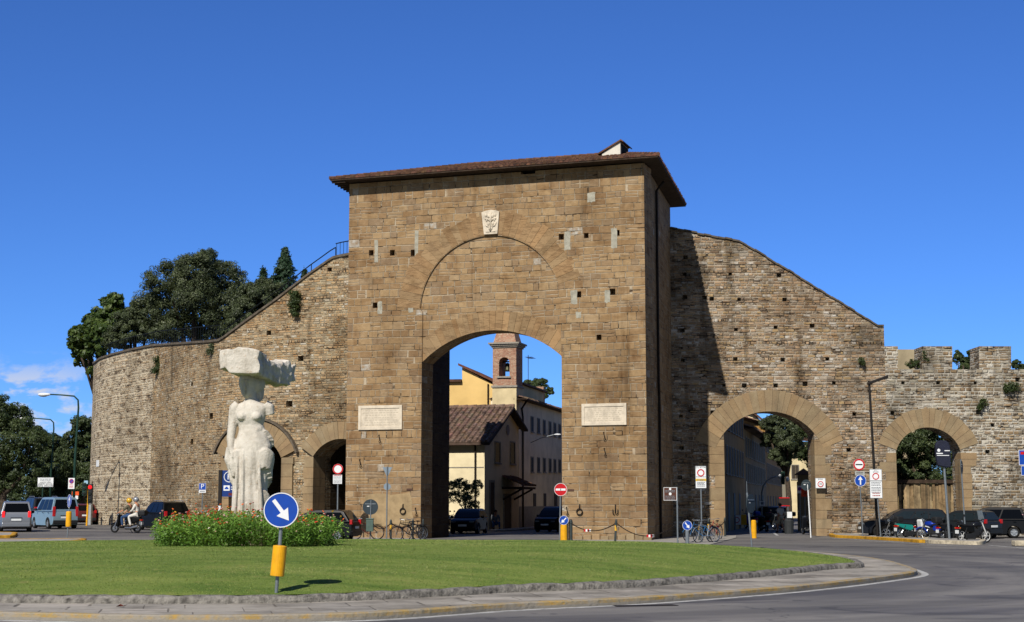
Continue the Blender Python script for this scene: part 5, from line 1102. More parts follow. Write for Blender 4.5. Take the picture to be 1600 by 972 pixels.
# the rough block: a flat-faced slab, its broken end running back to the right
def finish_rock(o, vox, amp, smooth, big):
    r_ = o.modifiers.new('r', 'REMESH'); r_.mode = 'VOXEL'; r_.voxel_size = vox
    s_ = o.modifiers.new('s', 'SMOOTH'); s_.iterations = smooth; s_.factor = 0.5
    t1 = bpy.data.textures.new('rock_big', 'VORONOI'); t1.noise_scale = big; t2 = bpy.data.textures.new('rock_small', 'CLOUDS'); t2.noise_scale = 0.15; t2.noise_depth = 4
    for t, a in ((t1, amp), (t2, 0.022)):
        d = o.modifiers.new('d', 'DISPLACE'); d.texture = t; d.strength = a; d.texture_coords = 'LOCAL'; d.mid_level = 0.5
    return bake(o)
mb = MB(); mb.prism([sp_(*q) for q in ((352, 573), (354, 581), (361, 578), (368, 587), (400, 588), (413, 587), (415, 576), (411, 565), (414, 553))] + [sp_(*q) for q in ((404, 550), (392, 548.5), (381, 547), (372, 551), (362, 550), (352, 552.5))], -1.20, 0.6)
finish_rock(mb.build('stone_block', STONE_W, st_), 0.032, 0.03, 2, 0.5)
mb = MB(); (xa, zl), (xb, zh) = sp_(412, 594), sp_(449, 566); zt2 = sp_(412, 552)[1]
def wedge(p0, p1, z0a, z1a, z0b, z1b, th):
    (x0, y0), (x1, y1) = p0, p1; tx_, ty_ = x1 - x0, y1 - y0; L_ = math.hypot(tx_, ty_); nx_, ny_ = -ty_ / L_ * th, tx_ / L_ * th
    mb.add([(x0, y0, z0a), (x1, y1, z0b), (x1 + nx_, y1 + ny_, z0b), (x0 + nx_, y0 + ny_, z0a), (x0, y0, z1a), (x1, y1, z1b), (x1 + nx_, y1 + ny_, z1b), (x0 + nx_, y0 + ny_, z1a)], [(0, 3, 2, 1), (4, 5, 6, 7), (0, 1, 5, 4), (1, 2, 6, 5), (2, 3, 7, 6), (3, 0, 4, 7)])
Zp = lambda py: sp_(392, py)[1]
wedge((xa - 0.05, -0.7), (xa + 0.42, 0.55), Zp(589), Zp(551), Zp(596), Zp(569), 0.8)
wedge((xa + 0.30, 0.25), (xa + 0.80, 1.5), Zp(596), Zp(568), Zp(598), Zp(556), 0.7)
wedge((xa + 0.62, 1.0), (xb - 0.02, 2.3), Zp(598), Zp(571), Zp(587), Zp(562), 0.7)
finish_rock(mb.build('broken_end', STONE_W, st_), 0.04, 0.16, 1, 0.35)
MB().lathe([(1.15, -0.35), (1.15, 0.30), (1.0, 0.36)], 24).build('base', STONE_W, st_, bevel=0.03)
# ------------------------------------------------------------------ flower bed round the statue
FOLI = leafmat('flower_bed_leaves', ['#375620', '#4e7128', '#688d37', '#88a650'], 0.32, 0.5)
ST_D = 39.0; st_.scale = (ST_D / SD,) * 3; stx = xat(392, ST_D); st_.location = (stx, ST_D, at(392, 786, ST_D).z + (sbz - CZ) * ST_D / SD)
BD = 38.2; sb = Vector((stx, BD, 0))
fb = thing('flower_bed', 'bushy green flower bed with red, orange, pink and yellow blooms around the statue', 'flower bed', (sb.x, BD, 0.0))
cx0, rx_, ry_ = (xat(233, BD) + xat(547, BD)) / 2 - sb.x, (xat(547, BD) - xat(233, BD)) / 2 - 0.05, 2.0
k = 330; ang = NR.uniform(0, 2 * PI, k); rad = np.sqrt(NR.uniform(0, 1, k)); bx = cx0 + np.cos(ang) * rad * (rx_ - 0.18); by = np.sin(ang) * rad * (ry_ - 0.18)
hts = (0.76 - 0.18 * rad ** 3) * NR.uniform(0.72, 1.18, k)
gzb = np.array([lawn_h(x + sb.x, y + BD) for x, y in zip(bx, by)])
npl = 110; idx = np.repeat(np.arange(k), npl); u = NR.uniform(0.0, 1, k * npl) ** 0.75; spread = 0.215 * (0.45 + 0.75 * np.sin(u * PI * 0.75))
a2 = NR.uniform(0, 2 * PI, k * npl); r2 = NR.uniform(0.2, 1, k * npl) * spread
P = np.column_stack([bx[idx] + np.cos(a2) * r2, by[idx] + np.sin(a2) * r2, gzb[idx] + u * hts[idx]])
N_ = np.column_stack([np.cos(a2) * 0.8, np.sin(a2) * 0.8, np.full(len(a2), 0.9)]) + NR.normal(0, 0.4, (len(a2), 3))
ptone = NR.normal(0, 0.12, k)
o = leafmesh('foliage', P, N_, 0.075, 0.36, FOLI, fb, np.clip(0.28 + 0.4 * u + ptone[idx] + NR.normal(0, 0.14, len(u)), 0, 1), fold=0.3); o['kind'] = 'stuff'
stm = MB()
for nm, colr, cnt in (('orange_blooms', '#c9612a', 190), ('red_blooms', '#b03426', 95), ('pink_blooms', '#c99690', 120), ('yellow_blooms', '#c99c34', 60), ('white_blooms', '#cfc6b8', 40)):
    mb = MB()
    for _ in range(cnt):
        i = RN.randrange(k); q = RN.uniform(0, 2 * PI); d = RN.uniform(0, 0.16); x, y = bx[i] + math.cos(q) * d, by[i] + math.sin(q) * d
        edge_ = ((x - cx0) / rx_) ** 2 + (y / ry_) ** 2
        z = gzb[i] + hts[i] * RN.uniform(0.95, 1.22) if RN.random() < 0.85 else gzb[i] + hts[i] * RN.uniform(0.5, 0.9)
        r = RN.uniform(0.022, 0.040); tl = Matrix.Translation((x, y, z)) @ Matrix.Rotation(RN.uniform(-0.7, 0.5), 4, 'X') @ Matrix.Rotation(RN.uniform(-0.6, 0.6), 4, 'Y'); mb.T = tl
        kk = 8; mb.add([(0, 0, 0.02)] + [(math.cos(2 * PI * j / kk) * r * (1 if j % 2 else 0.8), math.sin(2 * PI * j / kk) * r * (1 if j % 2 else 0.8), 0.012 if j % 2 else 0.0) for j in range(kk)] + [(0, 0, -0.02)], [(0, 1 + j, 1 + (j + 1) % kk) for j in range(kk)] + [(kk + 1, 1 + (j + 1) % kk, 1 + j) for j in range(kk)])
        mb.T = Matrix.Identity(4)
        if z > gzb[i] + hts[i]: stm.tube((x, y, z - 0.01), (x * 0.9 + bx[i] * 0.1, y, z - 0.2), 0.004, n=4)
    o = mb.build(nm, plain(nm + '_petals', colr, 0.7, var=0.25, scale=3.0), fb); o['kind'] = 'stuff'
o = stm.build('flower_stems', plain('stem_green', '#4a6a2a', 0.7), fb); o['kind'] = 'stuff'
# ------------------------------------------------------------------ signs and street furniture
STEEL = plain('galvanised_steel', '#7f868a', 0.45, 0.6, var=0.12, scale=10.0)
WHT = plain('sign_white', '#d6d8d8', 0.45, var=0.04)
BLUE = plain('sign_blue', '#0f409a', 0.45, var=0.10, scale=5.0)
RED = plain('sign_red', '#b3161d', 0.4, var=0.05)
BLK = plain('sign_black', '#15171a', 0.5)
BACKM = plain('sign_back_grey', '#2f3a40', 0.6, 0.2, var=0.1)
YEL = plain('safety_yellow', '#d89c10', 0.5, var=0.12, scale=5.0)
GREY_T = plain('sign_print_grey', '#6a6f74', 0.6)
BROWN = plain('sign_brown', '#4f2f24', 0.5)
POSTG = plain('dark_green_post', '#1e3a30', 0.45, 0.3)
DPOST = plain('dark_bronze_post', '#2b2724', 0.45, 0.5)
def Z(py, d): return at(800, py, d).z
def disc(parent, x, z, r, y=-0.05, kind='ring', flip=False, name='sign_disc', rotz=0.0, w=1.0):
    """round traffic sign facing -y: plate, border and symbol as separate layers"""
    s = -1
    D_ = lambda r0, r1, ya, yb: MB().lathe([(r0, ya), (r1, ya), (r1, yb), (r0, yb)] if r0 else [(r1, ya), (r1, yb)], 32, (0, 0, 0), 'y', cap=(r0 == 0))
    base = {'ring': WHT, 'no_entry': RED, 'speed': WHT, 'customs': WHT, 'back': BACKM}.get(kind, BLUE)
    o = D_(0, r, -0.012, 0.012).build(name, base, parent, (x, y, z), rotz)
    if kind == 'back':
        MB().box(-r * 0.7, r * 0.7, -0.03, -0.0125, -0.02, 0.02).build('stiffener', STEEL, o, (0, 0, r * 0.4)); MB().box(-0.05, 0.06, -0.0145, -0.0125, -0.02, 0.02).build('maker_mark', WHT, o, (-r * 0.3, 0, r * 0.1)); return o
    if kind in ('ring', 'speed', 'customs'): D_(r * 0.74, r * 0.99, -0.018, -0.0125).build('red_ring', RED, o)
    elif kind == 'no_parking':
        D_(r * 0.78, r * 0.99, -0.018, -0.0125).build('red_ring', RED, o); MB().add([], []); 
        mb = MB(); mb.T = Matrix.Rotation(PI / 4, 4, 'Y'); mb.box(-r * 0.78, r * 0.78, -0.0175, -0.0125, -r * 0.1, r * 0.1); mb.build('red_bar', RED, o)
    else: D_(r * 0.94, r * 0.995, -0.018, -0.0125).build('white_border', WHT, o)
    if kind == 'no_entry': MB().box(-r * 0.76, r * 0.76, -0.018, -0.0125, -r * 0.16, r * 0.16).build('white_bar', WHT, o)
    if kind == 'customs': MB().box(-r * 0.6, r * 0.6, -0.018, -0.0125, -r * 0.1, r * 0.1).build('black_bar', BLK, o)
    if kind == 'speed': text('30', r * 0.95, BLK, o, (0, -0.0135, 0), 'numerals')
    if kind.startswith('arrow'):
        ang = {'arrow_up': 0, 'arrow_dr': math.radians(143), 'arrow_dl': math.radians(-135)}[kind]
        a = [(-0.11, -0.72), (0.11, -0.72), (0.11, 0.12), (0.4, 0.12), (0, 0.75), (-0.4, 0.12), (-0.11, 0.12)]
        mb = MB(); mb.prism([((px * math.cos(ang) + pz * math.sin(ang)) * r, (-px * math.sin(ang) + pz * math.cos(ang)) * r) for px, pz in a], -0.018, -0.0125); mb.build('white_arrow', WHT, o)
    return o
def plate(parent, x0, x1, z0, z1, mat, y=-0.05, name='sign_panel', border=None, rotz=0.0):
    cx, cz = (x0 + x1) / 2, (z0 + z1) / 2; a, b = (x1 - x0) / 2, (z1 - z0) / 2
    o = MB().box(-a, a, -0.01, 0.01, -b, b).build(name, mat, parent, (cx, y, cz), rotz)
    if border:
        t = min(a, b) * 0.06; mb = MB()
        for q in ((-a, a, b - t, b), (-a, a, -b, -b + t), (-a, -a + t, -b + t, b - t), (a - t, a, -b + t, b - t)): mb.box(q[0], q[1], -0.0145, -0.0105, q[2], q[3])
        mb.build('border', border, o)
    o['w'] = a; del o['w']; return o, a, b
def bars(parent, a, zs_, h, mat, fill=0.85, y=-0.0145, name='small_print', ragged=True):
    mb = MB()
    for z in zs_:
        x = -a * fill
        while x < a * fill * 0.9:
            w = RN.uniform(0.12, 0.35) * a; e = min(x + w, a * fill); mb.box(x, e, y, -0.0105, z - h / 2, z + h / 2); x = e + 0.06 * a
    mb.build(name, mat, parent)
def pole(parent, h, r=0.03, mat=None, x=0, lean=0.0, z0=-0.02): return MB().tube((x, 0, z0), (x + lean, 0, h), r, n=10).build('pole', mat or STEEL, parent)
def base_at(px, py, z=0.0): return gnd(px, py, z)
# keep-right sign on the lawn
p = gnd(431.5, 925, 0.27); d = p.y
sg = thing('keep_right_sign', 'large blue round sign with white arrow and yellow sleeve standing on the lawn', 'traffic sign', p)
lean = at(441, 797, d).x - p.x; zc = Z(797, d) - p.z
MB().tube((0, 0, -0.05), (lean * 1.08, 0, zc + 0.1), 0.03, n=12).build('pole', STEEL, sg)
zt, zb_ = Z(853, d) - p.z, Z(900, d) - p.z; mb = MB(); sl = lean / zc
mb.T = Matrix.Translation((sl * zb_ - 0.005, 0, zb_)) @ Matrix.Rotation(math.atan(sl) * 1.5, 4, 'Y'); mb.lathe([(0.108, 0), (0.118, 0.0), (0.118, zt - zb_), (0.06, zt - zb_ + 0.012), (0.035, zt - zb_ + 0.014)], 24); mb.build('yellow_sleeve', YEL, sg, smooth=False, bevel=0.006)
disc(sg, lean - 0.01, zc, 27 * d / F, -0.06, 'arrow_dr', rotz=math.radians(4)); MB().box(lean - 0.06, lean + 0.06, -0.05, 0.035, zc - 0.03, zc + 0.03).build('bracket', STEEL, sg)
# --- left side of the square
def green_lamp(px, d, ytop, pxh, label):
    b = at(px, 786, d); b.z = gz(b.x, d); h = Z(ytop, d) - b.z; t = thing('street_lamp', label, 'street lamp', b, 0, 'green arm lamps'); L_ = (px - pxh) * d / F; s_ = 0.04 * h
    MB().path([(0, 0, -0.1), (0, 0, h * 0.5), (0.1, 0, h * 0.9), (0.06, 0, h * 0.96), (-0.2, 0, h * 0.99), (-L_ * 0.5, 0, h), (-L_ + 0.3, 0, h + 0.03)], [0.1, 0.085, 0.06, 0.055, 0.05, 0.045, 0.04], 10).build('lamp_post', POSTG, t, smooth=True)
    o = MB().ell((-L_ + 0.05, 0, h + 0.02), (0.42, 0.16, 0.11), 14, 8).build('lamp_head', WHT, t, smooth=True); MB().ell((-L_ + 0.0, 0, h - 0.05), (0.28, 0.13, 0.08), 12, 6).build('lamp_glass', plain('lamp_glass', '#8b9296', 0.2), o, smooth=True)
green_lamp(115, 98, 617, 62, 'taller of the two curved green lamp posts, against the sky left of the wall')
green_lamp(78, 128, 654, 33, 'green lamp post half hidden in the avenue trees, its white head poking out')
d = 101; b = at(66, 786, d); b.z = gz(b.x, d); t = thing('speed_control_sign', 'white rectangular speed control notice on a green pole above the cars', 'traffic sign', b); h = Z(746, d) - b.z; pole(t, h, 0.05, POSTG)
o, a, bb = plate(t, xat(58, d) - b.x, xat(83, d) - b.x, Z(761, d) - b.z, h, WHT, -0.08, border=GREY_T)
for i, (s_, q) in enumerate((('controllo', 0.02), ('elettronico', -0.33), ('della velocit\u00e0', -0.7))): text(s_, 0.2, BLK, o, (0, -0.0125, q * bb), sx=1.0)
bars(o, a, (0.66 * bb, 0.4 * bb), 0.04, GREY_T, 0.7)
d = 97; b = at(111, 786, d); b.z = gz(b.x, d); t = thing('no_parking_sign', 'white panel with a small round no parking symbol beside the green lamp post', 'traffic sign', b); h = Z(747, d) - b.z; pole(t, h, 0.03, POSTG)
o, a, bb = plate(t, xat(106.5, d) - b.x, xat(116.3, d) - b.x, Z(764, d) - b.z, h, WHT, -0.12); disc(o, 0, bb * 0.42, a * 0.72, -0.02, 'no_parking'); bars(o, a, (-0.25 * bb, -0.5 * bb, -0.7 * bb), 0.035, RED, 0.6)
d = 101; b = at(136, 786, d); b.z = gz(b.x, d); t = thing('traffic_light', 'traffic light on a yellow pole showing red beside the curved wall', 'traffic light', b); h = Z(757, d) - b.z; sc = d / F
MB().tube((0.02, 0, 0), (0.09, 0, h), 0.06, n=10).build('pole', YEL, t)
for (px0, px1, y0, y1, nm) in ((137.5, 144.5, 756, 787, 'signal_head'), (128.5, 134.5, 754, 775, 'signal_head')):
    x0, x1, z0, z1 = xat(px0, d) - b.x, xat(px1, d) - b.x, Z(y1, d) - b.z, Z(y0, d) - b.z; o = MB().box(x0, x1, -0.15, 0.1, z0, z1).build(nm, POSTG if px0 < 135 else BLK, t, bevel=0.03); cx_ = (x0 + x1) / 2; hh = (z1 - z0) / 3
    for i, col in enumerate(('lamp_red', 'lamp_amber', 'lamp_green')):
        lit = i == 0 and px0 > 135; m_ = plain('signal_red_lit', '#e0141c', 0.4, emit=0.9) if lit else plain('signal_dark_lens', '#1d2320', 0.3)
        zc_ = z1 - hh * (i + 0.5); rr = min(hh, x1 - x0) * (0.46 if lit else 0.36); MB().lathe([(rr, -0.02), (rr * 0.8, -0.05)], 16, (cx_, -0.15, zc_), 'y').build('lens', m_, o, smooth=False)
        MB().torus((cx_, -0.22, zc_), rr * 1.08, 0.012, 14, 5, 'y', 0, PI).build('visor', BLK, o)
x0, x1 = xat(131, d) - b.x, xat(137, d) - b.x; plate(t, x0, x1, Z(756, d) - b.z, Z(751, d) - b.z, plain('pale_blue_panel', '#8fb2c8', 0.5), -0.1)
b = at(141, 786, 104); b.z = gz(b.x, 104); tag(MB().box(-0.1, 0.12, -0.2, 0.2, 0, 1.35).box(-0.13, 0.15, -0.23, 0.23, 1.35, 1.4).build('utility_cabinet', plain('cabinet_grey', '#8f9294', 0.5), loc=b, bevel=0.01), 'narrow grey utility cabinet against the left end of the wall', 'cabinet')
d = 109; b = at(117, 786, d); b.z = gz(b.x, d); t = thing('shop_sign', 'small orange and white sign panel under the avenue trees', 'sign', b); h = Z(768, d) - b.z; pole(t, h, 0.03)
plate(t, xat(112, d) - b.x, xat(123, d) - b.x, Z(774, d) - b.z, h, plain('orange_panel', '#d1521f', 0.5)); plate(t, xat(112, d) - b.x, xat(122, d) - b.x, Z(780, d) - b.z, Z(774.5, d) - b.z, WHT)
q = None
for i in range(len(lf2) - 1):
    a_, b_ = Vector((*lf2[i], 0)), Vector((*lf2[i + 1], 0)); tt_ = (b_ - a_).normalized(); Q = onplane(153, 724, a_, Vector((-tt_.y, tt_.x, 0)))
    if 0 <= (Q - a_).dot(tt_) <= (b_ - a_).length: q = (Q, tt_)
if q:
    Q, tt_ = q; an = math.atan2(-tt_.y, -tt_.x); tag(MB().box(-0.42, 0.42, -0.04, 0.0, -0.22, 0.22).build('wall_plate', WHT, loc=Q, rotz=an), 'blank white name plate on the far left end of the wall', 'plaque')
# left traffic island with its little sign
def kerb_island(name, pts, mat, h=0.14, w=0.22, top=None):
    poly = spline(pts, 5); 
    if sum(poly[i - 1][0] * poly[i][1] - poly[i][0] * poly[i - 1][1] for i in range(len(poly))) < 0: poly.reverse()
    poly = resample(poly, 90); o = band(name + '_kerb', mat, offset(poly, -w), poly, -0.02, h + 0.02, 0.02); slab(name + '_paving', offset(poly, -w * 0.97), h - 0.012, top or PAVEL); return poly
g = lambda x, y: tuple(gnd(x, y)[:2])
kerb_island('left_island', [g(-90, 855.5), g(0, 853.5), g(60, 851), g(110, 848.5), g(131, 846), g(134, 843.5), g(128, 841.5), g(60, 842.5), g(-10, 843.5), g(-90, 845)], YELB, 0.13)
kerb_island('far_island', [g(-60, 836.5), g(0, 835.5), g(21, 834.8), g(25, 833), g(20, 831.8), g(-60, 832)], YELB, 0.13)
p = gnd(105, 840.5, 0.13); d = p.y; t = thing('keep_left_sign', 'slim blue sign seen almost edge-on with a yellow sleeve on the left island', 'traffic sign', p); lean = xat(109, d) - p.x; zc = Z(783, d) - p.z
MB().tube((0, 0, 0), (lean, 0, zc), 0.028, n=10).build('pole', STEEL, t); mb = MB(); mb.lathe([(0.11, 0), (0.12, 0.05), (0.12, 0.62), (0.1, 0.66)], 16, (lean * 0.6, 0.0, Z(823, d) - p.z)); mb.build('yellow_sleeve', YEL, t, smooth=False)
disc(t, lean, zc, 10.2 * d / F, -0.05, 'arrow_up', rotz=math.radians(-58))
# --- in front of the curved wall
d = 82; b = at(316, 786, d); b.z = gz(b.x, d); t = thing('parking_sign', 'small square blue parking sign with a white strip, left of the statue', 'traffic sign', b); h = Z(755, d) - b.z; pole(t, h, 0.03)
o, a, bb = plate(t, xat(310.5, d) - b.x, xat(321.5, d) - b.x, Z(765.5, d) - b.z, h, BLUE, border=WHT); text('P', 0.34, WHT, o, (0, -0.0125, 0), sx=1.1); o, a, bb = plate(t, xat(310.5, d) - b.x, xat(321.5, d) - b.x, Z(770, d) - b.z, Z(766, d) - b.z, WHT); bars(o, a, (0,), 0.05, GREY_T, 0.7)
d = 79; b = at(343.5, 786, d); b.z = gz(b.x, d); t = thing('car_park_sign', 'tall blue car park panel on a dark post half hidden by the statue', 'traffic sign', b); h = Z(735, d) - b.z
MB().box(-0.09, 0.09, -0.06, 0.06, 0, h + 0.02).build('post', DPOST, t, bevel=0.01); MB().box(-0.07, 0.07, -0.066, -0.0605, 1.1, 1.5).build('sticker', WHT, t)
o, a, bb = plate(t, xat(346, d) - b.x, xat(394, d) - b.x, Z(776, d) - b.z, h, plain('sign_navy', '#11316f', 0.45), -0.0)
mb = MB(); mb.torus((-0.52 * a, -0.012, 0.5 * bb), 0.26, 0.022, 28, 5); mb.build('ring', WHT, o); text('P', 0.42, WHT, o, (-0.52 * a, -0.0125, 0.5 * bb), sx=1.1)
o2, a2, b2 = plate(o, -0.88 * a, -0.48 * a, -0.55 * bb, -0.15 * bb, WHT, -0.013, 'car_symbol_panel'); mb = MB(); mb.prism([(-0.1, -0.06), (0.1, -0.06), (0.1, 0.0), (0.06, 0.02), (0.04, 0.07), (-0.04, 0.07), (-0.06, 0.02), (-0.1, 0.0)], -0.0145, -0.0105); mb.build('car_symbol', BLUE, o2)
MB().box(-0.40 * a, 0.02 * a, -0.0145, -0.0105, -0.30 * bb, -0.24 * bb).build('small_print', WHT, o); MB().box(-0.40 * a, -0.08 * a, -0.0145, -0.0105, -0.47 * bb, -0.41 * bb).build('small_print', WHT, o); MB().box(-0.55 * a, 0.3 * a, -0.0145, -0.0105, -0.92 * bb, -0.72 * bb).build('red_strip', plain('dark_red_strip', '#5c1a1e', 0.5), o)
d = 75.5; b = at(527.5, 786, d); t = thing('no_vehicles_sign', 'round white sign with red rim above a white text plate, left of the tower', 'traffic sign', (b.x, d, 0.0)); pole(t, Z(726, d), 0.035); disc(t, 0, Z(733, d), 8.0 * d / F, -0.06, 'ring')
o, a, bb = plate(t, xat(520, d) - b.x, xat(534, d) - b.x, Z(756, d), Z(742, d), WHT, -0.05); bars(o, a, (0.7 * bb, 0.4 * bb, 0.1 * bb, -0.2 * bb, -0.5 * bb, -0.75 * bb), 0.022, GREY_T); bars(o, a, (0.88 * bb,), 0.03, RED, name='red_print')
# --- at the left pier of the tower
p = gnd(578, 844.5); d = p.y; t = thing('sign_back', 'dark back of a round traffic sign on a thin pole at the left pier', 'traffic sign', p); zc = Z(792.5, d); MB().tube((0, 0.03, 0), (0.03, 0.03, zc + 0.33), 0.028, n=10).build('pole', STEEL, t); disc(t, 0.0, zc, 12 * d / F, 0.06, 'back'); 
tag(MB().box(-0.17, 0.17, -0.12, 0.12, 0.0, 0.55).box(-0.19, 0.19, -0.14, 0.14, 0.55, 0.62).build('litter_bin', plain('bin_green', '#4a5d55', 0.6), loc=(p.x, p.y - 0.1, 0.42), bevel=0.03), 'small grey-green litter bin hung on the pole of the dark sign back', 'litter bin')
p = gnd(604, 844.5); d = p.y; t = thing('sign_back', 'tall pole with the pale backs of a triangular and a round sign', 'traffic sign', p); pole(t, Z(729, d), 0.03)
PALEB = plain('pale_sign_back', '#7f8c96', 0.5, 0.3); zt, zb_ = Z(730, d), Z(745, d); w = 7.5 * d / F
MB().prism([(-w, zt), (w, zt), (0.02, zb_), (-0.02, zb_)], 0.035, 0.055).build('triangular_plate', PALEB, t); MB().lathe([(5.5 * d / F, 0.035), (5.5 * d / F, 0.055)], 24, (0, 0, Z(760.5, d)), 'y').build('round_plate', PALEB, t)
# bollards with chains
def bollard(label, px, py, h=1.0, band_=True, group='bollards around the gate', r=0.05, lean=0.0):
    p = gnd(px, py); t = thing('bollard', label, 'bollard', p, 0, group); MB().path([(0, 0, -0.02), (lean, 0, h - 0.06), (lean, 0, h)], [r, r, r * 0.55], 12).build('shaft', plain('grey_green_iron', '#3d4443', 0.55, 0.4), t)
    mb = MB(); mb.lathe([(r * 1.25, h * 0.82), (r * 1.25, h * 0.87)], 12, (lean * 0.85, 0, 0)); mb.lathe([(r * 1.5, 0.0), (r * 1.2, 0.08)], 12); mb.build('collar', plain('grey_green_iron', '#3d4443'), t)
    if band_: mb = MB(); mb.lathe([(r * 1.04, h * 0.52), (r * 1.04, h * 0.74)], 12, (lean * 0.6, 0, 0)); mb.build('yellow_band', plain('worn_yellow_band', '#c79a2e', 0.6, var=0.2), t)
    return p + Vector((lean, 0, h * 0.84))
def chain(label, a, b, sag, tape=None):
    t = thing('chain', label, 'chain', a, 0, 'chains between the bollards'); mb = MB(); pts = [Vector(a).lerp(Vector(b), i / 16) + Vector((0, 0, -sag * 4 * (i / 16) * (1 - i / 16))) - Vector(a) for i in range(17)]
    mb.path(pts, 0.022, 6); mb.build('links', IRON, t)
    if tape is not None:
        mb = MB(); c_ = pts[tape]
        for q in range(4): mb.k = q % 2; mb.box(c_.x - 0.16 + q * 0.08, c_.x - 0.08 + q * 0.08, -0.03 + c_.y, 0.03 + c_.y, c_.z - 0.06, c_.z + 0.05)
        mb.build('striped_tape', [RED, WHT], t)
p1 = bollard('bollard with yellow band left of the leaning bicycle', 610.5, 844.5, 0.98); p2 = bollard('dark bollard standing behind the bicycle at the left pier', 645, 844, 0.98, False); p3 = bollard('pale slim bollard against the dark passage of the great arch', 661, 844, 1.0, False, r=0.04)
pa = gnd(580, 844) + Vector((0, 0, 0.85)); chain('chain running left from the yellow-banded bollard', pa, p1, 0.3); chain('chain drooping between the two bollards at the left pier', p1, p2, 0.22); chain('short chain from the dark bollard to the tower corner', p2, p3, 0.12)
b1 = bollard('first of the two thick grey bollards beside the no entry sign', 886, 846, 1.0, False, r=0.07); b2 = bollard('second thick grey bollard beside the no entry sign', 892, 846, 1.0, False, r=0.08); b3 = bollard('leaning bollard with yellow band in front of the right pier', 961, 849, 1.05, True, lean=0.06)
b4p = gnd(1059, 851) + Vector((0, 0, 0.9)); chain('long chain across the right pier with a scrap of red and white tape', b2, b3, 0.35, 6); chain('chain drooping from the leaning bollard to the brown sign pole', b3, b4p, 0.55, 9)
b5 = bollard('bollard with yellow band behind the first parked bicycle', 1093, 845, 1.0); b6 = bollard('bollard with yellow band behind the second parked bicycle', 1107.5, 843, 1.0); b7 = bollard('bollard at the left jamb of the right arch', 1133, 839, 1.0, False)
chain('chain between the bicycles and the arch jamb', b6, b7, 0.3)
# no entry sign, its little companion and the signs by the right pier
p = gnd(874.5, 847); d = p.y; t = thing('no_entry_sign', 'red no entry sign on a thin pole at the right edge of the great arch', 'traffic sign', p); zc = Z(765, d); lean = xat(876, d) - p.x; MB().tube((0, 0, 0), (lean, 0, zc + 0.28), 0.03, n=10).build('pole', STEEL, t); o = disc(t, lean, zc, 10 * d / F, -0.05, 'no_entry'); mb = MB(); mb.box(-0.02, 0.02, -0.0205, -0.0185, -0.04, 0.04); mb.build('sticker', GREY_T, o)
p = gnd(881, 847.5); d = p.y; t = thing('yellow_marker_post', 'short yellow marker post topped by a small blue arrow sign', 'traffic sign', p); h = Z(820, d); MB().lathe([(0.16, 0), (0.15, h)], 16).build('yellow_body', YEL, t, bevel=0.01); disc(t, 0, h + 0.2, 0.21, -0.05, 'arrow_dl'); MB().tube((0, 0, h), (0, 0, h + 0.35), 0.025).build('pole', STEEL, t)
p = gnd(1059, 851.5); d = p.y; t = thing('tourist_sign', 'brown tourist sign hung from the left of a pale pole', 'sign', p); h = Z(761, d); pole(t, h, 0.035); o, a, bb = plate(t, xat(1037, d) - p.x, xat(1057.5, d) - p.x, Z(782, d), Z(761.5, d), BROWN, -0.02, border=WHT); bars(o, a, (0.5 * bb, 0.3 * bb, -0.35 * bb, -0.6 * bb, -0.8 * bb), 0.03, GREY_T, 0.75)
mb = MB(); mb.lathe([(0.05, -0.0145), (0.05, -0.0105)], 12, (0, 0, 0.75 * bb), 'y'); mb.lathe([(0.06, -0.0145), (0.06, -0.0105)], 12, (0, 0, 0.0), 'y'); mb.build('emblem', WHT, o)
p = gnd(1074, 852); d = p.y; t = thing('keep_right_sign', 'small low blue arrow sign on a stout grey post near the bicycles', 'traffic sign', p); MB().tube((0, 0, 0), (0, 0, Z(828, d)), 0.08, n=12).build('post', STEEL, t); MB().tube((0, 0, Z(828, d)), (0, 0, Z(812, d)), 0.03, n=8).build('pole', STEEL, t); disc(t, 0, Z(821, d), 7.5 * d / F, -0.06, 'arrow_dr')
def zone_sign(name, label, p, d, x0, x1, y0, y1, yellow=True, split=0.0, head=None):
    t = thing(name, label, 'traffic sign', p); h = Z(y0, d) - p.z; lean = (xat((x0 + x1) / 2, d) - p.x)
    MB().tube((0, 0.03, 0), (lean, 0.03, h), 0.032, n=10).build('pole', STEEL, t)
    o, a, bb = plate(t, xat(x0, d) - p.x, xat(x1, d) - p.x, Z(y1, d) - p.z, h, WHT, -0.03, border=GREY_T)
    return t, o, a, bb
p = gnd(1097, 848); d = p.y; t, o, a, bb = zone_sign('zone_sign', 'white restricted zone sign with red ring and yellow strip by the dark flank', p, d, 1087, 1104, 728, 763)
text('Z.T.L. SETTORE', 0.09, BLK, o, (0, -0.0125, 0.86 * bb), sx=0.75); mb = MB(); mb.lathe([(0.115, -0.016), (0.165, -0.016), (0.165, -0.0105), (0.115, -0.0105)], 28, (0, 0, 0.38 * bb), 'y', cap=False); mb.build('red_ring', RED, o)
MB().box(-0.95 * a, 0.95 * a, -0.0145, -0.0105, -0.36 * bb, -0.14 * bb).build('yellow_strip', plain('sign_yellow', '#d6ae24', 0.5), o); bars(o, a, (-0.2 * bb, -0.3 * bb, -0.47 * bb, -0.57 * bb, -0.67 * bb, -0.8 * bb), 0.03, GREY_T, 0.7, -0.0165); bars(o, a, (0.02 * bb,), 0.025, GREY_T, 0.9)
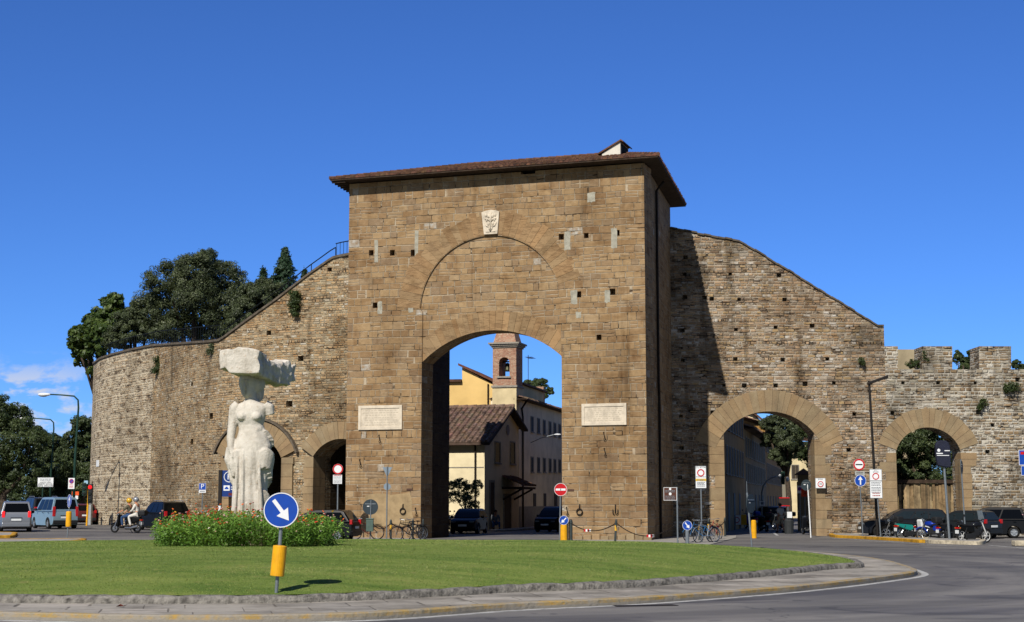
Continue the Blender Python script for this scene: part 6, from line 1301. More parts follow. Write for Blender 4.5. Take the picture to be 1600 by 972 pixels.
p = gnd(1175, 857.5); d = p.y; t = thing('sign_back', 'large dark back of a tilted round sign on a leaning pole before the right arch', 'traffic sign', p); lean = xat(1168.5, d) - p.x; zc = Z(787, d); MB().tube((0, 0, 0), (lean * 1.2, 0, Z(770, d)), 0.035, n=10).build('pole', STEEL, t); disc(t, lean + 0.12, zc, 14.5 * d / F, 0.07, 'back', rotz=math.radians(55)); MB().tube((lean * 1.2, 0, Z(770, d)), (lean * 1.25, 0, Z(752, d)), 0.012).build('aerial', STEEL, t)
p = gnd(1178, 841); d = p.y; mb = MB(); mb.lathe([(0.14, 0), (0.13, 0.85), (0.09, 0.9)], 14); t = tag(mb.build('marker_post', YEL, loc=p), 'plain yellow marker cylinder behind the leaning pole', 'marker post')
d = WY - 0.08; x, z = at(1280.5, 755, d).x, at(1280.5, 755, d).z; t = thing('speed_limit_sign', 'small white zone plate with a round 30 on the right arch jamb', 'traffic sign', (x, d - 0.25, z)); o, a, bb = plate(t, -8 * d / F, 8 * d / F, -8 * d / F, 8 * d / F, WHT, 0, border=GREY_T); disc(o, 0, -0.05, 0.16, -0.015, 'speed'); text('ZONA', 0.09, BLK, o, (0, -0.0125, 0.2)); MB().tube((0, 0, 0), (0.1, 0.3, -0.1), 0.02).build('bracket', IRON, t)
p = gnd(1267, 840); d = p.y; t = thing('sign_back', 'black back of a round sign on a white pole at the right jamb', 'traffic sign', p); pole(t, Z(757, d), 0.03, WHT, lean=-0.1); disc(t, -0.17, Z(758, d), 8.5 * d / F, 0.05, 'back', rotz=math.radians(-40))
d = 93; p = at(1250, 786, d); p.z = 0; t = thing('no_parking_sign', 'white plate with a blue no parking disc before the inner gate pier', 'traffic sign', p); pole(t, Z(759, d), 0.03); o, a, bb = plate(t, xat(1245.5, d) - p.x, xat(1253.5, d) - p.x, Z(771, d), Z(759, d), WHT); disc(o, 0, 0.04, a * 0.75, -0.015, 'no_parking')
d = 92.5; p = at(1257.5, 786, d); p.z = 0; t = thing('roadworks_sign', 'square orange works sign in front of the ochre garden wall', 'traffic sign', p); pole(t, Z(763, d), 0.03); o, a, bb = plate(t, xat(1252, d) - p.x, xat(1263, d) - p.x, Z(776, d), Z(763.5, d), plain('works_orange', '#c8401a', 0.5)); mb = MB(); mb.prism([(-0.1, -0.12), (0.02, 0.02), (0.1, -0.1), (0.06, -0.12), (0.0, -0.04), (-0.06, -0.12)], -0.0145, -0.0105); mb.lathe([(0.03, -0.0145), (0.03, -0.0105)], 10, (0.02, 0, 0.08), 'y'); mb.build('works_symbol', BLK, o)
# mast arm with signals inside the right arch
d = 100; p = at(1190, 786, d); p.z = 0; t = thing('mast_signal', 'traffic signals on a curved grey mast arm inside the right arch', 'traffic light', p); sc = d / F
P_ = lambda px, py: (xat(px, d) - p.x, 0, Z(py, d))
MB().path([(0, 0, 0), P_(1190, 790), P_(1190.5, 772), P_(1193, 760), P_(1199, 751), P_(1207, 746), P_(1220, 744)], [0.07, 0.06, 0.055, 0.05, 0.05, 0.045, 0.04], 10).build('mast', STEEL, t, smooth=True)
for (px, y0, y1) in ((1224, 737, 757),): 
    a = P_(px - 2.6, y1); c_ = P_(px + 2.6, y0); o = MB().box(a[0], c_[0], -0.15, 0.12, a[2], c_[2]).build('signal_head', POSTG, t, bevel=0.02)
    for i in range(3): MB().lathe([(0.07, -0.02), (0.06, -0.05)], 12, ((a[0] + c_[0]) / 2, -0.15, c_[2] - (i + 0.5) * (c_[2] - a[2]) / 3), 'y').build('lens', plain('signal_dark_lens', '#1d2320'), o)
for (px, py) in ((1219.5, 745), (1231, 749)): q = P_(px, py); MB().ell(q, (0.1, 0.09, 0.16), 10, 8).build('lamp_cap', WHT, t, smooth=True)
a = P_(1186.5, 790); c_ = P_(1194, 783); o = MB().box(a[0], c_[0], -0.14, -0.1, a[2], c_[2]).build('pedestrian_plate', WHT, t); MB().box(a[0] + 0.06, c_[0] - 0.06, -0.145, -0.1405, a[2] + 0.06, c_[2] - 0.06).build('pictogram', GREY_T, o)
d = 103; p = at(1231, 786, d); p.z = 0; t = thing('information_board', 'dark information board with red head and foot strips in the right street', 'sign', p); pole(t, Z(775, d), 0.04); o, a, bb = plate(t, xat(1217, d) - p.x, xat(1233.5, d) - p.x, Z(791, d), Z(777, d), plain('board_dark', '#33261f', 0.6)); MB().box(-a, a, -0.0145, -0.0105, 0.75 * bb, bb).box(-a, a, -0.0145, -0.0105, -bb, -0.78 * bb).build('red_strip', RED, o)
d = 90; p = at(1232, 786, d); p.z = 0; t = thing('litter_bin', 'dark grey waste container standing by the inner gate pier', 'litter bin', p); MB().path([(0, 0, 0), (0, 0, 0.75), (0, 0, 0.85), (0, 0, 1.0)], [0.26, 0.28, 0.2, 0.16], 14).build('drum', plain('bin_dark', '#2b2e30', 0.6), t); MB().box(-0.14, 0.14, -0.3, -0.2, 0.9, 1.25).build('notice', WHT, t)
d = 104; p = at(1154, 786, d); p.z = 0; t = thing('road_barrier', 'low white and yellow road barrier with a round sign in the right street', 'barrier', p); 
for px in (1147, 1163): x = xat(px, d) - p.x; MB().tube((x, 0, 0), (x, 0, 0.7), 0.025).tube((x, -0.35, 0.02), (x, 0.35, 0.02), 0.025).build('foot', STEEL, t)
o, a, bb = plate(t, xat(1145, d) - p.x, xat(1157, d) - p.x, 0.32, 0.95, WHT, -0.03); disc(o, -0.02, 0, 0.2, -0.015, 'ring'); plate(t, xat(1157.2, d) - p.x, xat(1166, d) - p.x, 0.32, 0.98, YEL, -0.03)
# --- right: lamp, zone signs, covered sign
p = gnd(1371.5, 838.5, 0.12); d = p.y; t = thing('modern_lamp', 'tall dark modern lamp post with a slanting arm on the right', 'street lamp', p); P_ = lambda px, py: (xat(px, d) - p.x, 0, Z(py, d) - p.z)
MB().path([(0, 0, 0), P_(1366.5, 700), P_(1363.5, 601)], [0.07, 0.065, 0.06], 8).build('post', DPOST, t); a, c_ = P_(1361, 601), P_(1393, 589); mb = MB(); mb.prism([(a[0], a[2] - 0.02), (c_[0], c_[2] - 0.06), (c_[0], c_[2] + 0.1), (a[0], a[2] + 0.12)], -0.13, 0.13); mb.build('lamp_arm', DPOST, t, bevel=0.02)
p = gnd(1348.5, 838.5, 0.12); d = p.y; t = thing('straight_on_sign', 'red ringed sign with black bar above a blue straight-on arrow sign', 'traffic sign', p); lx = lambda px: xat(px, d) - p.x; MB().tube((0, 0.03, 0), (lx(1343.5), 0.03, Z(717, d) - p.z), 0.03, n=10).build('pole', STEEL, t)
disc(t, lx(1343.5), Z(726, d) - p.z, 9 * d / F, -0.04, 'customs'); disc(t, lx(1345), Z(751, d) - p.z, 9 * d / F, -0.04, 'arrow_up'); o, a, bb = plate(t, lx(1337), lx(1352), Z(743, d) - p.z, Z(736.5, d) - p.z, plain('grey_plate', '#9b9d98', 0.5), -0.03); bars(o, a, (0.4 * bb, -0.3 * bb), 0.03, BLK, 0.7)
p = gnd(1373.5, 839, 0.12); d = p.y - 0.4; p.y = d; t, o, a, bb = zone_sign('zone_sign', 'tall white restricted zone panel full of small print before the small arch', p, d, 1359.5, 1379, 733, 778.5)
text('Z.T.L.', 0.075, BLK, o, (0, -0.0125, 0.90 * bb), sx=0.9); text('SETTORE', 0.075, BLK, o, (0, -0.0125, 0.79 * bb), sx=0.9); mb = MB(); mb.lathe([(0.12, -0.016), (0.165, -0.016), (0.165, -0.0105), (0.12, -0.0105)], 28, (0, 0, 0.5 * bb), 'y', cap=False); mb.build('red_ring', RED, o); MB().box(-0.95 * a, 0.95 * a, -0.0145, -0.0105, 0.17 * bb, 0.21 * bb).build('rule', BLK, o)
bars(o, a, (0.08 * bb, -0.02 * bb, -0.12 * bb, -0.26 * bb, -0.36 * bb, -0.46 * bb, -0.58 * bb), 0.035, GREY_T, 0.75); bars(o, a, (-0.66 * bb, -0.82 * bb), 0.05, plain('faded_red_print', '#9c5a58', 0.6), 0.6, name='red_print')
p = gnd(1484, 843, 0.12); d = p.y; t = thing('covered_sign', 'large sign wrapped in a dark navy cover with white print on a grey pole', 'traffic sign', p); P_ = lambda px, py: (xat(px, d) - p.x, Z(py, d) - p.z); x0, _ = P_(1464, 700); MB().tube((0, 0.05, 0), (P_(1476, 690)[0], 0.05, P_(1476, 690)[1]), 0.055, n=12).build('pole', STEEL, t)
pl_ = [P_(*q) for q in ((1466.5, 728), (1464, 712), (1464, 695), (1467, 689.5), (1473, 688), (1480, 688.5), (1485, 692), (1487, 700), (1487.5, 715), (1487, 731), (1477, 730))]
o = MB().prism(pl_, -0.12, 0.12).build('cover', plain('navy_canvas', '#191d30', 0.7, var=0.2, scale=5.0, bump=0.02), t, bevel=0.05); cxx, czz = P_(1474, 708.5); MB().box(cxx - 0.27, cxx + 0.02, -0.1235, -0.1205, czz - 0.03, czz + 0.02).build('small_print', WHT, o); MB().box(cxx + 0.1, cxx + 0.34, -0.1235, -0.1205, czz + 0.1, czz + 0.14).build('small_print', WHT, o); mb = MB(); mb.prism([(cxx - 0.2, czz + 0.07), (cxx - 0.12, czz + 0.07), (cxx - 0.08, czz + 0.15), (cxx - 0.16, czz + 0.22), (cxx - 0.24, czz + 0.15)], -0.1245, -0.1205); mb.build('emblem', WHT, o)
MB().box(cxx - 0.25, cxx + 0.3, -0.1235, -0.1205, czz - 0.11, czz - 0.08).build('small_print', WHT, o)
p = gnd(1509, 842, 0.12); d = p.y; t = thing('edge_on_sign', 'thin pole carrying a round sign seen edge-on between the motorbikes', 'traffic sign', p); lx = xat(1503.5, d) - p.x; MB().tube((0, 0, 0), (lx, 0, Z(718, d) - p.z), 0.035, n=10).build('pole', STEEL, t); disc(t, lx + 0.05, Z(730, d) - p.z, 10 * d / F, 0.03, 'back', rotz=math.radians(66))
d = 70; p = at(1606, 786, d); p.z = 0; t = thing('dead_end_sign', 'blue dead end sign cut off by the right edge of the picture', 'traffic sign', p); pole(t, Z(702, d), 0.035); o, a, bb = plate(t, xat(1594, d) - p.x, xat(1618, d) - p.x, Z(727, d), Z(703, d), BLUE, border=WHT); MB().box(-0.08, 0.08, -0.0145, -0.0105, -0.85 * bb, 0.4 * bb).build('white_stem', WHT, o); MB().box(-0.75 * a, 0.75 * a, -0.0165, -0.0106, 0.4 * bb, 0.75 * bb).build('red_bar', RED, o)
o, a, bb = plate(t, xat(1597, d) - p.x, xat(1621, d) - p.x, Z(743, d), Z(728, d), BLUE, border=WHT)
# right parking island
poly = kerb_island('parking_island', [g(1299, 839.5), g(1340, 842), g(1400, 845.5), g(1445, 848.5), g(1446, 844), g(1400, 838.5), g(1340, 835.5), g(1301, 834.6)], YELB, 0.14)
poly = kerb_island('parking_island_end', [g(1446.5, 848.6), g(1490, 850.5), g(1530, 851.5), g(1539, 849.5), g(1536, 846.5), g(1490, 845.5), g(1447.5, 844.2)], PALEK, 0.16)
MB().T
tag(MB().box(-0.6, 0.6, -0.25, 0.25, 0, 0.22).build('kerb_block', PALEK, loc=gnd(1606, 853), bevel=0.03), 'pale kerb block with yellowed end at the right edge of the road', 'kerb stone')
kb = bpy.data.objects['parking_island_end_kerb']
for q, (s_, u) in enumerate((('2SC II T', 0.12), ('E', 0.42), ('X', 0.64), ('O', 0.84))):
    a_, b_ = gnd(1446.5, 848.6), gnd(1530, 851.5); p_ = a_.lerp(b_, u); dr = (b_ - a_).normalized(); o = text(s_, 0.13, BLK, kb, (p_.x + dr.y * 0.03, p_.y - dr.x * 0.03 - 0.03, p_.z + 0.07), 'graffiti', rotz=math.atan2(dr.y, dr.x), sx=1.6)
# painted lines
def line(name, pts, w=0.12, mat=None):
    mb = MB(); P_ = [Vector((*q, 0)) for q in pts]
    for a, b in zip(P_, P_[1:]):
        t = (b - a).normalized(); nn = Vector((-t.y, t.x, 0)) * w / 2; k = max(1, int((b - a).length / 3))
        for i in range(k):
            u, v = a.lerp(b, i / k), a.lerp(b, (i + 1) / k); mb.add([(u.x - nn.x, u.y - nn.y, gz(u.x, u.y) + .006), (v.x - nn.x, v.y - nn.y, gz(v.x, v.y) + .006), (v.x + nn.x, v.y + nn.y, gz(v.x, v.y) + .006), (u.x + nn.x, u.y + nn.y, gz(u.x, u.y) + .006)], [(0, 1, 2, 3)])
    return struct(mb.build(name, mat or LINE))
line('parking_line', [g(1300, 841), g(1400, 847.5), g(1480, 852.5), g(1535, 854)], 0.14); line('parking_line', [g(1560, 846.5), g(1600, 847.5)], 0.15); line('parking_line', [g(1545, 852), g(1600, 857)], 0.15)
line('street_line', [g(1208, 832), g(1215, 837)], 0.15); line('street_line', [g(1150, 828.5), g(1220, 828)], 0.2); line('left_road_line', [g(0, 856.5), g(70, 853.5), g(140, 848.5), g(232, 846)], 0.14)
mh = gnd(1008, 946.5); struct(MB().box(-0.55, 0.55, -0.16, 0.16, -0.02, 0.008).build('drain_grate', IRON, loc=mh, rotz=0.25))
tag(MB().add([(-0.09, 0, 0.01), (-0.03, 0.05, 0.05), (0.04, 0.03, 0.015), (0.1, 0.0, 0.05), (0.02, -0.05, 0.02), (-0.03, -0.04, 0.04)], [(0, 1, 2, 5), (2, 3, 4, 5)]).build('fallen_leaf', plain('dry_leaf', '#5a2a18', 0.8), loc=gnd(190, 949, 0.115)), 'single dry brown leaf lying on the island pavement', 'leaf')
# ------------------------------------------------------------------ vehicles
def paint(name, col, metal=0.3): return plain(name, col, 0.32, metal, var=0.03, scale=2.0, spec=0.2, coat=0.08)
CGLASS = plain('car_glass', '#08090a', 0.06, 0.0, var=0.02, spec=0.2)
CGLASS2 = plain('car_glass_pale', '#1d2529', 0.05, 0.0, var=0.05, spec=0.3)
RUB = plain('rubber', '#141414', 0.85, var=0.1)
RIM = plain('alloy_rim', '#a4a8ab', 0.35, 0.7, var=0.06)
PLAS = plain('black_plastic', '#1b1c1e', 0.6)
TAILR = plain('tail_lamp_red', '#a80f14', 0.15, spec=0.7)
TAILON = plain('brake_lamp_lit', '#d8242a', 0.2, emit=0.5)
HEADL = plain('headlamp_clear', '#6d757b', 0.1, 0.3, spec=0.6)
PLATEM = plain('number_plate_white', '#cfd2d2', 0.5)
def wheel(parent, x, y, r, w=0.19, rim=RIM, spokes=5):
    o = MB(); s = 1 if y > 0 else -1
    o.lathe([(r * 0.62, -w / 2), (r * 0.93, -w / 2), (r, -w * 0.3), (r, w * 0.3), (r * 0.93, w / 2), (r * 0.62, w / 2)], 22, (0, 0, 0), 'y', cap=False)
    wh = o.build('wheel', RUB, parent, (x, y, r), smooth=True)
    d = MB(); d.lathe([(r * 0.66, s * w * 0.46), (r * 0.58, s * w * 0.47), (r * 0.56, s * w * 0.2), (0.02, s * w * 0.18)], 20, (0, 0, 0), 'y', cap=False)
    for i in range(spokes):
        a = 2 * PI * i / spokes; d.T = Matrix.Rotation(a, 4, 'Y'); y0, y1 = sorted((s * w * 0.2, s * w * 0.46)); d.add([(-r * .1, y0, 0), (r * .1, y0, 0), (r * .08, y0, r * .6), (-r * .08, y0, r * .6), (-r * .1, y1, 0), (r * .1, y1, 0), (r * .08, y1, r * .6), (-r * .08, y1, r * .6)], [(0, 1, 2, 3), (4, 5, 6, 7), (0, 1, 5, 4), (1, 2, 6, 5), (2, 3, 7, 6), (3, 0, 4, 7)])
    d.T = Matrix.Identity(4); d.lathe([(r * 0.14, s * w * 0.3), (r * 0.12, s * w * 0.5)], 10, (0, 0, 0), 'y'); d.build('rim', rim, wh)
    return wh
def car(name, label, cat, loc, rotz, pm, L=4.1, W=1.70, H=1.5, belt=0.92, hood=0.86, ws=1.15, rf=1.85, rr=3.7, rw=4.0, xf=0.78, xr=3.3, r=0.3, tail=(0.75, 1.05), trim=PLAS, lit=False, scale=1.0, panes=2, roofrails=False, glass=None, wrim=RIM, tail_side=0.12, sticker=False, group=None):
    """front at -x; side outline with wheel arches, tapered cabin, separate glass, lamps, wheels"""
    t = thing(name, label, cat, loc, rotz, group); t.scale = (scale,) * 3; hx = L / 2; gl = glass or CGLASS; hw = W / 2
    X = lambda x: x - hx
    low = [(0.12, 0.22), (0.03, 0.30), (0.0, 0.48), (0.03, 0.66), (0.12, hood - 0.08), (0.32, hood)] + [(ws * 0.7, hood + (belt - hood) * 0.75), (ws, belt), (rw, belt), (L - 0.05, belt - 0.03), (L, belt - 0.22), (L, 0.46), (L - 0.05, 0.30), (L - 0.16, 0.24)]
    ra = r + 0.05; low += [(xr + ra, 0.22)] + arc(xr, r, ra, -0.15, PI + 0.15, 10)[1:-1] + [(xr - ra, 0.2), (xf + ra, 0.2)] + arc(xf, r, ra, -0.15, PI + 0.15, 10)[1:-1] + [(xf - ra, 0.22)]
    mb = MB(); k = len(low); vs_ = []
    for sg_ in (-1, 1):
        for (x, z) in low:
            e = 1 - 0.13 * abs((x - hx) / hx) ** 5; zz = 1 - 0.05 * max(0, (z - 0.55) / 0.4) - 0.06 * max(0, (0.35 - z) / 0.2); vs_.append((X(x), sg_ * hw * e * zz, z))
    mb.add(vs_, [tuple(range(k)), tuple(range(2 * k - 1, k - 1, -1))] + [(i, i + k, (i + 1) % k + k, (i + 1) % k) for i in range(k)])
    cab = [(ws, belt - 0.03), (ws + (rf - ws) * 0.5, belt + (H - belt) * 0.56), (rf, H - 0.06), (rf + 0.3, H - 0.005), ((rf + rr) / 2, H), (rr - 0.25, H - 0.015), (rr, H - 0.07), (rw, belt - 0.03)]
    wat = lambda z: hw * 0.95 - (hw * 0.20) * max(0, (z - belt) / (H - belt))
    kc = len(cab); vs_ = [(X(x), -wat(z), z) for x, z in cab] + [(X(x), wat(z), z) for x, z in cab]
    mb.add(vs_, [tuple(range(kc)), tuple(range(2 * kc - 1, kc - 1, -1))] + [(i, i + kc, (i + 1) % kc + kc, (i + 1) % kc) for i in range(kc)])
    body = mb.build('body', pm, t, bevel=0.045, smooth=False)
    body.data.polygons.foreach_set('use_smooth', [True] * len(body.data.polygons))
    b = body.modifiers.new('wn', 'WEIGHTED_NORMAL'); b.keep_sharp = True; bake(body)
    # glass
    def lerp2(a, c, u): return (a[0] + (c[0] - a[0]) * u, a[1] + (c[1] - a[1]) * u)
    a_, b_ = (ws, belt), (rf, H - 0.06); p0, p1 = lerp2(a_, b_, 0.08), lerp2(a_, b_, 0.93); nx, nz = -(b_[1] - a_[1]), (b_[0] - a_[0]); nl = math.hypot(nx, nz); nx, nz = nx / nl * 0.012, nz / nl * 0.012
    MB().add([(X(p0[0]) + nx, -wat(p0[1]) * 0.93, p0[1] + nz), (X(p0[0]) + nx, wat(p0[1]) * 0.93, p0[1] + nz), (X(p1[0]) + nx, wat(p1[1]) * 0.9, p1[1] + nz), (X(p1[0]) + nx, -wat(p1[1]) * 0.9, p1[1] + nz)], [(0, 1, 2, 3)]).build('windscreen', gl, t)
    a_, b_ = (rw, belt), (rr, H - 0.07); p0, p1 = lerp2(a_, b_, 0.12), lerp2(a_, b_, 0.9); nx, nz = (b_[1] - a_[1]), -(b_[0] - a_[0]); nl = math.hypot(nx, nz); nx, nz = nx / nl * 0.012, nz / nl * 0.012
    MB().add([(X(p0[0]) + nx, -wat(p0[1]) * 0.86, p0[1] + nz), (X(p0[0]) + nx, wat(p0[1]) * 0.86, p0[1] + nz), (X(p1[0]) + nx, wat(p1[1]) * 0.84, p1[1] + nz), (X(p1[0]) + nx, -wat(p1[1]) * 0.84, p1[1] + nz)], [(0, 1, 2, 3)]).build('rear_window', gl, t)
    zb_, zt_ = belt + 0.04, H - 0.13; fx0 = ws + 0.28; fx1 = rf + 0.08; bx1 = rr - 0.12; bx0 = rw - 0.16
    cuts = [(i + 1) / panes for i in range(panes - 1)]
    for sg_ in (-1, 1):
        es = [(fx0, fx1)] + [(fx0 + (bx0 - fx0) * u, fx1 + (bx1 - fx1) * u) for u in cuts] + [(bx0, bx1)]
        for i in range(panes):
            (l0, l1), (r0, r1) = es[i], es[i + 1]; g_ = 0.035; q = lambda x, z: (X(x), sg_ * (wat(z) + 0.008), z)
            MB().add([q(l0 + g_ * (i > 0), zb_), q(r0 - g_ * (i < panes - 1), zb_), q(r1 - g_ * (i < panes - 1), zt_), q(l1 + g_ * (i > 0), zt_)], [(0, 1, 2, 3)]).build('side_window', gl, t)
        MB().ell((X(ws + 0.38), sg_ * (hw + 0.08), belt + 0.06), (0.07, 0.11, 0.08), 10, 7).build('wing_mirror', pm if not trim else trim, t, smooth=True)
        wheel(t, X(xf), sg_ * (hw - 0.11), r, rim=wrim); wheel(t, X(xr), sg_ * (hw - 0.11), r, rim=wrim)
        MB().box(X(L) - tail_side, X(L) + 0.012, *sorted((sg_ * hw * 0.70, sg_ * (hw * 0.885))), tail[0], tail[1]).build('tail_light', TAILON if lit else TAILR, t, bevel=0.015)
        MB().box(X(0.03), X(0.2), *sorted((sg_ * hw * 0.46, sg_ * hw * 0.80)), 0.62, 0.76).build('headlight', HEADL, t, bevel=0.03)
        for xh in (ws + (rw - ws) * 0.42, ws + (rw - ws) * 0.76): MB().box(X(xh), X(xh + 0.16), *sorted((sg_ * hw * 0.94, sg_ * (hw * 0.985))), belt - 0.13, belt - 0.10).build('door_handle', trim, t)
        if roofrails: MB().path([(X(rf + 0.3), sg_ * wat(H) * 0.98, H - 0.01), (X(rf + 0.4), sg_ * wat(H) * 0.98, H + 0.05), (X(rr - 0.35), sg_ * wat(H) * 0.98, H + 0.05), (X(rr - 0.25), sg_ * wat(H) * 0.98, H - 0.01)], 0.018, 6).build('roof_rail', RIM, t)
    MB().box(X(L) - 0.1, X(L) + 0.03, -hw * 0.85, hw * 0.85, 0.28, 0.5).build('rear_bumper', trim if not lit else pm, t, bevel=0.03)
    MB().box(X(0) - 0.03, X(0) + 0.1, -hw * 0.8, hw * 0.8, 0.26, 0.46).build('front_bumper', trim if not lit else pm, t, bevel=0.03)
    for x_, d_ in ((X(L), 0.012), (X(0), -0.012)):
        zz = 0.66 if d_ > 0 else 0.5
        MB().box(*sorted((x_ - d_, x_ + d_ + (0.022 if d_ > 0 else -0.022))), -0.26, 0.26, zz - 0.055, zz + 0.055).build('number_plate', PLATEM, t)
    MB().box(X(L) - 0.02, X(L) + 0.03, -0.3, 0.3, 0.74, 0.78).build('boot_handle', trim, t)
    MB().box(X(xf + ra + 0.02), X(xr - ra - 0.02), -hw * 0.8, hw * 0.8, 0.14, 0.21).build('underbody', PLAS, t)
    if sticker: MB().lathe([(0.09, -hw * 0.86), (0.09, -hw * 0.87)], 10, (X(rw - 0.25), 0, belt + 0.2), 'y').build('sticker', plain('pink_sticker', '#b88a96', 0.5), t)
    return t
def vp(px, d): return (xat(px, d), d, gz(xat(px, d), d))
SILV, SKYB, BLKP, NAVY, DGREY, WHITEP, DRED = paint('silver_paint', '#8a8d92', 0.6), paint('pale_blue_paint', '#8aa3ad', 0.5), paint('black_paint', '#0a0a0a', 0.0), paint('blue_black_paint', '#14161b', 0.0), paint('dark_grey_paint', '#202326', 0.1), paint('white_paint', '#c5c6c8', 0.0), paint('dark_red_paint', '#5a2a26', 0.2)
MPV = dict(L=4.0, W=1.70, H=1.66, belt=1.0, hood=0.95, ws=0.95, rf=1.75, rr=3.72, rw=3.95, xf=0.75, xr=3.25, r=0.3, tail=(0.78, 1.12))
VAN = dict(L=4.0, W=1.68, H=1.82, belt=1.05, hood=0.98, ws=0.95, rf=1.6, rr=3.86, rw=3.97, xf=0.75, xr=3.3, r=0.31, tail=(0.72, 1.28), panes=3)
EST = dict(L=4.5, W=1.74, H=1.47, belt=0.93, hood=0.86, ws=1.2, rf=2.0, rr=4.05, rw=4.4, xf=0.85, xr=3.55, r=0.32, tail=(0.72, 0.95), panes=3)
HAT = dict(L=3.9, W=1.70, H=1.48, belt=0.93, hood=0.86, ws=1.05, rf=1.8, rr=3.45, rw=3.82, xf=0.76, xr=3.2, r=0.3, tail=(0.8, 1.02))
SUV = dict(L=4.4, W=1.80, H=1.72, belt=1.06, hood=1.0, ws=1.25, rf=2.0, rr=3.95, rw=4.3, xf=0.85, xr=3.5, r=0.35, tail=(0.85, 1.15), panes=3, roofrails=True)
R_ = math.radians
car('car', 'silver compact people carrier with red brake lights, seen from behind at the far left', 'car', vp(25, 83.5), R_(-71), SILV, lit=True, scale=0.96, **MPV)
car('van', 'pale blue passenger van with tall windows beside the silver car', 'van', vp(86, 90), R_(-56), SKYB, scale=0.98, tail_side=0.1, glass=CGLASS, **VAN)
car('car', 'dark estate car mostly hidden between the silver car and the blue van', 'car', vp(62, 98), R_(-60), DGREY, scale=1.05, **SUV)
car('car', 'reddish brown car half hidden behind the pole of the traffic light', 'car', vp(128, 107), R_(-66), DRED, scale=0.95, **HAT)
car('car', 'black off-road car with silver roof rails left of the flower bed', 'car', vp(255, 87), R_(-55), BLKP, scale=0.92, trim=BLKP, **SUV)
car('car', 'black small car poking out behind the right end of the flower bed', 'car', vp(496, 71.5), R_(-12), BLKP, scale=0.97, trim=BLKP, **HAT)
car('car', 'dark car facing the viewer under the olive tree in the great arch', 'car', vp(733, 91), R_(80), NAVY, scale=0.97, trim=BLKP, **HAT)
car('car', 'dark parked car at the right side of the street in the great arch', 'car', vp(866, 96), R_(70), BLKP, scale=0.92, trim=BLKP, **MPV)
car('car', 'blue-black estate car parked behind the motorbikes', 'car', vp(1412, 79.5), R_(-3), NAVY, scale=1.0, trim=NAVY, glass=CGLASS2, **EST)
car('car', 'dark grey hatchback with red tail light between motorbikes and black people carrier', 'car', vp(1503, 78), R_(-52), DGREY, scale=0.94, trim=DGREY, glass=CGLASS2, **HAT)
car('car', 'black people carrier with a pink sticker parked at the right edge', 'car', vp(1543, 79.5), R_(-12), BLKP, scale=0.93, trim=BLKP, sticker=True, **MPV)
car('car', 'dark car seen from behind in the street beyond the right arch', 'car', vp(1200, 128), R_(-76), BLKP, scale=1.0, trim=BLKP, **HAT)
car('car', 'white car farther back in the street beyond the right arch', 'car', vp(1210, 140), R_(-76), WHITEP, **HAT)
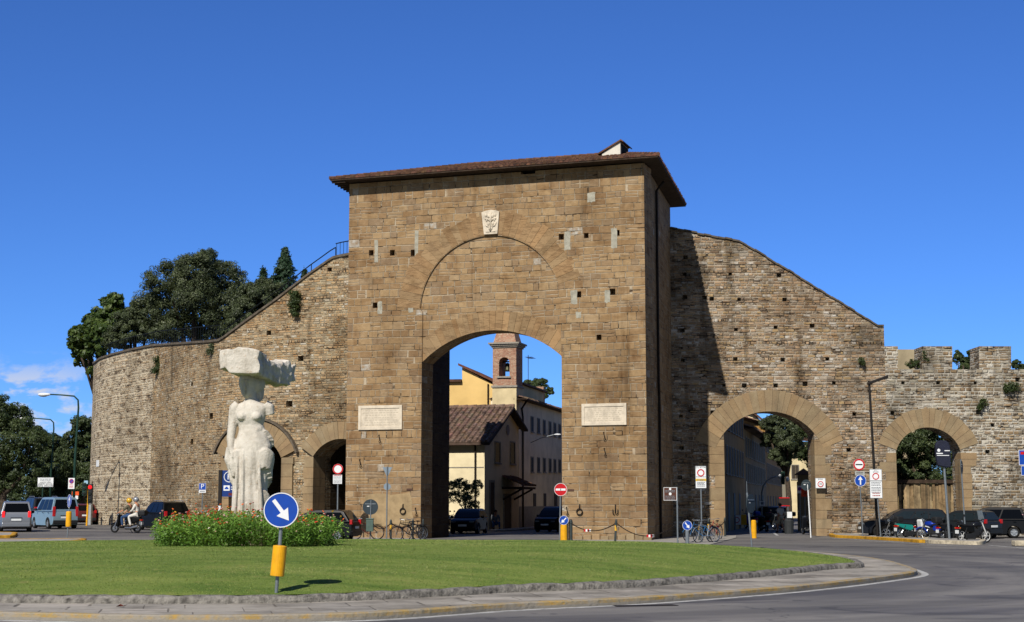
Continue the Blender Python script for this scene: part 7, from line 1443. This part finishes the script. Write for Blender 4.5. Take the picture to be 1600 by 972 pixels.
# ------------------------------------------------------------------ two-wheelers
CHROME = plain('chrome', '#b9bdc0', 0.2, 0.9, var=0.04)
SEATM = plain('black_seat', '#141416', 0.6)
AMBER = plain('amber_lens', '#c4661a', 0.25)
def spoked(parent, x, r, w=0.09, rim=CHROME, disc_=None, front=False):
    wh = MB().torus((0, 0, 0), r - w / 2, w / 2, 26, 8).build('wheel', RUB, parent, (x, 0, r), smooth=True)
    mb = MB(); mb.torus((0, 0, 0), r - w * 1.05, 0.018, 24, 5); mb.tube((0, -0.06, 0), (0, 0.06, 0), 0.05, n=10)
    for i in range(6): a = i * PI / 3; mb.tube((0, 0, 0), (math.cos(a) * (r - w), 0, math.sin(a) * (r - w)), 0.014, n=5)
    mb.build('rim', disc_ or rim, wh); return wh
def scooter(label, loc, rotz, pm, pm2=None, topbox=None, screen=False, big=False, tank=False, name='scooter', group='motorbikes and scooters on the right', scale=1.0, lean=0.0, rim=None):
    """front at -x"""
    t = thing(name, label, name.replace('_', ' '), loc, rotz, group); t.scale = (scale,) * 3; t.rotation_euler = (lean, 0, rotz); pm2 = pm2 or pm
    r = 0.30 if big else 0.24; xf, xr = -0.66, 0.62; rim = rim or CHROME
    spoked(t, xf, r, 0.075 if big else 0.10, rim); spoked(t, xr, r, 0.085 if big else 0.11, rim)
    mb = MB(); mb.prism([(0.02, 0.50), (0.2, 0.44), (0.5, 0.52), (0.88, 0.68), (0.92, 0.76), (0.62, 0.78), (0.1, 0.74), (0.02, 0.66)], -0.125, 0.125); mb.build('rear_body', pm2, t, bevel=0.06, bseg=3)
    MB().tube((0.25, -0.1, 0.32), (0.62, -0.1, r), 0.04).tube((0.45, 0.11, 0.68), (0.62, 0.11, r), 0.025).build('swing_arm', PLAS, t)
    if tank: mb = MB(); mb.ell((-0.18, 0, 0.80), (0.30, 0.15, 0.13), 14, 8); mb.build('fuel_tank', pm, t, smooth=True); MB().box(-0.26, 0.2, -0.1, 0.1, 0.3, 0.62).build('engine_block', PLAS, t, bevel=0.05)
    mb = MB()
    for y in (-0.085, 0.085): mb.tube((xf, y, r), (-0.42, y * 0.8, 0.88), 0.028)
    mb.build('front_fork', rim, t)
    mb = MB()
    if not tank: mb.prism([(-0.50, 0.34), (-0.40, 0.30), (-0.34, 0.60), (-0.30, 0.92), (-0.40, 0.98), (-0.47, 0.66)], -0.2, 0.2); mb.build('leg_shield', pm, t, bevel=0.05); MB().box(-0.42, 0.1, -0.16, 0.16, 0.24, 0.31).build('footboard', PLAS, t, bevel=0.02)
    mb = MB(); mb.torus((xf, 0, r), r + 0.03, 0.035, 12, 6, 'y', 0.3, 2.5); mb.build('mudguard', pm, t)
    mb = MB(); mb.path([(-0.30, -0.36, 1.02), (-0.36, -0.2, 1.04), (-0.40, 0, 0.98), (-0.36, 0.2, 1.04), (-0.30, 0.36, 1.02)], 0.02, 7); mb.build('handlebar', PLAS, t)
    for y in (-0.3, 0.3): mb = MB(); mb.tube((-0.36, y, 1.04), (-0.38, y * 1.25, 1.22), 0.008, n=5); mb.ell((-0.38, y * 1.3, 1.26), (0.02, 0.07, 0.045), 8, 6); mb.build('mirror', PLAS, t)
    mb = MB(); mb.ell((-0.47, 0, 0.94), (0.09, 0.11, 0.09), 12, 8); mb.build('headlight', HEADL, t, smooth=True)
    MB().prism([(-0.05, 0.745), (0.0, 0.70), (0.7, 0.76), (0.84, 0.80), (0.8, 0.86), (0.4, 0.82), (0.1, 0.80)], -0.14, 0.14).build('seat', SEATM, t, bevel=0.03)
    MB().box(0.86, 0.93, -0.09, 0.09, 0.62, 0.70).build('tail_light', TAILR, t, bevel=0.01); MB().box(0.90, 0.92, -0.11, 0.11, 0.42, 0.57).build('number_plate', PLATEM, t)
    for y in (-0.16, 0.16): MB().ell((0.86, y, 0.66), (0.04, 0.03, 0.03), 8, 6).build('indicator', AMBER, t)
    MB().path([(0.0, -0.17, 0.26), (0.35, -0.2, 0.27), (0.75, -0.2, 0.36)], [0.03, 0.055, 0.06], 9).build('exhaust', CHROME, t)
    MB().box(-0.05, 0.5, -0.12, 0.12, 0.18, 0.42).build('engine', PLAS, t, bevel=0.04)
    MB().tube((0.1, 0.12, 0.25), (0.2, 0.3, 0.02), 0.018, n=6).build('side_stand', PLAS, t)
    if topbox: MB().box(0.72, 1.12, -0.21, 0.21, 0.88, 1.18).build('top_box', topbox, t, bevel=0.07)
    if screen: MB().add([(-0.46, -0.2, 1.0), (-0.46, 0.2, 1.0), (-0.36, 0.16, 1.42), (-0.36, -0.16, 1.42), (-0.452, -0.2, 1.0), (-0.452, 0.2, 1.0), (-0.352, 0.16, 1.42), (-0.352, -0.16, 1.42)], [(0, 1, 2, 3), (4, 5, 6, 7), (0, 1, 5, 4), (1, 2, 6, 5), (2, 3, 7, 6), (3, 0, 4, 7)]).build('windshield', plain('smoky_screen', '#6b7780', 0.08, spec=0.7), t)
    return t
TEAL, BLUEP, BIKEW = paint('teal_paint', '#1c7a72', 0.1), paint('bright_blue_paint', '#12308a', 0.2), paint('white_bike_paint', '#c9cbca', 0.0)
def bp(px, py=845, z=0.0): return gnd(px, py, z)
scooter('dark navy scooter with a top box nearest the tall zone panel', bp(1386, 841.5), R_(-62), NAVY, BLKP, topbox=PLAS, scale=0.93)
scooter('black motorbike with chrome wheels and a red tail, second from the left of the row', bp(1404, 843), R_(-35), BLKP, BLKP, big=True, tank=True, name='motorbike', scale=0.95)
scooter('teal scooter with white leg shield in the middle of the row', bp(1427, 844), R_(196), BIKEW, TEAL, big=True, scale=1.02)
scooter('bright blue motorbike with amber lamps before the covered sign', bp(1459, 845), R_(-45), BLUEP, BLUEP, big=True, tank=True, name='motorbike', scale=0.98)
scooter('black scooter with a tall windscreen behind the blue motorbike', bp(1444, 840.5), R_(140), BLKP, BLKP, screen=True, scale=0.98)
scooter('dark blue scooter between the covered sign and the thin pole', bp(1490, 846), R_(200), NAVY, NAVY, topbox=PLAS, scale=0.95)
scooter('dark motorbike with a white front wheel standing at the kerb end', bp(1522, 848.5), R_(203), NAVY, BLKP, big=True, tank=True, screen=True, name='motorbike', scale=1.0, rim=plain('white_rim', '#b9bab8', 0.4))
gS = 'scooters in the street beyond the right arch'
scooter('black scooter with a top box seen from behind beyond the right arch', vp(1192, 96), R_(-80), BLKP, BLKP, topbox=PLAS, group=gS)
scooter('blue scooter beside the road barrier beyond the right arch', vp(1172, 108), R_(-70), BLUEP, BLUEP, topbox=BLUEP, group=gS, screen=True)
scooter('dark scooter parked behind the white sign pole at the right jamb', vp(1262, 87.5), R_(-75), NAVY, BLKP, topbox=PLAS, group=gS)
scooter('dark moped parked in the shade under the olive tree', vp(699, 93), R_(-60), BLKP, DRED, group='mopeds by the church'); scooter('second moped leaning beside the car under the olive tree', vp(708, 94), R_(-50), BIKEW, BLKP, group='mopeds by the church')
for x_, lab in ((1217, 'dark covered motorbike in the row beyond the pedestrian'), (1226, 'dark motorbike beside the litter bin in the inner street')): scooter(lab, vp(x_, 104), R_(-70), BLKP, PLAS, topbox=PLAS, group=gS, name='motorbike', big=True, tank=True)
# ------------------------------------------------------------------ bicycles
def bicycle(label, loc, rotz, pm, basket=False, lean=0.0, scale=1.0):
    t = thing('bicycle', label, 'bicycle', loc, rotz, 'bicycles chained up round the gate'); t.rotation_euler = (lean, 0, rotz); t.scale = (scale,) * 3; r = 0.34
    for x in (-0.53, 0.53):
        wh = MB().torus((0, 0, 0), r - 0.018, 0.019, 30, 6).build('wheel', RUB, t, (x, 0, r), smooth=True); mb = MB(); mb.torus((0, 0, 0), r - 0.04, 0.010, 28, 4)
        for i in range(14): a = i * 2 * PI / 14; mb.tube((0, 0.02 * (-1) ** i, 0), (math.cos(a) * (r - 0.04), 0, math.sin(a) * (r - 0.04)), 0.003, n=4)
        mb.tube((0, -0.05, 0), (0, 0.05, 0), 0.022, n=8); mb.build('rim', CHROME, wh)
    mb = MB(); BB, ST_, HD, FW, RW = (0.05, 0, 0.30), (0.17, 0, 0.78), (-0.36, 0, 0.82), (-0.53, 0, r), (0.53, 0, r)
    for a, b in ((BB, ST_), (BB, (-0.39, 0, 0.66)), ((0.15, 0, 0.70), HD), (BB, RW), ((0.15, 0, 0.70), RW)): mb.tube(a, b, 0.018, n=7)
    mb.build('frame', pm, t); MB().tube((-0.35, 0, 0.92), FW, 0.016, n=7).build('fork', pm, t)
    MB().path([(-0.22, -0.27, 1.0), (-0.36, -0.22, 1.02), (-0.38, 0, 0.97), (-0.36, 0.22, 1.02), (-0.22, 0.27, 1.0)], 0.013, 6).build('handlebar', CHROME, t)
    mb = MB(); mb.ell((0.2, 0, 0.90), (0.15, 0.08, 0.035), 10, 6); mb.tube(ST_, (0.19, 0, 0.89), 0.014); mb.build('saddle', SEATM, t); mb = MB(); mb.torus((0.05, 0, 0.30), 0.09, 0.008, 14, 4); mb.tube((0.05, -0.1, 0.15), (0.05, 0.1, 0.45), 0.01); mb.build('pedals', PLAS, t)
    MB().torus((0.53, 0, r), r + 0.03, 0.016, 14, 5, 'y', 0.2, 2.6).build('mudguard', pm, t); MB().torus((-0.53, 0, r), r + 0.03, 0.016, 12, 5, 'y', 0.7, 2.8).build('mudguard', pm, t)
    MB().box(0.3, 0.72, -0.07, 0.07, 0.73, 0.75).build('carrier', PLAS, t)
    if basket:
        b = MB(); 
        for zz in (0.74, 0.84, 0.96): b.path([(-0.75, -0.16, zz), (-0.45, -0.16, zz), (-0.45, 0.16, zz), (-0.75, 0.16, zz), (-0.75, -0.16, zz)], 0.008, 4)
        for (x, y) in ((-0.75, -0.16), (-0.6, -0.16), (-0.45, -0.16), (-0.45, 0.16), (-0.6, 0.16), (-0.75, 0.16), (-0.75, 0), (-0.45, 0)): b.tube((x, y, 0.74), (x, y, 0.96), 0.006, n=4)
        b.build('basket', PLAS, t)
bicycle('dark red bicycle behind the litter bin at the left pier', gnd(572, 843.5), R_(10), DRED, True)
bicycle('black bicycle leaning on the chain in front of the left pier', gnd(637, 845.5), R_(14), BLKP, False, 0.1)
bicycle('second dark bicycle just behind the leaning one at the left pier', gnd(648, 844.5), R_(48), DGREY, True)
bicycle('blue and silver bicycle in front of the first banded bollard by the right arch', gnd(1096, 848), R_(12), paint('bike_blue', '#2b5f8c', 0.2), False, 0.08)
bicycle('pale bicycle with big wheel turned to the viewer near the right arch', gnd(1104, 848.5), R_(40), RIM, True)
bicycle('red bicycle at the jamb of the right arch', gnd(1119, 843.5), R_(62), paint('bike_red', '#8a1f1f', 0.1), False)
bicycle('old bicycle leaning by the car under the olive tree', (xat(722, 96.5), 96.5, 0), R_(25), DGREY)
# ------------------------------------------------------------------ people
SKIN = plain('skin', '#b07a5c', 0.6, var=0.05); HAIRM = plain('dark_hair', '#231a14', 0.7)
def skinned(name, verts, edges, rad, mat, parent, loc=(0, 0, 0), root=0, sub=2):
    me = bpy.data.meshes.new(name); me.from_pydata(verts, edges, []); me.materials.append(mat); o = bpy.data.objects.new(name, me); COL.objects.link(o); o.parent = parent; o.location = loc
    sk = o.modifiers.new('skin', 'SKIN'); sk.use_smooth_shade = True
    if not me.skin_vertices: me.attributes
    bm = bmesh.new(); bm.from_mesh(me); ly = bm.verts.layers.skin.verify()
    bm.verts.ensure_lookup_table()
    for i, v in enumerate(bm.verts):
        r = rad[i]; v[ly].radius = (r, r) if not isinstance(r, tuple) else r; v[ly].use_root = i == root
    bm.to_mesh(me); bm.free(); s_ = o.modifiers.new('sub', 'SUBSURF'); s_.levels = sub; s_.render_levels = sub
    return bake(o)
def person(label, loc, rotz, J, clothes, hair=True, helmet=None, name='person', lean=0):
    """J: joints of the pose (facing -x); body is one skin, clothing sits over it"""
    t = thing(name, label, 'person', loc, rotz)
    V = []; E = []; Rr = []
    def add(p, r, par=None):
        V.append(tuple(p)); Rr.append(r); i = len(V) - 1
        if par is not None: E.append((par, i))
        return i
    pel = add(J['pelvis'], 0.125); sp = add(Vector(J['pelvis']).lerp(Vector(J['chest']), 0.5), 0.115, pel); ch_ = add(J['chest'], (0.15, 0.115), sp); nk = add(J['neck'], 0.06, ch_); hd0 = add(Vector(J['neck']).lerp(Vector(J['head']), 0.55), 0.075, nk); hd = add(J['head'], 0.10, hd0); add(Vector(J['head']) + Vector((0.005, 0, 0.07)), 0.08, hd)
    H_ = Vector(J['head'])
    for s in ('l', 'r'):
        sh = add(J['sh' + s], 0.062, ch_); el = add(J['el' + s], 0.045, sh); wr_ = add(J['wr' + s], 0.03, el); d = (Vector(J['wr' + s]) - Vector(J['el' + s])).normalized(); pm_ = add(Vector(J['wr' + s]) + d * 0.06, 0.03, wr_)
        side = d.cross(Vector((0, 0, 1))).normalized(); sy = -1 if s == 'l' else 1
        for q, L_ in enumerate((0.06, 0.072, 0.07, 0.056)):
            b_ = Vector(J['wr' + s]) + d * 0.09 + side * (q - 1.5) * 0.02; f1 = add(b_, 0.0095, pm_); f2 = add(b_ + d * L_ * 0.55 + Vector((0, 0, -0.01)), 0.0085, f1); add(b_ + d * L_ * 0.75 + Vector((0, 0, -0.035)), 0.0075, f2)
        th_ = add(Vector(J['wr' + s]) + d * 0.04 + side * 0.035 * sy, 0.0105, pm_); add(Vector(J['wr' + s]) + d * 0.08 + side * 0.055 * sy + Vector((0, 0, -0.02)), 0.009, th_)
        hp = add(J['hp' + s], 0.095, pel); kn = add(J['kn' + s], 0.062, hp); an_ = add(J['an' + s], 0.042, kn); add(J['to' + s], 0.035, an_)
    skinned('body', V, E, Rr, SKIN, t)
    f = MB(); f.ell(H_ + Vector((-0.105, 0, 0.0)), (0.018, 0.013, 0.022), 8, 6)
    for y in (-1, 1): f.ell(H_ + Vector((0.01, y * 0.098, 0.0)), (0.022, 0.012, 0.032), 8, 6)
    f.build('nose_and_ears', SKIN, t, smooth=True); f = MB()
    for y in (-0.035, 0.035): f.ell(H_ + Vector((-0.094, y, 0.03)), (0.01, 0.014, 0.008), 8, 5)
    f.ell(H_ + Vector((-0.096, 0, -0.045)), (0.01, 0.024, 0.006), 8, 5); f.build('eyes_and_mouth', plain('eye_dark', '#2a1a16', 0.4), t)
    def limb(nm, chain_, radii, mat):
        v = [tuple(J[c] if isinstance(c, str) else c) for c in chain_]; return v, radii
    for nm, mat, segs in clothes:
        vv, ee, rr = [], [], []; ind = {}
        for a, ra, b, rb_ in segs:
            for q, r in ((a, ra), (b, rb_)):
                if q not in ind: ind[q] = len(vv); vv.append(tuple(J[q]) if q != 'waist' else tuple(Vector(J['pelvis']).lerp(Vector(J['chest']), 0.45))); rr.append(r)
            ee.append((ind[a], ind[b]))
        skinned(nm, vv, ee, rr, mat, t)
    if hair: f = MB(); f.ell(H_ + Vector((0.02, 0, 0.045)), (0.115, 0.108, 0.105), 14, 10); f.build('hair', HAIRM, t, smooth=True)
    if helmet:
        f = MB(); f.ell(H_ + Vector((0.015, 0, 0.05)), (0.155, 0.14, 0.145), 18, 12); hh = f.build('helmet', helmet, t, smooth=True)
        f = MB(); f.box(H_.x - 0.19, H_.x - 0.09, -0.11, 0.11, H_.z + 0.055, H_.z + 0.075); f.build('visor_peak', PLAS, hh, bevel=0.01)
    for s in ('l', 'r'):
        a, b = Vector(J['an' + s]), Vector(J['to' + s]); f = MB(); f.path([a + Vector((0.06, 0, -0.035)), a + Vector((0.0, 0, -0.03)), b + Vector((-0.03, 0, -0.0))], [0.045, 0.055, 0.04], 10); f.build('shoe', clothes[-1][1] if False else plain('shoe_dark', '#2a2624', 0.6), t, smooth=True)
    return t
TROU = lambda r=1.0: [('pelvis', 0.15 * r, 'hpl', 0.115 * r), ('hpl', 0.115 * r, 'knl', 0.08 * r), ('knl', 0.08 * r, 'anl', 0.062 * r), ('pelvis', 0.15 * r, 'hpr', 0.115 * r), ('hpr', 0.115 * r, 'knr', 0.08 * r), ('knr', 0.08 * r, 'anr', 0.062 * r)]
SHORTS = [('pelvis', 0.15, 'hpl', 0.115), ('hpl', 0.115, 'knl', 0.085), ('pelvis', 0.15, 'hpr', 0.115), ('hpr', 0.115, 'knr', 0.085)]
SHIRT = [('pelvis', 0.145, 'waist', 0.14), ('waist', 0.14, 'chest', 0.165), ('chest', 0.165, 'shl', 0.085), ('shl', 0.085, 'ell', 0.065), ('chest', 0.165, 'shr', 0.085), ('shr', 0.085, 'elr', 0.065)]
LONG = SHIRT + [('ell', 0.065, 'wrl', 0.045), ('elr', 0.065, 'wrr', 0.045)]
ms = scooter('black scooter with top box carrying two riders towards the left', vp(198.5, 81.5), R_(-14), BLKP, BLKP, topbox=PLAS, group='ridden scooters', scale=1.0)
def seated(dx, dz=0.0, back=0.0, reach=True, wide=0.13):
    J = {'pelvis': (dx, 0, 0.93 + dz), 'chest': (dx - 0.06 - back, 0, 1.30 + dz), 'neck': (dx - 0.09 - back, 0, 1.46 + dz), 'head': (dx - 0.12 - back, 0, 1.62 + dz)}
    for s, y in (('l', -1), ('r', 1)):
        J['sh' + s] = (dx - 0.07 - back, y * 0.19, 1.38 + dz); J['hp' + s] = (dx - 0.03, y * 0.10, 0.90 + dz)
        if reach: J['el' + s] = (dx - 0.28, y * 0.30, 1.16 + dz); J['wr' + s] = (dx - 0.50, y * 0.30, 1.05 + dz)
        else: J['el' + s] = (dx - 0.16, y * 0.25, 1.12 + dz); J['wr' + s] = (dx - 0.34, y * 0.16, 1.05 + dz)
        J['kn' + s] = (dx - 0.40, y * (wide + 0.08), 0.82 + dz * 0.5); J['an' + s] = (dx - (0.33 if reach else 0.26), y * (wide + 0.09), 0.38); J['to' + s] = (dx - (0.46 if reach else 0.38), y * (wide + 0.09), 0.335)
    return J
JEANS, OLIVEC, WHITEC, BEIGE, GREYC = plain('blue_jeans', '#2c4468', 0.85, var=0.15), plain('olive_shirt', '#55503f', 0.85, var=0.12), plain('white_cloth', '#c4c0b6', 0.85, var=0.06), plain('beige_cloth', '#b3a48c', 0.85, var=0.08), plain('grey_cloth', '#5d6064', 0.85, var=0.08)
person('rider in olive shirt, jeans and yellow helmet steering the black scooter', ms.location, R_(-14), seated(0.22), [('trousers', JEANS, TROU()), ('shirt', OLIVEC, SHIRT)], hair=False, helmet=plain('yellow_helmet', '#c79a16', 0.25, spec=0.5, coat=0.6))
person('passenger in white clothes and silver helmet sitting behind the rider', ms.location, R_(-14), seated(0.62, 0.05, reach=False), [('trousers', WHITEC, TROU(0.95)), ('shirt', WHITEC, LONG)], hair=False, helmet=plain('silver_helmet', '#8f9499', 0.25, 0.4, spec=0.5, coat=0.6))
def standing(step=0.0):
    J = {'pelvis': (0, 0, 0.95), 'chest': (-0.02, 0, 1.28), 'neck': (-0.02, 0, 1.47), 'head': (-0.05, 0, 1.60)}
    for s, y in (('l', -1), ('r', 1)):
        k = step * y; J['sh' + s] = (0, y * 0.18, 1.38); J['el' + s] = (0.05 - k * 0.4, y * 0.24, 1.12); J['wr' + s] = (-0.04 - k * 0.8, y * 0.25, 0.90); J['hp' + s] = (0, y * 0.09, 0.90); J['kn' + s] = (-0.05 + k * 0.6, y * 0.10, 0.50); J['an' + s] = (0.0 + k * 1.3, y * 0.10, 0.09); J['to' + s] = (-0.14 + k * 1.3, y * 0.10, 0.04)
    return J
person('pedestrian in a pale top and beige shorts walking beyond the right arch', vp(1219, 93), R_(-60), standing(0.14), [('shorts', BEIGE, SHORTS), ('shirt', WHITEC, SHIRT)])
person('person in grey sitting on the kerb before the shaded church front', (xat(774, 101), 101, 0.08), R_(100), {**{k_: (v[0], v[1], v[2] - 0.5) for k_, v in seated(0.0, -0.02, reach=False).items()}, **{'anl': (-0.42, -0.2, 0.09), 'anr': (-0.42, 0.2, 0.09), 'tol': (-0.55, -0.2, 0.05), 'tor': (-0.55, 0.2, 0.05), 'knl': (-0.36, -0.2, 0.45), 'knr': (-0.36, 0.2, 0.45)}}, [('trousers', JEANS, TROU()), ('shirt', GREYC, LONG)])
